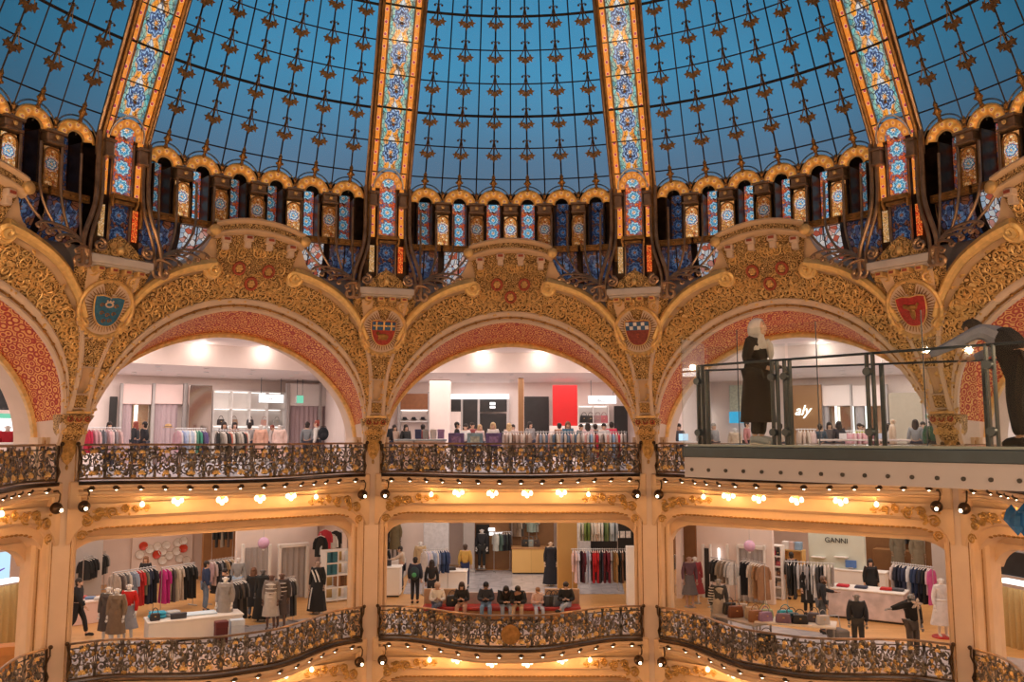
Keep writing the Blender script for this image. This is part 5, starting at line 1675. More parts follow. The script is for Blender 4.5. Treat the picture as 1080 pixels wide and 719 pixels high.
# the woman on the walkway, standing side-on and looking back over the hall
FW = depth_pt(801, 11.62, -.10)
J = joints('stand')
def woman():
    root = thing('person', 'woman in long dark coat and pale headscarf standing on the glass walkway', 'person', FW, rad(180 - 132))
    root.scale = (.945,) * 3
    Jw = joints('stand')
    Jw.update(eL=(.23, .06, 1.14), wL=(.10, -.20, 1.05), hL=(.03, -.26, 1.05), eR=(-.23, .06, 1.14), wR=(-.10, -.20, 1.03), hR=(-.03, -.25, 1.02), hd=(.0, -.03, 1.565), ht=(0, -.025, 1.66))
    names = ['pel', 'sp', 'ch', 'nk', 'hd', 'ht'] + side(['s', 'e', 'w', 'h', 'hip', 'k', 'a', 't'])
    ed = [('pel', 'sp'), ('sp', 'ch'), ('ch', 'nk'), ('nk', 'hd'), ('hd', 'ht')]
    for s in 'LR': ed += [('ch', 's' + s), ('s' + s, 'e' + s), ('e' + s, 'w' + s), ('w' + s, 'h' + s), ('pel', 'hip' + s), ('hip' + s, 'k' + s), ('k' + s, 'a' + s), ('a' + s, 't' + s)]
    m = chain(Jw, names, ed)
    fingers(m, Jw)
    c = Vector((0, -.03, 1.60))
    m.ball(c + Vector((0, -.02, -.005)), (.082, .092, .108), 16, 12)
    m.ball(c + Vector((0, -.075, -.07)), (.038, .032, .03), 10, 8)
    m.ball(c + Vector((0, -.112, -.02)), (.013, .02, .014), 8, 6)
    m.tube([c + Vector((0, -.103, .03)), c + Vector((0, -.118, -.012))], [.009, .013], 6)
    for s in (-1, 1): m.ball(c + Vector((s * .042, -.078, -.025)), (.028, .026, .024), 8, 6)
    m.build('body', skinmat(3), root)
    e = MB()
    for s in (-1, 1): e.ball(c + Vector((s * .033, -.102, .014)), (.014, .008, .008), 8, 6)
    e.build('eyes', M['white'], root)
    e = MB()
    for s in (-1, 1):
        e.ball(c + Vector((s * .033, -.109, .014)), (.006, .004, .007), 6, 5)
        e.tube([c + Vector((s * .016, -.106, .034)), c + Vector((s * .034, -.106, .041)), c + Vector((s * .052, -.095, .034))], .004, 5)
    e.build('brows', plain('hair', (.05, .03, .02), .6, 0, .25, 30.0), root)
    MB().tube([c + Vector((-.024, -.100, -.052)), c + Vector((0, -.110, -.052)), c + Vector((.024, -.100, -.052))], [.004, .008, .004], 6).build('lips', plain('lips', (.48, .16, .14), .4), root)
    # headscarf wrapped around the face and falling on the shoulders
    sc = MB(); n = 28; rings = []
    for y, rx, rz_, dz in ((-.088, .078, .100, .0), (-.075, .098, .122, .0), (-.03, .112, .136, .0), (.03, .116, .138, .0), (.08, .098, .115, -.01), (.115, .055, .07, -.02)):
        rings.append([(rx * cos(q), c.y + y + .02, c.z + dz + (rz_ * sin(q) if sin(q) > 0 else rz_ * 1.18 * sin(q))) for q in [2 * pi * k / n for k in range(n)]])
    sc.loft(rings, cap=False)
    sc.ball(c + Vector((0, .115, -.02)), (.056, .02, .07), 12, 8)
    rr = []
    for z, rx, ry, yo in ((1.50, .098, .105, .0), (1.45, .13, .115, .005), (1.39, .20, .135, .01), (1.33, .225, .15, .012), (1.29, .20, .14, .01)):
        rr.append([(rx * cos(q) * (1 + .04 * sin(5 * q)), yo + ry * sin(q) * (1 + .05 * sin(7 * q)), z + .015 * sin(3 * q)) for q in [2 * pi * k / n for k in range(n)]])
    sc.loft(rr, cap=False)
    sc.tube([(.05, -.13, 1.43), (.1, -.14, 1.36), (.11, -.15, 1.25), (.1, -.15, 1.14)], [.03, .05, .05, .02], 8)
    sc.tube([(.16, .08, 1.44), (.15, .14, 1.3), (.12, .15, 1.12)], [.05, .07, .03], 8)
    sc.build('headscarf', fabric((.60, .58, .60)), root)
    top = chain(dict(Jw, nb=(0, 0, 1.42), lo=(0, 0, .98)), ['lo', 'sp', 'ch', 'nb'] + side(['s', 'e', 'w']), [('lo', 'sp'), ('sp', 'ch'), ('ch', 'nb')] + [e for s in 'LR' for e in (('ch', 's' + s), ('s' + s, 'e' + s), ('e' + s, 'w' + s))], 1, .03, {'w': .05, 'nb': .08, 'lo': .17})
    top.build('coat_top', fabric((.011, .009, .011)), root)
    k = MB(); rings = []
    for i in range(12):
        t = i / 11; z = 1.12 + (.30 - 1.12) * t
        r = .165 + .085 * t ** .8
        rings.append([(r * cos(q) * (1 + .05 * t * sin(5 * q)), r * .95 * sin(q) * (1 + .05 * t * sin(6 * q + 1)) + .01, z) for q in [2 * pi * j / 22 for j in range(22)]])
    k.loft(rings).build('coat_skirt', fabric((.010, .008, .010)), root)
    wear('trousers', 'stand', 'trousers', fabric((.02, .02, .022)), root)
    for s in (-1, 1):
        x = s * .1
        sh = MB().tube([(x, .07, .06), (x, .02, .075), (x, -.06, .06), (x, -.14, .045), (x, -.19, .035)], [.045, .05, .05, .046, .03], 10)
        q = sh.build('sneaker', plain('sneaker', (.50, .55, .62), .6), root)
        MB().tube([(x, .09, .016), (x, .0, .016), (x, -.1, .016), (x, -.2, .018)], [.035, .046, .048, .03], 10, flat=.4).build('sole', M['white'], q)
    return root
wmn = woman()
ph = MB().box((0, 0, 0), (.075, .012, .15), 0, .004)
a = rad(180 - 132)
hp = FW + Vector((cos(a) * 0 - sin(a) * -.30 * .945, sin(a) * 0 + cos(a) * -.30 * .945, 1.07 * .945))
o = ph.build('phone', M['black'], None); o.location = hp; o.rotation_euler = (rad(-60), 0, a)
tag(o, 'dark phone held at the waist by the woman on the walkway', 'phone')
q = MB().box((0, -.008, 0), (.066, .004, .135), 0, .001).build('screen', plain('phone_screen', (.10, .12, .16), .1), o)

# the man bending over the far rail
FM = depth_pt(1079, 11.0, -.10)
def man():
    root = thing('person', 'man in dark vest and blue-grey shirt bending over the walkway rail', 'person', FM, rad(198))
    # rz: he faces local -y; joints below are in that frame
    J = dict(pel=(0, .06, .95), sp=(.02, -.07, 1.12), ch=(.07, -.24, 1.27), nk=(.10, -.37, 1.32), hd=(.11, -.45, 1.335), ht=(.12, -.54, 1.335),
             sL=(.25, -.27, 1.285), eL=(.50, -.42, 1.13), wL=(.70, -.56, 1.02), hL=(.77, -.61, 1.0),
             sR=(-.11, -.29, 1.275), eR=(-.20, -.50, 1.10), wR=(-.06, -.66, 1.02), hR=(.0, -.71, 1.01),
             hipL=(.09, .06, .91), kL=(.11, .02, .50), aL=(.12, .08, .09), tL=(.13, -.08, .035), hipR=(-.09, .06, .91), kR=(-.11, -.02, .50), aR=(-.12, .02, .09), tR=(-.14, -.14, .035))
    names = ['pel', 'sp', 'ch', 'nk', 'hd', 'ht'] + side(['s', 'e', 'w', 'h', 'hip', 'k', 'a', 't'])
    ed = [('pel', 'sp'), ('sp', 'ch'), ('ch', 'nk'), ('nk', 'hd'), ('hd', 'ht')]
    for s in 'LR': ed += [('ch', 's' + s), ('s' + s, 'e' + s), ('e' + s, 'w' + s), ('w' + s, 'h' + s), ('pel', 'hip' + s), ('hip' + s, 'k' + s), ('k' + s, 'a' + s), ('a' + s, 't' + s)]
    m = chain(J, names, ed)
    fingers(m, J)
    m.ball((.12, -.53, 1.25), (.045, .03, .04), 8, 6).ball((.125, -.57, 1.28), (.012, .02, .02), 6, 5)
    for s in (-1, 1): m.ball((.115 + s * .09, -.48, 1.33), (.014, .026, .034), 6, 5)
    m.build('body', skinmat(1), root)
    MB().ball((.115, -.49, 1.375), (.095, .11, .085), 12, 9).ball((.11, -.43, 1.36), (.085, .06, .075), 10, 7).build('hair', hairmat((.03, .02, .015)), root)
    J2 = dict(J, nb=(.09, -.32, 1.30), lo=(0, .04, .99))
    t = chain(J2, ['lo', 'sp', 'ch', 'nb'] + side(['s', 'e', 'w']), [('lo', 'sp'), ('sp', 'ch'), ('ch', 'nb')] + [e for s in 'LR' for e in (('ch', 's' + s), ('s' + s, 'e' + s), ('e' + s, 'w' + s))], 1, .02, {'w': .045, 'nb': .075, 'lo': .155})
    t.build('shirt', fabric((.22, .24, .33)), root)
    v = chain(J2, ['lo', 'sp', 'ch'], [('lo', 'sp'), ('sp', 'ch')], 1, .05, {'lo': .185, 'sp': .18, 'ch': .185})
    v.build('vest', fabric((.018, .018, .024)), root)
    tr = chain(J, ['pel'] + side(['hip', 'k', 'a']), [e for s in 'LR' for e in (('pel', 'hip' + s), ('hip' + s, 'k' + s), ('k' + s, 'a' + s))], 1, .035, {'a': .075})
    tr.build('trousers', fabric((.016, .016, .02)), root)
    s_ = MB()
    for k in 'LR':
        a, t_ = Vector(J['a' + k]), Vector(J['t' + k])
        s_.tube([a + Vector((0, .04, -.045)), a.lerp(t_, .4) + Vector((0, 0, -.015)), t_, t_ + (t_ - a).normalized() * .06], [.045, .05, .048, .03], 8)
    s_.build('shoes', fabric((.02, .02, .02)), root)
    return root
man()
# faceted blue ornament hanging under the walkway at the edge of the picture
p = depth_pt(1077, 10.4, -.86)
m = MB()
for i in range(9):
    a = 2 * pi * i / 9
    m.lathe([(.0, -.12), (.08, -.02), (.05, .08), (0, .14)], 5, (.13 * cos(a), .13 * sin(a), .03 * sin(3 * a)))
m.lathe([(.0, -.2), (.12, -.05), (.09, .1), (0, .2)], 6)
o = thing('hanging_ornament', 'blue faceted ornament hanging below the walkway at the right edge', 'ornament', p)
m.build('facets', plain('blue_crystal', (.03, .16, .42), .12, .3, .3, 6.0), o, smooth=False)
MB().tube([(0, 0, .18), (0, 0, .36)], .006, 4).build('cord', M['darksteel'], o)
# ------------------------------------------------------------------ helpers for shop fittings
def on_local(A, x, y, z): return rot(A, (x, y, z))
def wrect(A, yl, px0, py0, px1, py1):
    pm = (py0 + py1) / 2
    x0, _ = plane_pt(px0, pm, A, yl); x1, _ = plane_pt(px1, pm, A, yl)
    _, z1 = plane_pt((px0 + px1) / 2, py0, A, yl); _, z0 = plane_pt((px0 + px1) / 2, py1, A, yl)
    return (x0 + x1) / 2, (z0 + z1) / 2, x1 - x0, z1 - z0
def wbox(name, mat, A, yl, r, depth=.1, parent=None, org=None, zmin=None, zmax=None, ch=.012):
    """box whose front face covers the given sight rectangle on the plane y = yl of bay A"""
    x, z, w, h = wrect(A, yl, *r)
    z0, z1 = z - h / 2, z + h / 2
    if zmin is not None: z0 = zmin
    if zmax is not None: z1 = zmax
    m = MB().box((x, yl + depth / 2, (z0 + z1) / 2), (w, depth, z1 - z0), ch=ch)
    if parent is not None: return m.build(name, mat, parent, org)
    o = m.build(name, mat, None, (x, yl, z0)); o.location = rot(A, (x, yl, z0)); o.rotation_euler = (0, 0, -rad(A))
    return o
def bay_thing(name, label, cat, A, x, y, z, group=None):
    return thing(name, label, cat, rot(A, (x, y, z)), -rad(A), group), (x, y, z)
def yl_floor(A, px, py, z):
    p = floor_pt(px, py, z); a = rad(A)
    return p.x * sin(a) + p.y * cos(a)
def wavy(m, x0, x1, y, z0, z1, n=None, amp=.05):
    n = n or max(10, int(abs(x1 - x0) / .04))
    k = 2 * pi * abs(x1 - x0) / .22
    def f(o):
        return lambda u, v: Vector((x0 + (x1 - x0) * u, y + o + amp * sin(k * u) * (.6 + .4 * (1 - v)), z0 + (z1 - z0) * v))
    m.grid(f(0), n, 6).grid(f(.02), n, 6, flip=True)
    return m
def wcurtain(name, mat, A, yl, r, parent, org, zmin=None):
    x, z, w, h = wrect(A, yl, *r)
    z0 = zmin if zmin is not None else z - h / 2
    return wavy(MB(), x - w / 2, x + w / 2, yl, z0, z + h / 2).build(name, mat, parent, org)
def table(label, loc, rz, w, d, h, mat, cat='table', legs=True, apron=None):
    root = thing('display_table', label, cat, loc, rz)
    MB().box((0, 0, h - .03), (w, d, .06), ch=.012).build('top', mat, root)
    if apron: MB().box((0, 0, (h - .06) / 2), (w - .06, d - .06, h - .06), ch=.012).build('body', apron, root)
    else:
        for sx in (-1, 1):
            for sy in (-1, 1): MB().box((sx * (w / 2 - .06), sy * (d / 2 - .06), (h - .06) / 2), (.05, .05, h - .06)).build('leg', M['steel'], root)
    return root
def counter(label, loc, rz, w, d, h, body, top):
    root = thing('counter', label, 'counter', loc, rz)
    MB().box((0, 0, (h - .05) / 2 + .03), (w, d, h - .11), ch=.02).build('body', body, root)
    MB().box((0, 0, h - .03), (w + .06, d + .06, .06), ch=.015).build('top', top, root)
    MB().box((0, 0, .03), (w - .08, d - .08, .06), ch=.01).build('plinth', M['black'], root)
    return root
def handbag(label, loc, rz, rgb, w=.34, h=.25, d=.16, group=None):
    root = thing('handbag', label, 'bag', loc, rz, group)
    rings = []
    for z, k in ((0, .9), (.02, 1), (h * .6, .96), (h, .84), (h + .01, .7)):
        rings.append([(w / 2 * k * cos(q) * (1 / max(abs(cos(q)), abs(sin(q)))) ** .6, d / 2 * k * sin(q) * (1 / max(abs(cos(q)), abs(sin(q)))) ** .6, z) for q in [2 * pi * j / 16 for j in range(16)]])
    MB().loft(rings).build('body', plain('leather', rgb, .45, 0, .1, 6.0), root)
    MB().tube([(w * .28 * cos(q) , 0, h + .16 * sin(q)) for q in [pi * j / 10 for j in range(11)]], .012, 6).build('handle', plain('leather', tuple(c * .7 for c in rgb), .45, 0, .1, 6.0), root)
    MB().box((0, -d / 2 - .002, h * .62), (.05, .015, .03)).build('clasp', M['gilt'], root)
    return root
def boxed(label, loc, rz, rgb, w=.3, d=.22, h=.12, group=None):
    root = thing('box', label, 'box', loc, rz, group)
    MB().box((0, 0, h * .42), (w, d, h * .84), ch=.008).build('body', plain('card', rgb, .6, 0, .08, 5.0), root)
    MB().box((0, 0, h * .86), (w + .012, d + .012, h * .28), ch=.008).build('lid', plain('card', tuple(min(1, c * 1.15) for c in rgb), .6, 0, .08, 5.0), root)
    return root
def hat(label, loc, rgb, group=None):
    root = thing('hat', label, 'hat', loc, 0, group)
    MB().lathe([(.17, 0), (.175, .012), (.12, .02), (.105, .03), (.10, .09), (.07, .125), (.01, .13)], 16, sy=1.15).build('felt', fabric(rgb), root)
    MB().tube([(.107 * cos(q), .123 * sin(q), .035) for q in [2 * pi * j / 20 for j in range(20)]], .012, 5, closed=True).build('band', M['black'], root)
    return root
def folded(label, loc, rz, rgb, w=.34, d=.26, h=.05, group=None):
    m = MB().box((0, 0, h / 2), (w, d, h), ch=h * .45).box((.01, -.01, h * 1.25), (w * .94, d * .9, h * .6), ch=h * .25)
    o = m.build('folded_garment', fabric(rgb)); o.location = loc; o.rotation_euler = (0, 0, rz)
    return tag(o, label, 'clothes', group)
def shelf_unit(label, A, yl, r, depth, mats, nsh, zmin=None, lit=False, div=0):
    x, z, w, h = wrect(A, yl, *r)
    z0, z1 = (zmin if zmin is not None else z - h / 2), z + h / 2
    root, o = bay_thing('shelf_unit', label, 'shelf', A, x, yl, z0)
    MB().box((x, yl + depth, (z0 + z1) / 2), (w, .04, z1 - z0), ch=.005).build('back_panel', mats[0], root, o)
    for s in (-1, 1): MB().box((x + s * w / 2, yl + depth / 2, (z0 + z1) / 2), (.05, depth, z1 - z0), ch=.006).build('side_panel', mats[1], root, o)
    zs = [z0 + .06 + (z1 - z0 - .09) * i / nsh for i in range(nsh + 1)]
    for q in zs:
        s = MB().box((x, yl + depth / 2, q), (w, depth, .05), ch=.006).build('shelf', mats[1], root, o)
        if lit and q > z0 + .2: MB().box((x, yl + depth * .75, q - .04), (w * .92, .04, .02), ch=.003).build('light_strip', M['strip'], s, o)
    for i in range(div):
        MB().box((x - w / 2 + w * (i + 1) / (div + 1), yl + depth / 2, (z0 + z1) / 2), (.04, depth, z1 - z0), ch=.006).build('divider', mats[1], root, o)
    return root, x, w, zs
def picsign(name, label, A, yl, r, mat, text=None, tmat=None, size=.2, rods=True, cat='sign'):
    x, z, w, h = wrect(A, yl, *r)
    root, o = bay_thing(name, label, cat, A, x, yl, z - h / 2)
    MB().box((x, yl + .05, z), (w + .04, .1, h + .04), ch=.01).build('case', M['steel'], root, o)
    MB().box((x, yl - .005, z), (w, .02, h), ch=.003).build('face', mat, root, o)
    if rods:
        for s in (-1, 1): MB().tube([(x + s * w * .4, yl + .05, z + h / 2), (x + s * w * .4, yl + .05, z + h / 2 + .7)], .012, 5).build('rod', M['darksteel'], root, o)
    return root, (x, yl, z, w, h), o
def lettering(txt, size, mat, parent, loc, shear=0.0):
    c = bpy.data.curves.new('lettering', 'FONT'); c.body = txt; c.size = size; c.extrude = .008
    c.align_x = 'CENTER'; c.align_y = 'CENTER'; c.shear = shear
    t = bpy.data.objects.new('t', c); COL.objects.link(t)
    bpy.context.view_layer.update()
    me = bpy.data.meshes.new_from_object(t.evaluated_get(bpy.context.evaluated_depsgraph_get()))
    bpy.data.objects.remove(t)
    me.name = 'lettering'; me.materials.clear(); me.materials.append(mat)
    o = bpy.data.objects.new('lettering', me); COL.objects.link(o)
    o.parent = parent; o.location = loc; o.rotation_euler = (rad(90), 0, 0)
    return o
def column(label, mat, A, yl, px0, px1, z0, z1):
    x, _, w, _ = wrect(A, yl, px0, 430, px1, 440)
    root, o = bay_thing('column', label, 'column', A, x, yl, z0)
    MB().box((x, yl + w / 2, (z0 + z1) / 2), (w, w, z1 - z0), ch=.03).build('shaft', mat, root, o)
    MB().box((x, yl + w / 2, z0 + .06), (w + .06, w + .06, .12), ch=.015).build('foot', M['greyw'], root, o)
    return root

# =================================================================== UPPER STOREY
Y = 27.6
# --- left shop
A = -36
x, z, w, h = wrect(A, Y, 127, 405, 195, 468)
ft, o = bay_thing('fitting_room', 'pair of fitting rooms with pink upper panels and mauve curtains', 'fitting room', A, x, Y, ZU)
for r in ((129, 405, 160, 426), (163, 405, 193, 426)): wbox('upper_panel', M['pink'], A, Y, r, .1, ft, o)
for r in ((126, 404, 129, 470), (160, 404, 163, 470), (193, 404, 197, 470)): wbox('post', M['greyw'], A, Y - .05, r, .2, ft, o, ZU)
for r in ((129, 426, 138, 468), (163, 426, 187, 468)): wcurtain('curtain', M['mauve'], A, Y + .1, r, ft, o, ZU)
wbox('mirror', plain('mirror', (.7, .62, .52), .06, .9, .02), A, Y + .3, (139, 426, 160, 468), .04, ft, o, ZU)
wbox('light_strip', M['strip'], A, Y + .2, (142, 427, 145, 455), .05, ft, o)
mp = wbox('mirror_panel', plain('mirror', (.62, .58, .54), .06, .9, .02), A, Y - .6, (199, 406, 223, 468), .25, None, None, ZU)
tag(mp, 'tall pale mirror block right of the pink fitting rooms', 'mirror')
d = wbox('doorway', M['black'], A, Y, (115, 418, 123, 468), .12, None, None, ZU); tag(d, 'dark narrow doorway left of the pink fitting rooms', 'doorway')
su, sx, sw, zs = shelf_unit('bright white wall of lit shelves between mirror block and curtained booth', A, Y - .3, (225, 412, 301, 468), .5, (M['white'], M['white']), 4, ZU, True, 3)
for i, (f, c) in enumerate(((.12, (.03, .02, .02)), (.3, (.35, .22, .15)), (.52, (.04, .04, .05)), (.72, (.6, .35, .3)), (.9, (.5, .48, .45)))):
    handbag(('black', 'brown', 'charcoal', 'rose', 'grey')[i] + ' handbag on the lit white shelves in the left upper shop', rot(A, (sx - sw / 2 + sw * f, Y - .1, zs[2] + .03)), -rad(A), c)
sg, q, o = picsign('hanging_sign', 'white lit sign hanging above the shelves in the left upper shop', A, 24.5, (273, 416, 299, 424.5), M['sign'])
for i in range(3): MB().box((q[0] - .06 + .07 * i, q[1] - .02, q[2]), (.045, .01, .07 - .02 * i)).build('mark', M['greyw'], sg, o)
picsign('hanging_sign', 'small green lit sign hanging in front of the curtained booth', A, 24.0, (313, 417, 320, 425), M['greenlit'])
x, z, w, h = wrect(A, 26.6, 304, 405, 358, 468)
ft, o = bay_thing('fitting_room', 'curtained booth with white top and mauve curtains under the green sign', 'fitting room', A, x, 26.6, ZU)
wbox('upper_panel', M['white'], A, 26.6, (305, 405, 356, 428), .1, ft, o)
for r in ((302, 404, 305.5, 470), (337, 404, 339, 470), (356, 404, 360, 470)): wbox('post', M['greyw'], A, 26.5, r, .2, ft, o, ZU)
for r in ((306, 428, 336, 468), (340, 428, 352, 468)): wcurtain('curtain', M['mauve'], A, 26.75, r, ft, o, ZU)
for px, dep, lab, top, hs, sk in ((142.5, 36, 'dark haired shopper in black in front of the mauve curtain', (.03, .03, .035), 'longhair', 0), (152, 33.5, 'broad man in black jacket facing the pink fitting rooms', (.02, .02, .025), 'hair', 1), (115, 32, 'shopper with dark hair among pink clothes at the left upper rail', (.45, .28, .30), 'longhair', 0), (236, 33, 'woman with long dark hair near the shelves in the left upper shop', (.03, .03, .04), 'longhair', 0), (247, 36, 'shopper in brown among the racks before the lit shelves', (.30, .16, .10), 'longhair', 3), (263, 35, 'shopper with bunned hair and grey top before the lit shelves', (.35, .33, .33), 'bun', 3), (287, 37, 'dark haired shopper partly behind the blush coats', (.5, .42, .4), 'hair', 0), (324, 34, 'assistant in grey with dark bun before the right mauve curtain', (.22, .24, .26), 'bun', 0), (334, 33, 'woman with red hair in white beside the dark backpack', (.7, .68, .66), 'bun', 3)):
    person(lab, depth_pt(px, dep, ZU), rnd.choice((0, 90, 180, 270, 140)), 'stand', rnd.uniform(1.6, 1.74), top, (.05, .05, .07), (.02, .012, .01) if 'red' not in lab else (.25, .05, .03), hs, 'top', sk=sk)
pk = thing('backpack', 'round dark backpack between two women near the right mauve curtain', 'bag', depth_pt(341, 32.8, ZU + 1.02), .4)
MB().ball((0, 0, .22), (.2, .14, .25), 12, 9).build('body', fabric((.012, .014, .02)), pk)
MB().ball((0, -.12, .14), (.14, .06, .12), 10, 7).build('pocket', fabric((.02, .022, .03)), pk)
MB().tube([(.1 * cos(q), 0, .45 + .05 * sin(q)) for q in [pi * j / 8 for j in range(9)]], .012, 5).build('strap', fabric((.02, .02, .02)), pk)
for px, lab, c in ((275, 'first blush coat on a dress form near the curtained booth', (.70, .42, .33)), (295, 'second paler blush coat on a dress form near the curtained booth', (.80, .60, .55))):
    mannequin('headless mannequin wearing ' + lab, depth_pt(px, 32, ZU), 180, h=1.62, top=c, legs=c, lower='coat', tk='bulky')
R_ = [(.55, .03, .07), (.6, .04, .1), (.65, .35, .4), (.75, .5, .52), (.12, .12, .14), (.2, .2, .24), (.7, .45, .48), (.8, .62, .62), (.3, .28, .3), (.72, .5, .5)]
rack('at the far left of the upper left shop', depth_pt(88, 31.0, 0), depth_pt(126, 31.5, 0), ZU, 1.42, R_, 'shirt')
R_ = [(.60, .38, .45), (.72, .68, .72), (.35, .45, .7), (.5, .62, .8), (.6, .7, .85), (.75, .75, .78), (.5, .6, .75), (.85, .84, .82), (.1, .3, .22), (.08, .35, .25), (.12, .1, .22), (.15, .12, .3)]
rack('of pale shirts before the mirror block upstairs', depth_pt(186, 31.0, 0), depth_pt(216, 31.3, 0), ZU, 1.40, R_, 'shirt')
R_ = [(.03, .03, .03), (.4, .36, .32), (.65, .6, .55), (.05, .05, .05), (.6, .2, .15), (.7, .66, .6)]
rack('before the lit white shelves upstairs', depth_pt(228, 31.5, 0), depth_pt(262, 32, 0), ZU, 1.36, R_ * 2, ['shirt', 'jacket'])
hat('straw hat lying on the rail left of the pale shirts', depth_pt(177, 31, ZU + 1.43), (.62, .40, .2))
# --- middle shop
A = 0
x, z, w, h = wrect(A, Y, 421, 414, 452, 468)
hd, o = bay_thing('hat_display', 'brown leather-topped display niche with a lit shelf of dark hats', 'shelf', A, x, Y, ZU)
wbox('header_panel', plain('brown_leather', (.30, .115, .045), .45), A, Y, (422, 415, 452, 432), .15, hd, o)
wbox('back_panel', M['pinkwhite'], A, Y + .35, (421, 432, 453, 468), .05, hd, o, ZU)
sh = wbox('shelf', M['white'], A, Y, (421, 443.5, 453, 445), .35, hd, o)
for r in ((419, 413, 422, 468), (451, 413, 454, 468)): wbox('side_panel', M['greyw'], A, Y - .05, r, .4, hd, o, ZU)
wbox('light_strip', M['strip'], A, Y + .25, (423, 432, 451, 433), .05, hd, o)
zsh = wrect(A, Y, 421, 443.2, 453, 443.6)[1]
for i, px in enumerate((426.5, 436, 445.5)):
    hat(('left', 'middle', 'right')[i] + ' dark hat on the lit shelf below the brown panel', rot(A, (plane_pt(px, 440, A, Y)[0], Y + .17, zsh + .05)), (.02, .02, .025))
column('broad blush column between the hat niche and the dark shopfront', M['pinkwhite'], A, 25.5, 452.5, 474, ZU, 2.6)
x, z, w, h = wrect(A, Y, 474, 415, 537, 468)
sf, o = bay_thing('shopfront', 'dark glazed shopfront with a bright white header in the middle shop', 'shopfront', A, x, Y, ZU)
wbox('lit_header', M['sign'], A, Y - .1, (474, 415.5, 537, 420.5), .25, sf, o)
for r in ((475, 421, 486, 434), (487.5, 421, 504, 468), (505.5, 421, 535, 434), (505.5, 436, 534, 468)): wbox('dark_pane', M['black'], A, Y, r, .06, sf, o)
for r in ((486, 421, 488, 468), (503.5, 421, 506, 468), (534.5, 421, 537, 468), (473.5, 421, 475.5, 468)): wbox('mullion', M['greyw'], A, Y - .06, r, .12, sf, o, ZU)
wbox('lower_panel', M['pinkwhite'], A, Y - .03, (475, 434, 486, 468), .06, sf, o, ZU)
wbox('lit_notice', M['sign'], A, Y - .1, (516.5, 424, 522.5, 427), .05, sf, o)
wbox('lit_notice', M['sign'], A, Y - .1, (516.5, 428, 522.5, 430.5), .05, sf, o)
column('slim oak column left of the dark recess in the middle shop', M['wood'], A, 24.5, 546.5, 552.5, ZU, 2.6)
d = wbox('dark_recess', M['black'], A, Y, (553, 418, 579, 468), .15, None, None, ZU); tag(d, 'black recess between the oak column and the red panel', 'wall panel')
pnl = wbox('red_panel', plain('red_lacquer', (.60, .012, .016), .4, 0, .03, 2.0), A, 26.0, (583, 406, 609, 449), .3, None, None); tag(pnl, 'tall bright red panel in the middle upper shop', 'panel')
pl = wbox('white_plinth', M['pinkwhite'], A, 25.9, (580, 449, 611, 468), .6, None, None, ZU); tag(pl, 'pale plinth below the tall red panel', 'plinth')
su, sx, sw, zs = shelf_unit('white shelves of dark handbags right of the red panel', A, Y - .2, (610, 427, 642, 468), .45, (M['white'], M['white']), 3, ZU, True, 1)
for i, (f, lv, c) in enumerate(((.2, 2, (.02, .02, .02)), (.42, 2, (.03, .025, .02)), (.66, 2, (.35, .2, .2)), (.86, 2, (.45, .12, .14)), (.3, 1, (.5, .46, .44)), (.7, 1, (.3, .3, .32)))):
    handbag(('black', 'near-black', 'dusky brown', 'red', 'pale grey', 'grey')[i] + ' handbag on the white shelves right of the red panel', rot(A, (sx - sw / 2 + sw * f, Y, zs[lv] + .03)), 0, c, .42, .34)
sg, q, o = picsign('hanging_sign', 'white lit sign with small dark lines right of the red panel', A, 24.5, (620.5, 417.5, 650, 425.5), M['sign'])
for i, (dz, wd) in enumerate(((.045, .12), (0, .2), (-.045, .36))): MB().box((q[0] - .05 + wd / 2 - .18, q[1] - .02, q[2] + dz - .03), (wd, .01, .022), ch=.002).build('dark_line', M['black'], sg, o)
d = wbox('dark_doorway', M['black'], A, Y, (648, 428, 662, 468), .12, None, None, ZU); tag(d, 'dark doorway at the right end of the middle upper shop', 'doorway')
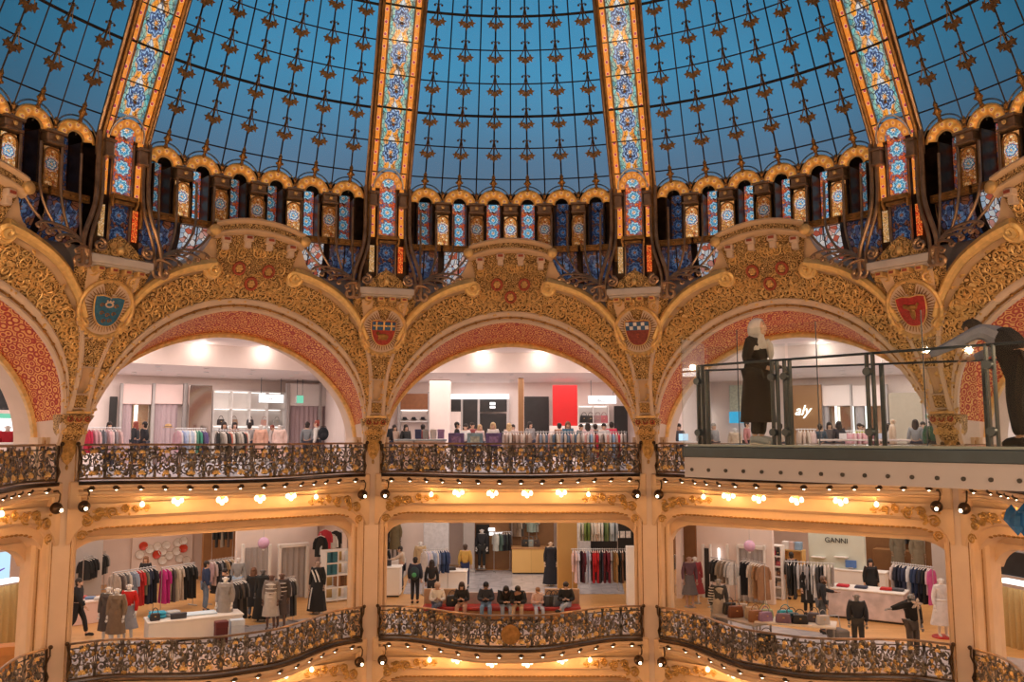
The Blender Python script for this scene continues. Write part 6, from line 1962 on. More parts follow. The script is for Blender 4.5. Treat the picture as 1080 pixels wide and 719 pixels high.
for px, dep, lab, top, hs in ((408, 31, 'man in black at the left end of the middle upper shop', (.02, .02, .025), 'hair'), (416, 33, 'shopper in beige behind the man in black at left', (.5, .36, .28), 'longhair'), (428, 33, 'woman in black leaning over the glass counter below the hats', (.03, .03, .03), 'longhair'), (446, 33.5, 'shopper with dark hair under the hat shelf', (.25, .07, .06), 'hair'), (482, 31.5, 'dark clothed shopper left of the purple poster stand', (.03, .03, .035), 'hair'), (491, 34, 'assistant in white and black behind the purple posters', (.7, .68, .68), 'bun'), (498, 34.5, 'man in dark red behind the purple poster stand', (.25, .06, .06), 'hair'), (506, 34, 'fair haired shopper behind the purple posters', (.6, .45, .42), 'longhair'), (520, 31.5, 'blonde woman in white right of the purple posters', (.78, .74, .72), 'longhair'), (537, 33, 'woman with auburn hair right of the blonde woman', (.55, .42, .38), 'longhair'), (541, 36, 'shopper in pale pink before the oak column', (.6, .42, .4), 'hair'), (559, 34, 'woman in grey coat right of the oak column', (.3, .28, .28), 'longhair'), (590, 35, 'shopper in brown left of the pale plinth', (.32, .18, .12), 'hair'), (599, 31.8, 'brown haired woman in blue before the red panel', (.06, .16, .26), 'longhair'), (613, 34, 'dark haired shopper right of the red panel', (.05, .1, .12), 'hair'), (620, 33, 'woman in pink before the handbag shelves', (.72, .5, .52), 'longhair'), (628, 34.5, 'man in black before the handbag shelves', (.03, .03, .03), 'hair'), (637, 33, 'person in white before the handbag shelves', (.74, .70, .70), 'cap'), (645, 33.8, 'person in bright red top near the dark doorway', (.62, .03, .09), 'hair')):
    hc = {'blonde': (.55, .38, .2), 'fair ': (.5, .33, .18), 'auburn': (.3, .1, .04), 'brown haired': (.18, .08, .04)}
    person(lab, depth_pt(px, dep, ZU), rnd.choice((0, 90, 180, 200, 140)), 'stand', rnd.uniform(1.58, 1.72), top, (.05, .05, .08), next((v for k, v in hc.items() if k in lab), (.02, .012, .01)), hs)
st_ = thing('poster_stand', 'stand of purple posters at the balustrade in the middle shop', 'sign', depth_pt(501, 28.6, ZU), 0)
for i, x in enumerate((-.62, 0, .62)):
    p_ = MB().box((x, 0, 1.04), (.52, .05, .42), ch=.008).build('panel', plain('poster', (.16, .12, .42) if i != 1 else (.30, .55, .85), .4, 0, .3, 7.0), st_)
    MB().box((x, -.03, 1.04), (.3, .01, .2), ch=.002).build('picture', plain('poster_print', (.35, .25, .6) if i != 1 else (.6, .8, .95), .4, 0, .4, 12.0), p_)
    for s in (-.2, .2): MB().tube([(x + s, 0, 0), (x + s, 0, .85)], .014, 5).build('leg', M['steel'], st_)
for px0, px1, lab in ((418, 437, 'glass counter below the hat niche'), (438, 470, 'glass counter before the blush column')):
    a, b = depth_pt(px0, 29.6, ZU), depth_pt(px1, 29.6, ZU)
    counter('pale ' + lab, (a + b) / 2, 0, (b - a).length, .6, 1.05, M['pinkwhite'], plain('counter_top', (.55, .66, .75), .2))
for i in range(4):
    boxed(('dark blue', 'silver grey', 'white', 'lilac')[i] + ' box standing on the pale glass counter before the column', depth_pt(441 + 8 * i, 29.6, ZU + 1.06), .1 * i, ((.06, .08, .2), (.4, .4, .42), (.75, .73, .72), (.4, .25, .45))[i], .2, .16, .32)
R_ = [(.5, .36, .3), (.28, .33, .42), (.6, .5, .44), (.14, .2, .28), (.66, .4, .4), (.45, .4, .36), (.1, .16, .24), (.7, .6, .5)]
rack('before the red panel upstairs', depth_pt(566, 31, 0), depth_pt(612, 31, 0), ZU, 1.30, R_ * 2, ['shirt', 'jacket'])
R_ = [(.7, .66, .64), (.55, .3, .28), (.74, .7, .68), (.3, .45, .65), (.62, .5, .46), (.6, .05, .08), (.76, .72, .7), (.35, .3, .28)]
rack('before the handbag shelves upstairs', depth_pt(614, 31, 0), depth_pt(660, 31, 0), ZU, 1.30, R_ * 2, ['shirt', 'jacket'])
R_ = [(.35, .25, .2), (.62, .5, .45), (.7, .62, .55), (.25, .16, .12), (.55, .42, .36)]
rack('right of the blonde woman upstairs', depth_pt(531, 31, 0), depth_pt(560, 31, 0), ZU, 1.30, R_ * 2, ['jacket', 'shirt'])
# --- right shop, seen through the walkway
A = 36
for i, px in enumerate((713.5, 746.5)):
    o_ = wbox('light_strip', M['strip'], A, Y, (px - 1.3, 429, px + 1.3, 458), .05); tag(o_, ('left', 'right')[i] + ' upright light strip beside the white column behind the walkway tip', 'lamp')
column('white column behind the tip of the glass walkway', M['pinkwhite'], A, 26.5, 722, 742, ZU, 2.6)
gp = wbox('mosaic_panel', plain('sage_mosaic', (.50, .58, .48), .3, 0, .25, 9.0), A, Y, (769, 406, 786, 433), .12); tag(gp, 'pale green mosaic panel above a cyan screen behind the woman', 'panel')
ss = wbox('wall_screen', M['cyan'], A, Y, (769, 434, 786, 446), .08); tag(ss, 'wide cyan screen on the wall left of the standing woman', 'screen')
wp = wbox('wood_wall', M['wood'], A, Y - .2, (828, 406, 866, 468), .2, None, None, ZU); tag(wp, 'warm wooden wall panel with glowing script behind the walkway', 'wall panel')
x, z, w, h = wrect(A, Y - .3, 838, 428, 854, 438)
sc_, o = bay_thing('script_sign', 'glowing white script sign on the warm wooden wall panel', 'sign', A, x, Y - .3, z)
lettering('aly', .62, glow('lit_script', (1, .93, .8), 4.0), sc_, (0, 0, 0), .35)
x, z, w, h = wrect(A, Y, 866, 405, 936, 468)
ft, o = bay_thing('fitting_room', 'row of fitting rooms with blush tops and upright lights behind the walkway', 'fitting room', A, x, Y, ZU)
for r in ((867, 406, 897, 428), (899, 406, 934, 428)): wbox('upper_panel', M['pinkwhite'], A, Y, r, .1, ft, o)
for r in ((864.5, 405, 867, 470), (897, 405, 899, 470), (934, 405, 937, 470)): wbox('post', M['greyw'], A, Y - .05, r, .2, ft, o, ZU)
for r in ((867, 428, 875, 468), (903, 428, 912, 468)): wcurtain('curtain', M['greycurtain'], A, Y + .1, r, ft, o, ZU)
for px in (882, 899.5, 914): wbox('light_strip', M['strip'], A, Y + .05, (px - 1.2, 428, px + 1.2, 458), .05, ft, o)
wbox('mirror', plain('mirror', (.7, .62, .52), .06, .9, .02), A, Y + .3, (876, 428, 934, 468), .04, ft, o, ZU)
bw = wbox('beige_wall', plain('taupe_panel', (.40, .33, .25), .6, 0, .05), A, Y - .3, (938, 414, 973, 468), .2, None, None, ZU); tag(bw, 'plain taupe wall panel near the red shield pillar upstairs', 'wall panel')
sg, q, o = picsign('exit_sign', 'small green lit sign left of the red shield pillar', A, 25.0, (976, 437, 981, 441), M['greenlit'], rods=False)
for px, dep, lab, top, hs, rr_ in ((704, 31, 'shopper with reddish top beside the chequered shield pillar upstairs', (.2, .12, .14), 'hair', 90), (716, 31, 'man in grey jacket at a laptop left of the walkway tip', (.10, .10, .12), 'hair', 200), (742, 33, 'dark haired person behind the first walkway post', (.08, .08, .1), 'hair', 180), (753, 32.5, 'grey haired person in grey behind the walkway tip', (.28, .28, .3), 'hair', 150), (788, 33, 'person with dark hair behind the standing woman, left', (.5, .2, .2), 'hair', 120), (823, 33, 'person in beige jacket behind the standing woman, right', (.62, .47, .35), 'hair', 0), (865, 31.5, 'man in dark blue seen from behind below the blush fitting rooms', (.05, .08, .11), 'hair', 0), (875, 33, 'person with brown hair right of the man in dark blue', (.12, .1, .1), 'longhair', 180), (885, 32.2, 'dark haired woman carrying white papers behind the walkway', (.03, .03, .04), 'longhair', 0), (907, 32.8, 'person in bright yellow-green top behind the walkway', (.50, .58, .06), 'hair', 150), (910, 34.2, 'dark haired person in purple beside the yellow-green top', (.12, .05, .16), 'longhair', 150), (938, 33.5, 'dark haired woman in white left of the nude mannequin', (.65, .6, .58), 'longhair', 90), (966, 31.5, 'dark haired woman in grey below the taupe panel', (.30, .30, .31), 'longhair', 30), (974, 34, 'person with brown hair beside the woman in grey', (.1, .2, .22), 'hair', 200)):
    person(lab, depth_pt(px, dep, ZU), rr_, 'stand', rnd.uniform(1.56, 1.70), top, (.04, .04, .06), (.02, .012, .01) if 'grey haired' not in lab else (.3, .29, .28), hs)
mannequin('nude beige mannequin standing before the taupe wall panel', depth_pt(941.5, 31.0, ZU), 100, h=1.78, body=(.70, .52, .38))
mannequin('mannequin in a black and green jacket beside the red shield pillar', depth_pt(983, 30.5, ZU), 180, h=1.72, top=(.03, .09, .05), legs=(.02, .02, .02), tk='bulky', body=(.10, .07, .05))
mannequin('headless mannequin in beige knit behind the walkway tip', depth_pt(775, 31.5, ZU), 180, h=1.50, top=(.62, .48, .36), legs=(.62, .48, .36), lower='coat', tk='bulky')
R_ = [(.62, .46, .36), (.7, .52, .42), (.66, .5, .42), (.72, .6, .5), (.68, .5, .44), (.75, .55, .5)]
rack('of beige knits below the glowing script', depth_pt(841, 31, 0), depth_pt(860, 31, 0), ZU, 1.38, R_, 'shirt')
R_ = [(.72, .38, .42), (.75, .45, .48), (.7, .35, .38), (.74, .5, .5), (.66, .3, .36), (.78, .55, .56)]
rack('of pink clothes below the blush fitting rooms', depth_pt(893, 31, 0), depth_pt(926, 31, 0), ZU, 1.32, R_ * 2, 'shirt')
for px, c, lab in ((889, (.8, .78, .8), 'white price card'), (928, (.5, .62, .8), 'pale blue price card')):
    o_ = MB().box((0, 0, .09), (.24, .02, .18), ch=.004).box((0, .03, .01), (.2, .1, .02), ch=.004).build('price_card', plain('card', c, .6, 0, .08, 5.0)); o_.location = depth_pt(px, 30.2, ZU + 1.06)
    tag(o_, lab + ' on the long table behind the walkway', 'sign')
a, b = depth_pt(862, 30.2, ZU), depth_pt(960, 30.2, ZU)
table('long pale table behind the walkway below the fitting rooms', (a + b) / 2, math.atan2((b - a).y, (b - a).x), (b - a).length, .6, 1.05, M['pinkwhite'])
lt = thing('laptop', 'open laptop with a cyan screen beside the man in grey', 'laptop', depth_pt(723, 30.0, ZU + .98), .3)
MB().box((0, 0, .01), (.36, .26, .02), ch=.005).build('base', M['steel'], lt)
MB().box((0, .14, .13), (.36, .02, .24), ch=.005).build('screen', M['screen'], lt)
table('small table under the open laptop', depth_pt(723, 30.0, ZU), .3, .9, .6, .97, M['white'])
# --- slivers of the shops at both edges
A = -72
d = wbox('menu_board', M['black'], A, 19.0, (-14, 398, 16, 432), .1); tag(d, 'dark menu board high in the shop at the left edge', 'board')
d = wbox('wall_screen', M['sign'], A, 18.5, (-14, 441, 26, 466), .1); tag(d, 'bright white screen behind the red jacket at the left edge', 'screen')
d = wbox('green_strip', M['greenlit'], A, 18.45, (-14, 436, 26, 441), .1); tag(d, 'green lit strip above the white screen at the left edge', 'sign')
def edge(px, yl, z):
    x, _ = plane_pt(px, 455, -72, yl)
    return rot(-72, (x, yl, z))
mannequin('headless mannequin in a red jacket at the left edge upstairs', edge(8, 16.2, ZU), 150, h=1.5, top=(.42, .015, .03), legs=(.1, .02, .03), tk='bulky')
boxed('white box on the shelf end beside the red jacket', edge(27, 15.6, ZU + .98), 1.25, (.78, .74, .72), .42, .36, .42)
counter('pale counter under the white box at the left edge', edge(24, 15.6, ZU), 1.25, .9, .6, .98, M['pinkwhite'], M['white'])

# spotlights in the upper ceilings
sp_ = thing('ceiling_spotlight', 'x', 'lamp', (0, 0, 0))
MB().lathe([(.09, .0), (.11, -.012), (.10, -.025), (.085, -.02)], 14).build('ring', M['white'], sp_)
MB().lathe([(.001, -.014), (.084, -.016), (.08, -.010)], 14).build('lens', M['spot'], sp_)
fs = True
for A, nm in ((-36, 'left'), (0, 'middle'), (36, 'right')):
    for y in (22.4, 24.2, 26.2):
        for i in range(7):
            x = -5.4 + 1.8 * i + (.5 if y == 24.2 else 0)
            loc = rot(A, (x, y, 2.598)); lab = 'round spotlight in the white ceiling of the %s upper shop' % nm; g = 'spotlights in the %s upper ceiling' % nm
            if fs: sp_.location = loc; sp_['label'] = lab; sp_['group'] = g; fs = False
            else: dup(sp_, loc, 0, lab, g)
    for x in (-3.6, -1.2, 1.2, 3.6):
        lamp('wall_washer', 'POINT', rot(A, (x, 20.95, 3.22)), LW, (1.0, .88, .78), .06)

# =================================================================== LOWER STOREY
def fp(px, py): return floor_pt(px, py, ZL)
def ystand(A, px, py): return yl_floor(A, px, py, ZL)
ZC = ZU - 1.47
# --- left shop
A = -36
yw = ystand(A, 170, 612)
w_ = wbox('wall_plates', M['pinkwhite'], A, yw, (139, 560, 203, 612), .2, None, None, ZL, ZC); struct(w_)
PL = [(151, 575.5, 1), (147, 584.5, 0), (157.7, 579, 0), (165.6, 576, 0), (165, 584.5, 1), (175, 574.6, 0), (171, 581, 0), (171, 590.7, 0), (178, 585.5, 0), (186.7, 572, 0), (193, 570, 0), (193, 578, 1), (189, 588.6, 0), (196, 590.7, 0), (185.6, 581, 0)]
for i, (px, py, r) in enumerate(PL):
    x, z = plane_pt(px, py, A, yw)
    near = ('top left', 'lower left', 'upper left', 'upper middle', 'middle', 'upper middle right', 'central', 'lowest', 'lower middle', 'high right', 'topmost right', 'right', 'lower right', 'lowest right', 'centre right')[i]
    rt, o = bay_thing('wall_plate', ('red' if r else 'white') + ' round plate hung %s of the pale plate wall' % near, 'plate', A, x, yw - .03, z)
    pm = MB().lathe([(.001, .0), (.10, -.005), (.17, .03), (.182, .035), (.17, .045), (.09, .012)], 20).build('dish', plain('glaze', (.62, .06, .03) if r else (.80, .76, .72), .25), rt)
    pm.rotation_euler = (rad(90), 0, 0)
    pm = MB().tube([(.172 * cos(q), 0, .172 * sin(q)) for q in [2 * pi * k / 22 for k in range(22)]], .010, 5, closed=True).build('rim', M['gilt_dark'] if not r else M['redpaint'], rt)
    pm.location = (0, -.035, 0)
struct(wbox('wall_grey', M['greyw'], A, ystand(A, 96, 628), (70, 560, 108, 628), .2, None, None, ZL, ZC))
column('brown wooden column left of the plate wall', M['wood'], A, ystand(A, 115, 615), 109, 121, ZL, ZC)
struct(wbox('wall_taupe', M['greyw'], A, ystand(A, 130, 613), (121, 560, 140, 612), .15, None, None, ZL, ZC))
wd = wbox('wood_wall', M['wood'], A, ystand(A, 230, 612), (214, 560, 249, 612), .2, None, None, ZL, ZC); tag(wd, 'wooden display wall between the plate wall and the fitting rooms', 'wall panel')
struct(wbox('wall_fitting', M['pinkwhite'], A, ystand(A, 290, 632) + .2, (249, 560, 334, 632), .2, None, None, ZL, ZC))
yf = ystand(A, 310, 632)
x, z, w, h = wrect(A, yf, 294, 577, 327, 632)
ft, o = bay_thing('fitting_room', 'fitting room with a grey curtain right of the lilac globe', 'fitting room', A, x, yf, ZL)
for r in ((294, 574, 296.5, 632), (323, 574, 326, 632)): wbox('post', M['white'], A, yf - .05, r, .15, ft, o, ZL)
wbox('lintel', M['white'], A, yf - .05, (294, 573, 326, 577), .15, ft, o)
wcurtain('curtain', M['greycurtain'], A, yf + .05, (297, 577, 323, 632), ft, o, ZL + .05)
x, z, w, h = wrect(A, yf, 256, 577, 285, 632)
ft, o = bay_thing('fitting_room', 'fitting room with a grey curtain left of the lilac globe', 'fitting room', A, x, yf, ZL)
for r in ((255, 574, 257.5, 632), (283, 574, 286, 632)): wbox('post', M['white'], A, yf - .05, r, .15, ft, o, ZL)
wcurtain('curtain', M['greycurtain'], A, yf + .05, (258, 577, 283, 632), ft, o, ZL + .05)
def globe(px, py, dep, lab):
    d = ray(px, py); k = dep / math.hypot(d.x, d.y)
    p = CAM + d * k
    rt = thing('hanging_globe', lab, 'ornament', p)
    MB().ball((0, 0, 0), .19, 14, 10).build('globe', plain('lilac_paper', (.55, .33, .48), .6), rt)
    MB().tube([(0, 0, .18), (0, 0, ZC - p.z)], .006, 4).build('cord', M['steel'], rt)
    MB().lathe([(.03, -.24), (.05, -.2), (.02, -.17)], 8).build('tassel', M['white'], rt)
globe(278, 572.5, 30, 'lilac globe ornament hanging in the left lower shop')
globe(790.5, 575.5, 30.5, 'lilac globe ornament hanging in the right lower shop')
su, sx, sw, zs = shelf_unit('warm lit shelves with teal boxes beside the three crosses pillar', A, ystand(A, 358, 634), (344, 580, 369, 634), .5, (M['amber'], M['white']), 4, ZL, True, 1)
for i, f in enumerate((.14, .34)):
    for lv in (2, 3): boxed(('left', 'right')[i] + ' teal box on the %s warm lit shelf' % ('upper' if lv == 3 else 'middle'), rot(A, (sx - sw / 2 + sw * f, ystand(A, 358, 634) + .2, zs[lv] + .03)), -rad(A), (.03, .16, .22), .3, .3, .42)
for i, f in enumerate((.6, .75, .9)):
    boxed(('wood brown', 'dark brown', 'tan')[i] + ' box on the lowest warm lit shelf', rot(A, (sx - sw / 2 + sw * f, ystand(A, 358, 634) + .2, zs[1] + .03)), -rad(A), ((.35, .16, .07), (.16, .07, .03), (.5, .3, .14))[i], .26, .3, .4)
bk = [(.02, .02, .022)] * 7 + [(.05, .05, .05), (.35, .34, .34)]
rack('of black T-shirts beside the grey wall', fp(86, 632), fp(109, 622), ZL, 1.5, bk, 'shirt')
rk = [(.40, .34, .30), (.10, .08, .08), (.30, .26, .24), (.12, .12, .13), (.55, .5, .46), (.25, .3, .4), (.3, .36, .48), (.45, .03, .03), (.5, .03, .03), (.16, .17, .12), (.03, .04, .08), (.025, .03, .06), (.02, .02, .03)]
rack('of coats and a red dress at left', fp(117, 654), fp(161, 645), ZL, 1.55, rk, ['coat', 'jacket', 'coat', 'dress'])
rk = [(.50, .03, .22), (.45, .02, .2), (.5, .4, .3), (.1, .08, .08), (.55, .46, .36), (.6, .52, .44), (.5, .4, .32), (.02, .02, .02), (.02, .02, .022), (.03, .03, .03), (.02, .02, .02)]
rack('of magenta, beige and black clothes below the plates', fp(169, 645), fp(203, 638), ZL, 1.5, rk, ['dress', 'coat', 'trousers'])
rk = [(.45, .3, .32), (.55, .42, .4), (.03, .03, .035), (.2, .2, .22), (.03, .03, .03), (.5, .34, .2), (.02, .02, .02), (.6, .45, .3)]
rack('before the wooden display wall', fp(219, 637), fp(244, 632), ZL, 1.55, rk, ['shirt', 'jacket', 'dress'])
rk = [(.02, .02, .02), (.03, .03, .03), (.02, .02, .022), (.35, .3, .24), (.02, .02, .02), (.12, .08, .06), (.03, .028, .028)]
rack('of black coats high against the wooden display wall', fp(222, 617), fp(244, 616), ZL, 2.75, rk, ['jacket', 'coat'])
rk = [(.04, .035, .035), (.02, .02, .02), (.10, .08, .07), (.05, .04, .04), (.03, .03, .03), (.2, .18, .17)]
rack('of black coats near the balustrade', fp(243, 664), fp(256, 660), ZL, 1.5, rk, 'coat')
rk = [(.35, .32, .30), (.04, .04, .04), (.02, .02, .02), (.5, .47, .44), (.05, .05, .06), (.02, .02, .02), (.3, .28, .26)]
rack('beside the striped mannequins near the balustrade', fp(290, 660), fp(309, 655), ZL, 1.45, rk, 'coat')
person('man in black walking past the low pink table at left', fp(80, 672), 80, 'walk', 1.76, (.02, .02, .025), (.02, .02, .025), tk='bulky')
person('woman with reddish hair sitting under the plates behind the racks', fp(152, 634), 180, 'stand', 1.65, (.03, .03, .035), (.03, .03, .03), (.22, .10, .05), 'longhair')
person('man in navy jacket and jeans before the wooden display wall', fp(216, 645), 60, 'stand', 1.74, (.03, .05, .12), (.14, .2, .3), tk='bulky')
person('woman in black with long brown hair near the fitting room curtain', fp(266, 652), 0, 'stand', 1.68, (.02, .02, .022), (.12, .16, .25), (.14, .06, .03), 'longhair', lower='coat')
person('person in dark clothes bending behind the grey coat mannequin', fp(237, 652), 200, 'reach', 1.66, (.03, .03, .04), (.03, .03, .04))
mannequin('mannequin in a camel and grey coat with cape near the balustrade', fp(121, 684), 180, h=1.78, top=(.22, .16, .11), legs=(.20, .14, .095), lower='coat', tk='bulky')
mannequin('mannequin in a dark patterned coat left of the cape coat', fp(112, 680), 180, h=1.74, top=(.10, .085, .075), legs=(.08, .065, .06), lower='coat', tk='bulky')
mannequin('mannequin in a bright red sweater and grey skirt', fp(134, 678), 180, h=1.78, top=(.60, .02, .015), legs=(.30, .31, .36), lower='skirt')
mannequin('mannequin in a grey cardigan and pale blue jeans', fp(250, 640), 180, h=1.82, top=(.30, .30, .31), legs=(.40, .55, .75))
mannequin('mannequin in a long belted grey coat near the balustrade', fp(236, 668), 180, h=1.80, top=(.28, .26, .255), legs=(.27, .25, .245), lower='coat', tk='bulky')
mannequin('mannequin in a black long dress before the left fitting curtain', fp(276, 655), 180, h=1.75, top=(.03, .03, .03), legs=(.02, .02, .02), lower='abaya', body=(.1, .09, .09))
for px, py, lab, c, d in ((285, 664, 'left mannequin in a black and white striped coat', (.22, .19, .18), (.45, .42, .40)), (296, 662, 'right mannequin in a dark striped coat with reddish collar', (.06, .05, .05), (.09, .07, .07))):
    mn = mannequin(lab, fp(px, py), 180, h=1.78, top=c, legs=d, lower='coat', tk='bulky', body=(.15, .08, .06))
    m = MB()
    for i in range(8): m.tube([((.19 - .01 * i) * cos(q), .155 * sin(q), 1.36 - .12 * i) for q in [2 * pi * k / 18 for k in range(18)]], .016, 4, closed=True)
    m.build('stripes', fabric((.65, .62, .6)), mn)
mn = mannequin('mannequin in a black and white gown beside the warm lit shelves', fp(334, 647), 180, h=1.85, top=(.02, .02, .02), legs=(.018, .018, .02), lower='abaya', body=(.35, .25, .2))
m = MB()
for s, x in ((1, -.10), (1, .02)): m.tube([(x - .06, -.16, 1.40), (x + .04, -.19, 1.2), (x + .10, -.2, 1.02)], [.022, .03, .02], 6)
m.tube([(-.12, -.22, .85), (-.17, -.25, .5), (-.2, -.27, .2)], [.015, .02, .025], 6)
m.build('white_sash', fabric((.7, .68, .66)), mn)
for i, (px, py, c, l) in enumerate(((338, 572, (.02, .02, .02), 'black'), (343, 565, (.5, .04, .06), 'red'), (349, 570, (.68, .66, .64), 'white'), (354, 566, (.03, .03, .03), 'dark'), (344, 577, (.5, .5, .5), 'grey'))):
    x, z = plane_pt(px, py, A, ystand(A, 350, 630) - .2)
    garment('shirt', c, rot(A, (x, ystand(A, 350, 630) - .2, z + .3)), rnd.random(), l + ' shirt hung high above the warm lit shelves', l + ' shirts above the warm lit shelves')
tb = table('low pale pink table behind the walking man', (fp(92, 655) + fp(96, 655)) / 2, .75, 1.6, .9, .72, M['pinkwhite'], apron=M['pink'])
for i, c in enumerate(((.6, .12, .1), (.2, .3, .5), (.75, .72, .7))):
    folded(('red', 'blue', 'white')[i] + ' folded garment on the low pink table', tb.location + Vector((-.35 + .35 * i, .1 - .1 * i, .72)), .5, c)
ctl = fp(172, 678); ctr = fp(226, 672)
c_ = (ctl + ctr) / 2; c_.z = ZL
ct = counter('white display counter with a cyan cloth near the left balustrade', c_ + Vector((0, .35, 0)), math.atan2((ctr - ctl).y, (ctr - ctl).x), 2.7, .9, .66, M['white'], M['white'])
rzc = ct.rotation_euler[2]
def onct(x, y): return ct.location + Vector((x * cos(rzc) - y * sin(rzc), x * sin(rzc) + y * cos(rzc), .665))
folded('bright cyan cloth heaped on the white display counter', onct(-1.05, .1), rzc, (.04, .35, .55), .5, .4, .12)
folded('grey scarf heaped beside the cyan cloth', onct(-.6, .2), rzc + .3, (.45, .47, .5), .4, .35, .1)
bo = boxed('pale blue flat box on the white display counter', onct(.2, .1), rzc, (.55, .68, .82), .9, .5, .04)
handbag('black bag at the left end of the white counter', onct(-1.15, -.25), rzc, (.03, .03, .04), .3, .2)
boxed('dark framed box on top of the white counter', onct(-.5, -.28), rzc, (.05, .05, .07), .45, .12, .16)
boxed('dark red box standing right of the white counter', fp(229, 680) + Vector((0, .3, .0)), rzc, (.10, .015, .02), .35, .3, .62)
boxed('pale blue and white box right of the belted grey coat', fp(246, 677) + Vector((0, .3, .0)), rzc, (.55, .66, .85), .4, .25, .6)

# --- middle shop
A = 0
ym = ystand(A, 458, 610)
struct(wbox('wall_cream', M['pinkwhite'], A, ystand(A, 425, 606), (396, 545, 447, 604), .2, None, None, ZL, ZC))
o_ = wbox('grey_partition', plain('grey_white_panel', (.62, .62, .66), .5), A, ym, (446.5, 545, 473, 610), .25, None, None, ZL, ZC); tag(o_, 'pale grey partition behind the rack of blue shirts', 'wall panel')
yb = ystand(A, 540, 600)
o_ = wbox('wood_wall', M['wood'], A, yb, (497, 545, 584, 600), .2, None, None, ZL, ZC); tag(o_, 'warm wooden back wall with two white lit notices', 'wall panel')
for i, r in enumerate(((515, 556.5, 522, 560), (516, 561, 530, 564.5))):
    o_ = wbox('lit_notice', M['sign'], A, yb - .08, r, .06); tag(o_, ('upper short', 'lower long')[i] + ' white lit notice on the wooden back wall', 'sign')
o_ = wbox('dark_niche', M['black'], A, yb - .05, (502, 553, 516, 584), .1); tag(o_, 'dark niche at the left of the wooden back wall', 'niche')
column('taupe column left of the dark niche', M['greyw'], A, ystand(A, 494, 604), 489, 501, ZL, ZC)
o_ = wbox('amber_wall', M['amber'], A, ystand(A, 596, 628), (588, 545, 609, 628), .4, None, None, ZL, ZC); tag(o_, 'amber lit wooden pillar wall right of the black gown', 'wall panel')
o_ = wbox('black_wall', M['black'], A, ystand(A, 640, 612), (620, 545, 672, 612), .2, None, None, ZL, ZC); tag(o_, 'black wall behind the two tier rack at right', 'wall panel')
o_ = wbox('grey_partition', plain('grey_white_panel', (.62, .62, .66), .5), A, ystand(A, 614, 616), (609, 545, 623, 616), .2, None, None, ZL, ZC); tag(o_, 'pale grey partition between amber wall and two tier rack', 'wall panel')
for i in range(3):
    px = 650.5 + 6.1 * i
    x, z, w, h = wrect(A, ystand(A, 640, 612) - .1, px - 2.5, 560, px + 2.5, 567)
    rt, o = bay_thing('picture_frame', ('left', 'middle', 'right')[i] + ' of three small pale pictures on the black wall', 'picture', A, x, ystand(A, 640, 612) - .1, z)
    MB().box((x, o[1] + .03, z), (w + .03, .05, h + .03), ch=.008).build('frame', M['black'], rt, o)
    MB().box((x, o[1], z), (w, .02, h), ch=.003).build('print', plain('picture_print', (.75, .68, .62), .6, 0, .3, 9.0), rt, o)
struct(wbox('wall_cabinet', M['white'], A, ystand(A, 667, 640), (662, 582, 676, 640), .5, None, None, ZL, ZL + 2.1))
for i, (px, c, l) in enumerate(((405, (.02, .02, .022), 'black leather jacket'), (416.5, (.16, .12, .06), 'olive coat'))):
    mn = mannequin('mannequin in %s high against the cream wall' % l, rot(A, (plane_pt(px, 592, A, ystand(A, 410, 606) - .5)[0], ystand(A, 410, 606) - .5, ZL + .75)), 180, h=1.75, top=c, legs=c, lower='coat', tk='bulky', body=(.12, .09, .07))
pt = thing('platform', 'white platform under the two coat mannequins', 'platform', rot(A, (plane_pt(410.5, 592, A, ystand(A, 410, 606) - .5)[0], ystand(A, 410, 606) - .5, ZL)))
MB().box((0, 0, .37), (1.4, .7, .74), ch=.02).build('body', M['white'], pt)
MB().box((0, 0, .03), (1.3, .62, .06), ch=.01).build('plinth', M['greyw'], pt)
pd = counter('white reception pedestal at the left of the middle shop', fp(411, 628), 0, .85, .7, 1.12, M['white'], M['white'])
boxed('small dark screen on the white reception pedestal', fp(408, 628) + Vector((0, 0, 1.125)), 0, (.03, .03, .04), .3, .1, .22)
person('assistant in black behind the white reception pedestal', fp(405, 618), 180, 'stand', 1.7, (.02, .02, .025), (.02, .02, .02))
person('woman in beige sweater and dark trousers at the reception pedestal', fp(423.5, 622), 270, 'reach', 1.72, (.58, .47, .38), (.02, .025, .045))
person('person in dark clothes wearing a green backpack beside the blue shirts', fp(437.5, 636), 0, 'stand', 1.66, (.03, .035, .06), (.02, .022, .03), tk='bulky')
bp = thing('backpack', 'green patched backpack worn by the person beside the blue shirts', 'bag', fp(437.5, 636) + Vector((0, -.2, .88)))
MB().ball((0, 0, .22), (.18, .12, .24), 12, 9).build('body', fabric((.03, .05, .06)), bp)
MB().ball((0, -.1, .18), (.09, .05, .09), 10, 7).build('patch', fabric((.08, .35, .15)), bp)
rk = [(.62, .6, .62), (.45, .5, .66), (.62, .52, .66), (.66, .66, .7), (.4, .48, .68), (.3, .4, .6), (.7, .68, .68), (.14, .2, .36), (.03, .05, .12), (.04, .08, .2), (.03, .06, .16), (.05, .08, .2)]
rack('of pale blue and navy shirts behind the seated people', fp(446, 628), fp(472, 626), ZL, 1.72, rk, ['shirt', 'jacket'])
person('woman in black with long dark hair before the blue shirts', fp(455, 640), 0, 'stand', 1.66, (.015, .015, .017), (.02, .02, .025), (.02, .012, .01), 'longhair')
mn = mannequin('mannequin in a beige trench hanging behind the blue shirts', fp(443, 614), 180, h=1.75, top=(.5, .36, .2), legs=(.48, .34, .2), lower='coat', tk='bulky')
person('person in mustard jacket and navy trousers seen from behind', fp(490.5, 620), 0, 'stand', 1.74, (.52, .32, .08), (.02, .03, .09), (.05, .03, .02), tk='bulky')
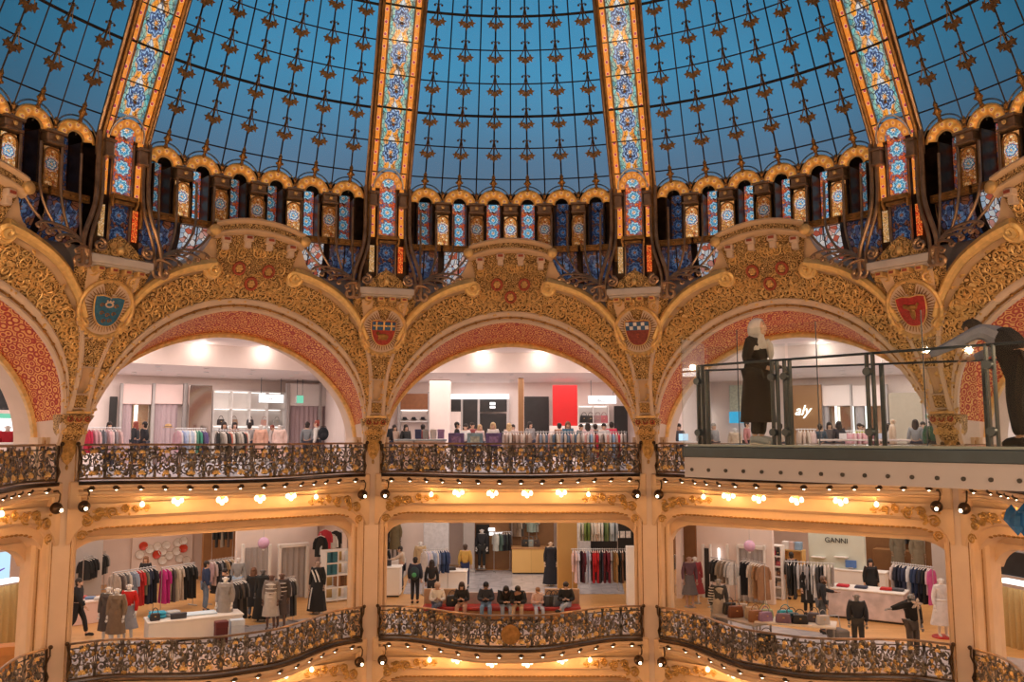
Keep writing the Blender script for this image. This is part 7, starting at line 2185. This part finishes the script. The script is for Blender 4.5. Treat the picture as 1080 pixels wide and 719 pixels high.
mannequin('mannequin in a long black gown before the amber wall', fp(581, 618), 180, h=1.85, top=(.02, .022, .03), legs=(.018, .02, .03), lower='abaya', body=(.65, .48, .35))
mannequin('mannequin in a black suit in the dark niche', rot(A, (plane_pt(508, 600, A, yb - .6)[0], yb - .6, ZL + .1)), 180, h=1.85, top=(.03, .03, .035), legs=(.03, .03, .03), tk='bulky')
rk = [(.55, .56, .52), (.6, .6, .55), (.1, .16, .14), (.05, .06, .06), (.02, .02, .03), (.04, .05, .05), (.03, .03, .035)]
rack('of grey and dark shirts before the wooden back wall', fp(521, 603), fp(538, 602), ZL, 1.75, rk, 'shirt')
rk = [(.18, .12, .08), (.3, .22, .15), (.5, .42, .34), (.12, .1, .09)]
rack('of brown jackets right of the lit notices', fp(540, 601), fp(550, 600), ZL, 2.4, rk, 'jacket')
rk = [(.35, .45, .4), (.4, .5, .44), (.3, .36, .33), (.5, .5, .45)]
rack('of pale green jackets high on the wooden back wall', fp(558, 601), fp(566, 600), ZL, 2.6, rk, 'jacket')
tb = counter('amber wooden shop counter before the back wall', fp(560, 604), 0, 1.7, .8, 1.15, M['amber'], M['wood'])
for i, c in enumerate(((.03, .03, .03), (.25, .3, .3), (.08, .05, .04))): handbag(('black', 'grey-green', 'dark brown')[i] + ' bag on the amber shop counter', fp(555 + 5 * i, 604) + Vector((0, 0, 1.155)), 0, c, .4, .3)
counter('low white display block left of the mustard jacket', fp(474, 622), 0, 1.4, .8, .8, M['white'], M['white'])
folded('dark folded garment on the low white display block', fp(474, 622) + Vector((0, -.1, .805)), .2, (.06, .05, .05), .5, .4, .07)
# two tier rack
up = [(.62, .6, .55), (.5, .5, .42), (.2, .28, .08), (.16, .24, .06), (.6, .55, .48), (.66, .62, .56), (.62, .5, .4), (.7, .66, .6), (.66, .64, .6), (.1, .16, .06), (.2, .26, .1), (.5, .54, .56), (.42, .48, .52), (.35, .38, .4)]
rack('upper tier of the long rack at right', fp(611, 622), fp(652, 622), ZL, 2.75, up, 'shirt')
lo = [(.62, .45, .44), (.66, .5, .5), (.55, .55, .66), (.03, .03, .05), (.05, .01, .02), (.14, .012, .025), (.45, .5, .62), (.42, .46, .6), (.03, .025, .03), (.42, .012, .02), (.5, .015, .02), (.45, .02, .03), (.03, .03, .04), (.05, .05, .08), (.12, .012, .022), (.14, .012, .025), (.15, .015, .03), (.4, .38, .4), (.30, .17, .06), (.34, .2, .08), (.02, .02, .02), (.025, .022, .022), (.2, .1, .06), (.02, .02, .02), (.03, .028, .03)]
rack('lower tier of the long rack at right', fp(604, 632), fp(663, 632), ZL, 1.85, lo, ['shirt', 'dress', 'dress', 'trousers', 'coat'])
# bench and the row of people sitting behind the balustrade
yb2 = 15.75
bx0, bx1 = plane_pt(446, 634, A, yb2)[0], plane_pt(612, 634, A, yb2)[0]
bn = thing('bench', 'long red bench with a tan wooden back behind the balustrade', 'bench', (0, yb2, ZL))
MB().box(((bx0 + bx1) / 2, .0, .40), (bx1 - bx0, .62, .12), ch=.03).build('seat', plain('red_leather', (.42, .03, .02), .45), bn)
MB().box(((bx0 + bx1) / 2, .0, .17), (bx1 - bx0 - .1, .5, .34), ch=.02).build('base', M['wood'], bn)
for x0, x1 in ((bx0, plane_pt(482, 634, A, yb2)[0]), (plane_pt(575, 634, A, yb2)[0], bx1)):
    MB().box(((x0 + x1) / 2, .36, .62), (x1 - x0, .10, .66), ch=.02).build('wooden_back', plain('tan_board', (.46, .29, .17), .5), bn)
x0, x1 = plane_pt(484, 634, A, yb2)[0], plane_pt(573, 634, A, yb2)[0]
MB().box(((x0 + x1) / 2, .36, .58), (x1 - x0, .08, .52), ch=.02).build('padded_back', plain('grey_rose_board', (.48, .39, .37), .5), bn)
SEAT = [(461, 'bald man in a white shirt sitting at the left end of the bench', 'sitcross', (.72, .68, .62), (.10, .12, .18), 'hair', (.5, .36, .28), 1, 'top'), (487, 'woman in black with bare legs sitting second on the bench', 'sit', (.02, .02, .022), (.42, .25, .18), 'longhair', (.04, .02, .012), 0, 'top'), (512.5, 'man in dark jacket, cap and blue jeans sitting on the bench', 'sit', (.03, .035, .05), (.16, .26, .42), 'cap', (.015, .015, .018), 2, 'bulky'), (532.5, 'woman in black hunched over a phone beside the leaning man', 'sitlean', (.015, .015, .017), (.30, .36, .48), 'longhair', (.02, .012, .01), 0, 'bulky'), (547, 'man in black jacket and beige trousers leaning on the bench', 'sitlean', (.018, .018, .02), (.50, .38, .27), 'hair', (.02, .014, .01), 1, 'bulky'), (567, 'young person in pink top and pale jeans on the bench', 'sit', (.60, .42, .38), (.42, .5, .66), 'hair', (.25, .13, .07), 3, 'top'), (597, 'man in black with pale jeans sitting at the right end', 'sitcross', (.018, .018, .02), (.32, .38, .48), 'hair', (.03, .02, .015), 3, 'bulky')]
for px, lab, pose, top, legs, hs, hc, sk, tk in SEAT:
    x = plane_pt(px, 634, A, yb2 - .1)[0]
    person(lab, Vector((x, yb2 - .08, ZL)), 180 + rnd.uniform(-12, 12), pose, 1.74 if 'young' not in lab else 1.5, top, legs, hc, hs, tk, 'trousers', sk)
for i, (px, c, l) in enumerate(((477, (.02, .02, .025), 'black'), (579, (.05, .05, .06), 'charcoal'), (584, (.02, .02, .022), 'black leather'), (588, (.10, .12, .16), 'slate'))):
    x = plane_pt(px, 634, A, yb2 - .1)[0]
    handbag(l + ' bag lying on the red bench among the seated people' if i else 'black bag beside the bald man on the bench', Vector((x, yb2 - .08, ZL + .46)), rnd.random(), c, .42, .34, .26)

# --- right shop
A = 36
yr = ystand(A, 765, 632)
struct(wbox('wall_fitting', M['pinkwhite'], A, yr, (735, 545, 815, 630), .2, None, None, ZL, ZC))
o_ = wbox('wood_wall', M['wood'], A, ystand(A, 718, 626), (696, 545, 734, 626), .2, None, None, ZL, ZC); tag(o_, 'brown wooden wall beside the chequered shield pillar downstairs', 'wall panel')
o_ = wbox('mirror_panel', plain('mirror', (.7, .62, .52), .06, .9, .02), A, ystand(A, 716, 628), (711, 585, 722, 630), .06, None, None, ZL); tag(o_, 'tall mirror left of the grey skirt mannequin', 'mirror')
x, z, w, h = wrect(A, yr - .1, 742, 572, 768, 630)
ft, o = bay_thing('fitting_room', 'dark narrow fitting room opening behind the grey jackets rack', 'fitting room', A, x, yr - .1, ZL)
wbox('dark_opening', M['black'], A, yr - .06, (742.5, 578, 748, 630), .04, ft, o, ZL)
for r in ((740, 574, 742.5, 630), (748, 574, 750, 630), (766, 574, 768, 630)): wbox('post', M['white'], A, yr - .12, r, .12, ft, o, ZL)
wbox('light_strip', M['strip'], A, yr - .08, (757, 578, 759, 600), .04, ft, o)
x, z, w, h = wrect(A, yr - .1, 778, 578, 806, 630)
ft, o = bay_thing('fitting_room', 'curtained fitting room right of the lilac globe', 'fitting room', A, x, yr - .1, ZL)
wbox('lintel', M['white'], A, yr - .15, (777, 575, 807, 579), .12, ft, o)
wcurtain('curtain', M['greycurtain'], A, yr - .08, (779, 579, 805, 630), ft, o, ZL + .05)
for r in ((777, 575, 779, 630), (805, 575, 807, 630)): wbox('post', M['white'], A, yr - .15, r, .12, ft, o, ZL)
su, sx, sw, zs = shelf_unit('white shelf unit of shoes and bags left of the sage wall', A, ystand(A, 818, 632), (812, 575, 824, 632), .4, (M['white'], M['white']), 5, ZL)
cols_ = ((.5, .08, .12), (.03, .03, .03), (.6, .5, .42), (.2, .1, .07))
for lv in range(1, 5):
    for i, f in enumerate((.3, .7)):
        handbag(('left', 'right')[i] + ' small bag on the %s shelf of the white shoe unit' % ('lowest', 'second lowest', 'second highest', 'highest')[lv - 1], rot(A, (sx - sw / 2 + sw * f, ystand(A, 818, 632) + .15, zs[lv] + .03)), -rad(A), cols_[(lv + i) % 4], .2, .16, .12)
su, sx, sw, zs = shelf_unit('open oak shelf with boxes on top behind the black garments', A, ystand(A, 835, 628), (826, 580, 846, 628), .45, (M['amber'], M['amber']), 2, ZL)
for i, (f, c, l) in enumerate(((.15, (.75, .72, .7), 'white'), (.45, (.6, .45, .42), 'pink'), (.75, (.25, .38, .55), 'blue'))):
    boxed(l + ' box on top of the open oak shelf', rot(A, (sx - sw / 2 + sw * f, ystand(A, 835, 628) + .2, zs[2] + .03)), -rad(A), c, .28, .25, .3)
ysg = ystand(A, 885, 630)
sgw = wbox('sage_wall', M['sage'], A, ysg, (853, 545, 912, 630), .25, None, None, ZL, ZC); tag(sgw, 'pale sage wall with a dark shop name behind the counter', 'wall panel')
x, z, w, h = wrect(A, ysg - .03, 872, 567, 892, 573)
ln, o = bay_thing('shop_sign', 'dark shop name lettering at the top of the sage wall', 'sign', A, x, ysg - .03, z)
lettering('GANNI', .27, M['black'], ln, (0, 0, 0))
for px in (862, 886):
    o_ = wbox('wall_shelf', M['white'], A, ysg - .25, (px - 7, 587, px + 7, 588.3), .25); tag(o_, ('left' if px < 870 else 'right') + ' thin white shelf on the sage wall', 'shelf')
o_ = wbox('wood_wall', M['wood'], A, ystand(A, 940, 622), (912, 545, 986, 622), .2, None, None, ZL, ZC); tag(o_, 'orange wooden wall behind the two olive coats at right', 'wall panel')
o_ = wbox('wood_cabinet', M['wood'], A, ystand(A, 940, 622) - .7, (921, 580, 962, 604), .6); tag(o_, 'wooden wall cabinet above the reception counter at right', 'cabinet')
struct(wbox('wall_end', M['greyw'], A, ystand(A, 998, 640), (983, 545, 1016, 640), .2, None, None, ZL, ZC))
mn = mannequin('mannequin in a dark wine top and grey skirt beside the mirror', fp(728, 640), 180, h=1.85, top=(.12, .06, .08), legs=(.12, .11, .12), lower='skirt', body=(.4, .25, .2))
mannequin('mannequin in a red dress behind the grey skirt mannequin', fp(734, 636), 180, h=1.75, top=(.35, .05, .06), legs=(.33, .05, .06), lower='dress')
rk = [(.04, .035, .035), (.03, .03, .03), (.3, .24, .18), (.26, .2, .15), (.42, .40, .39), (.5, .48, .47)]
rack('of short jackets in the right lower shop', fp(752, 640), fp(776, 646), ZL, 1.75, rk, 'shirt')
rk = [(.02, .02, .022), (.015, .015, .018), (.02, .02, .03), (.6, .5, .42), (.5, .36, .24), (.32, .17, .08), (.3, .16, .08), (.28, .15, .08)]
rack('of black and brown coats right of the lilac globe', fp(785, 642), fp(808, 650), ZL, 1.75, rk, ['trousers', 'coat'])
rk = [(.02, .02, .022), (.02, .02, .02), (.05, .05, .055), (.45, .45, .48), (.55, .54, .56), (.35, .34, .36), (.3, .3, .33), (.6, .6, .62), (.66, .66, .68), (.04, .04, .045), (.06, .06, .07), (.66, .62, .6), (.5, .44, .4), (.3, .26, .24)]
rack('of black, grey and white clothes before the sage wall', fp(831, 646), fp(881, 650), ZL, 1.75, rk, ['jacket', 'trousers', 'dress'])
rk = [(.64, .55, .53), (.03, .035, .06), (.02, .022, .04), (.025, .03, .06), (.02, .03, .07), (.04, .05, .10), (.6, .6, .62), (.55, .56, .6), (.02, .04, .10), (.025, .04, .1), (.03, .05, .12), (.02, .02, .03), (.02, .025, .05), (.02, .02, .02), (.62, .45, .5), (.55, .1, .3)]
rack('of navy clothes beside the white dress mannequin', fp(944, 648), fp(986, 655), ZL, 1.75, rk, ['jacket', 'coat'])
rk = [(.62, .5, .4), (.1, .1, .1), (.02, .02, .02), (.55, .5, .5), (.02, .02, .02), (.6, .58, .56)]
rack('high behind the olive coats on the wooden wall', fp(952, 624), fp(978, 626), ZL, 2.7, rk, ['shirt'])
person('woman all in black browsing the black and grey rack', fp(853, 648), 180, 'stand', 1.7, (.015, .015, .016), (.015, .015, .016), (.015, .012, .01), 'longhair', lower='coat')
person('man in black standing in front of the open oak shelf', fp(836, 632), 0, 'stand', 1.74, (.015, .015, .017), (.03, .03, .03))
person('bald man in dark T-shirt and grey jeans sorting bags at the table', fp(868, 668), 90, 'reach', 1.76, (.02, .02, .026), (.09, .10, .115), (.10, .06, .045), sk=2)
person('woman in black behind the white till counter', fp(906, 625), 180, 'stand', 1.66, (.02, .02, .022), (.02, .02, .02), (.03, .02, .015), 'bun')
person('woman in black with long hair standing at the marble till counter', fp(920, 642), 190, 'stand', 1.74, (.018, .018, .02), (.018, .018, .02), (.02, .012, .01), 'longhair', lower='coat')
cl, cr_ = fp(890, 648), fp(938, 664)
c1_ = counter('long pinkish marble till counter in the right lower shop', (cl + cr_) / 2 + Vector((.3, .5, 0)), -rad(34), 2.4, .9, 1.0, plain('pink_marble', (.60, .50, .50), .25, 0, .25, 2.5), M['white'])
q_ = c1_.location
for i, (dx, dy, c, l) in enumerate(((-.7, .3, (.55, .04, .06), 'red'), (-.2, .0, (.06, .07, .12), 'dark blue'), (.5, -.35, (.5, .03, .03), 'bright red'), (.8, -.5, (.1, .1, .12), 'dark'))):
    folded(l + ' folded garment lying on the marble till counter', q_ + Vector((dx, dy, 1.005)), -.6, c, .4, .3, .05)
c2_ = counter('white till counter with screens behind the marble counter', fp(908, 632), -rad(34), 1.9, .6, 1.1, M['white'], M['white'])
o_ = thing('till_screen', 'blue till screen on the white counter', 'screen', fp(899, 632) + Vector((0, 0, 1.1)), -rad(30))
MB().box((0, 0, .2), (.4, .03, .28), ch=.008).build('panel', plain('till_blue', (.10, .22, .55), .3), o_)
MB().box((0, .02, .04), (.16, .14, .08), ch=.01).build('stand', M['steel'], o_)
o_ = thing('till_screen', 'pinkish till screen right of the blue one', 'screen', fp(908, 630) + Vector((0, 0, 1.1)), -rad(30))
MB().box((0, 0, .2), (.3, .03, .22), ch=.008).build('panel', plain('till_rose', (.55, .25, .35), .3), o_)
MB().box((0, .02, .04), (.16, .14, .08), ch=.01).build('stand', M['steel'], o_)
for px, l, c in ((949, 'left olive grey coat', (.20, .17, .12)), (970, 'right olive grey coat', (.22, .18, .12))):
    mannequin('headless mannequin in the %s against the wooden wall' % l, fp(px, 628 + (4 if px > 960 else 0)) + Vector((0, 0, .72)), 180, h=1.8, top=c, legs=c, lower='coat', tk='bulky', body=(.3, .2, .12))
p_ = fp(960, 630)
pt = thing('platform', 'wooden platform under the two olive grey coats', 'platform', Vector((p_.x, p_.y, ZL)), -rad(36))
MB().box((0, 0, .36), (2.2, .8, .71), ch=.02).build('body', M['wood'], pt)
MB().box((0, 0, .03), (2.1, .72, .06), ch=.01).build('plinth', M['black'], pt)
mn = mannequin('mannequin in a belted white dress on a red disc', fp(995, 672), 180, h=1.84, top=(.66, .62, .62), legs=(.62, .57, .57), lower='dress', base=False)
MB().tube([(.17 * cos(q), .135 * sin(q), 1.05) for q in [2 * pi * k / 18 for k in range(18)]], .025, 6, closed=True).build('belt', fabric((.7, .67, .67)), mn)
MB().lathe([(.3, 0), (.3, .03), (.27, .045), (.02, .046)], 22).build('red_disc', plain('red_lacquer', (.45, .03, .03), .4, 0, .03, 2.0), mn)
mn = mannequin('mannequin in a wide black jacket with one arm stretched out', fp(964, 697), 168, 'armout', h=1.86, top=(.014, .014, .016), legs=(.10, .08, .07), tk='bulky', body=(.28, .29, .31))
MB().tube([(.02, -.21, 1.44), (.04, -.22, 1.1), (.05, -.215, .8)], .02, 6).build('pale_scarf', fabric((.6, .5, .4)), mn)
m = MB()
for k in range(5): m.tube([(0, -.19, 1.44), (.1 * cos(k * 1.3), -.22, 1.44 + .09 * sin(k * 1.3)), (.17 * cos(k * 1.3), -.2, 1.44 + .14 * sin(k * 1.3))], [.02, .04, .012], 6)
m.build('pale_collar', fabric((.65, .56, .5)), mn)
mannequin('mannequin in a dark leather jacket leaning by the marble counter', fp(906, 690), 200, 'stand', h=1.72, top=(.03, .035, .05), legs=(.05, .05, .055), tk='bulky', body=(.2, .2, .22))
mn = mannequin('mannequin in a grey vest with striped sleeves near the balustrade', fp(759, 672), 180, h=1.82, top=(.05, .05, .055), legs=(.40, .36, .33), lower='coat', tk='bulky', body=(.3, .3, .32))
m = MB()
for i in range(7):
    t = i / 6
    a, b = Vector((-.17, 0, 1.40)), Vector((-.23, .02, .95))
    c = a.lerp(b, t)
    m.tube([(c.x + .092 * cos(q), c.y + .092 * sin(q), c.z) for q in [2 * pi * k / 12 for k in range(12)]], .013, 4, closed=True)
m.build('white_stripes', fabric((.7, .68, .66)), mn)
# tables of bags by the balustrade
a_, b_ = fp(768, 676), fp(803, 686)
tb1 = table('grey table of handbags left of the cyan bags', (a_ + b_) / 2 + Vector((0, .2, 0)), math.atan2((b_ - a_).y, (b_ - a_).x), 1.7, .8, .75, M['greyw'])
a2, b2 = fp(822, 686), fp(866, 690)
tb2 = table('glass-white table carrying the cyan and green bags', (a2 + b2) / 2 + Vector((0, .3, 0)), math.atan2((b2 - a2).y, (b2 - a2).x), 2.2, .9, .8, M['white'])
def ont(t, x, y, z):
    a = t.rotation_euler[2]
    return t.location + Vector((x * cos(a) - y * sin(a), x * sin(a) + y * cos(a), z))
for i, (x, y, c, l, w) in enumerate(((-.6, .1, (.02, .02, .022), 'black', .45), (-.15, -.1, (.17, .06, .03), 'chestnut brown', .5), (.2, .2, (.5, .4, .3), 'tan', .4), (.6, -.05, (.3, .14, .07), 'mid brown', .45), (-.3, .3, (.45, .4, .38), 'stone grey', .4))):
    handbag(l + ' handbag on the grey table near the striped sleeve mannequin', ont(tb1, x, y, .755), rnd.uniform(-.4, .4), c, w, .32, .2)
for i, (x, y, c, l, w) in enumerate(((-.85, .1, (.35, .45, .28), 'pale green', .5), (-.3, .2, (.02, .36, .52), 'bright cyan', .55), (-.1, -.15, (.02, .08, .12), 'dark teal', .5), (.5, .1, (.08, .07, .1), 'plum', .4), (-.8, -.3, (.3, .2, .4), 'lilac', .45), (-.3, -.35, (.2, .12, .2), 'dark violet', .45), (.15, -.32, (.02, .02, .03), 'black', .45), (.75, -.15, (.5, .5, .55), 'pale grey', .4))):
    handbag(l + ' handbag on the table of cyan and green bags', ont(tb2, x, y, .805), rnd.uniform(-.4, .4), c, w, .24, .2)
handbag('large black tote standing alone between the two bag tables', fp(812, 690) + Vector((0, .3, .0)), .3, (.02, .02, .02), .62, .5, .3)
pr = thing('folded_pushchair', 'grey wheeled basket right of the man sorting bags', 'trolley', fp(885, 688), .3)
m = MB()
for s in (-.25, .25):
    m.tube([(s, -.25, .1), (s, .2, .5), (s, .3, .95)], .014, 5).tube([(s, .25, .1), (s, -.15, .5)], .014, 5)
m.tube([(-.25, .3, .95), (.25, .3, .95)], .016, 5).build('frame', M['steel'], pr)
MB().box((0, 0, .5), (.46, .5, .3), ch=.05).build('basket', fabric((.22, .22, .24)), pr)
for s in (-.25, .25):
    for y in (-.25, .25): MB().tube([(s - .02, y, .08), (s + .02, y, .08)], [.08, .08], 12).build('wheel', M['black'], pr)
# --- slivers at the edges downstairs
A = -72
d = wbox('wall_screen', M['screen'], A, 17.5, (-12, 583, 11, 611), .1); tag(d, 'bright pale screen at the left edge downstairs', 'screen')
x, z, w, h = wrect(A, 17.45, -10, 598, 6, 606)
o_, q = bay_thing('screen_mark', 'curved purple stroke on the pale screen at left edge', 'sign', A, x, 17.44, z)
MB().tube([(-.3, 0, -.05), (-.05, 0, -.03), (.2, 0, .05)], [.02, .03, .015], 5).build('stroke', glow('purple_glow', (.25, .1, .6), .8), o_)
d = wbox('white_shelf', M['strip'], A, 17.3, (-12, 612, 22, 616), .3); tag(d, 'white lit shelf edge under the pale screen', 'shelf')
x, z, w, h = wrect(A, 17.6, -12, 617, 20, 690)
ft, o = bay_thing('curtain', 'cream curtain hanging under the lit shelf at left edge', 'curtain', A, x, 17.6, ZL)
wcurtain('cloth', M['goldcurtain'], A, 17.6, (-12, 618, 22, 690), ft, o, ZL)
boxed('orange wooden box behind the bottom left balustrade', fp(4, 712), .4, (.52, .22, .06), .7, .5, .75)
A = 72
d = wbox('dark_shelving', M['black'], A, 17.3, (1053, 583, 1100, 609), .3); tag(d, 'dark shelving at the right edge downstairs', 'shelf')
d = wbox('white_shelf', M['strip'], A, 17.2, (1053, 614, 1100, 618), .3); tag(d, 'white lit shelf edge at the right edge downstairs', 'shelf')
x, z, w, h = wrect(A, 17.5, 1055, 622, 1100, 700)
ft, o = bay_thing('curtain', 'gold curtain hanging below the lit shelf at right edge', 'curtain', A, x, 17.5, ZL)
wcurtain('cloth', M['goldcurtain'], A, 17.5, (1055, 622, 1100, 700), ft, o, ZL)

# =================================================================== GROUND STOREY (a strip at the bottom edge)
A = 0
for i, (x, w, m_) in enumerate(((-3.4, 1.2, 'white'), (-1.4, .9, 'sign'), (.3, 2.2, 'sign'), (2.4, 1.4, 'greyw'), (3.8, .9, 'white'))):
    rt = thing('shop_cabinet', ('first', 'second', 'third', 'fourth', 'fifth')[i] + ' pale cabinet from the left in the strip below the lowest lintel', 'cabinet', (x, 18.2, ZG))
    MB().box((0, 0, 1.6), (w, .5, 3.2), ch=.03).build('body', M[m_], rt)  # two of the bodies glow with the sign material, though no lamps
    for k in range(3): MB().box((0, -.27, 1.2 + .8 * k), (w * .8, .05, .3), ch=.01).build('dark_shelf', M['black'], rt)
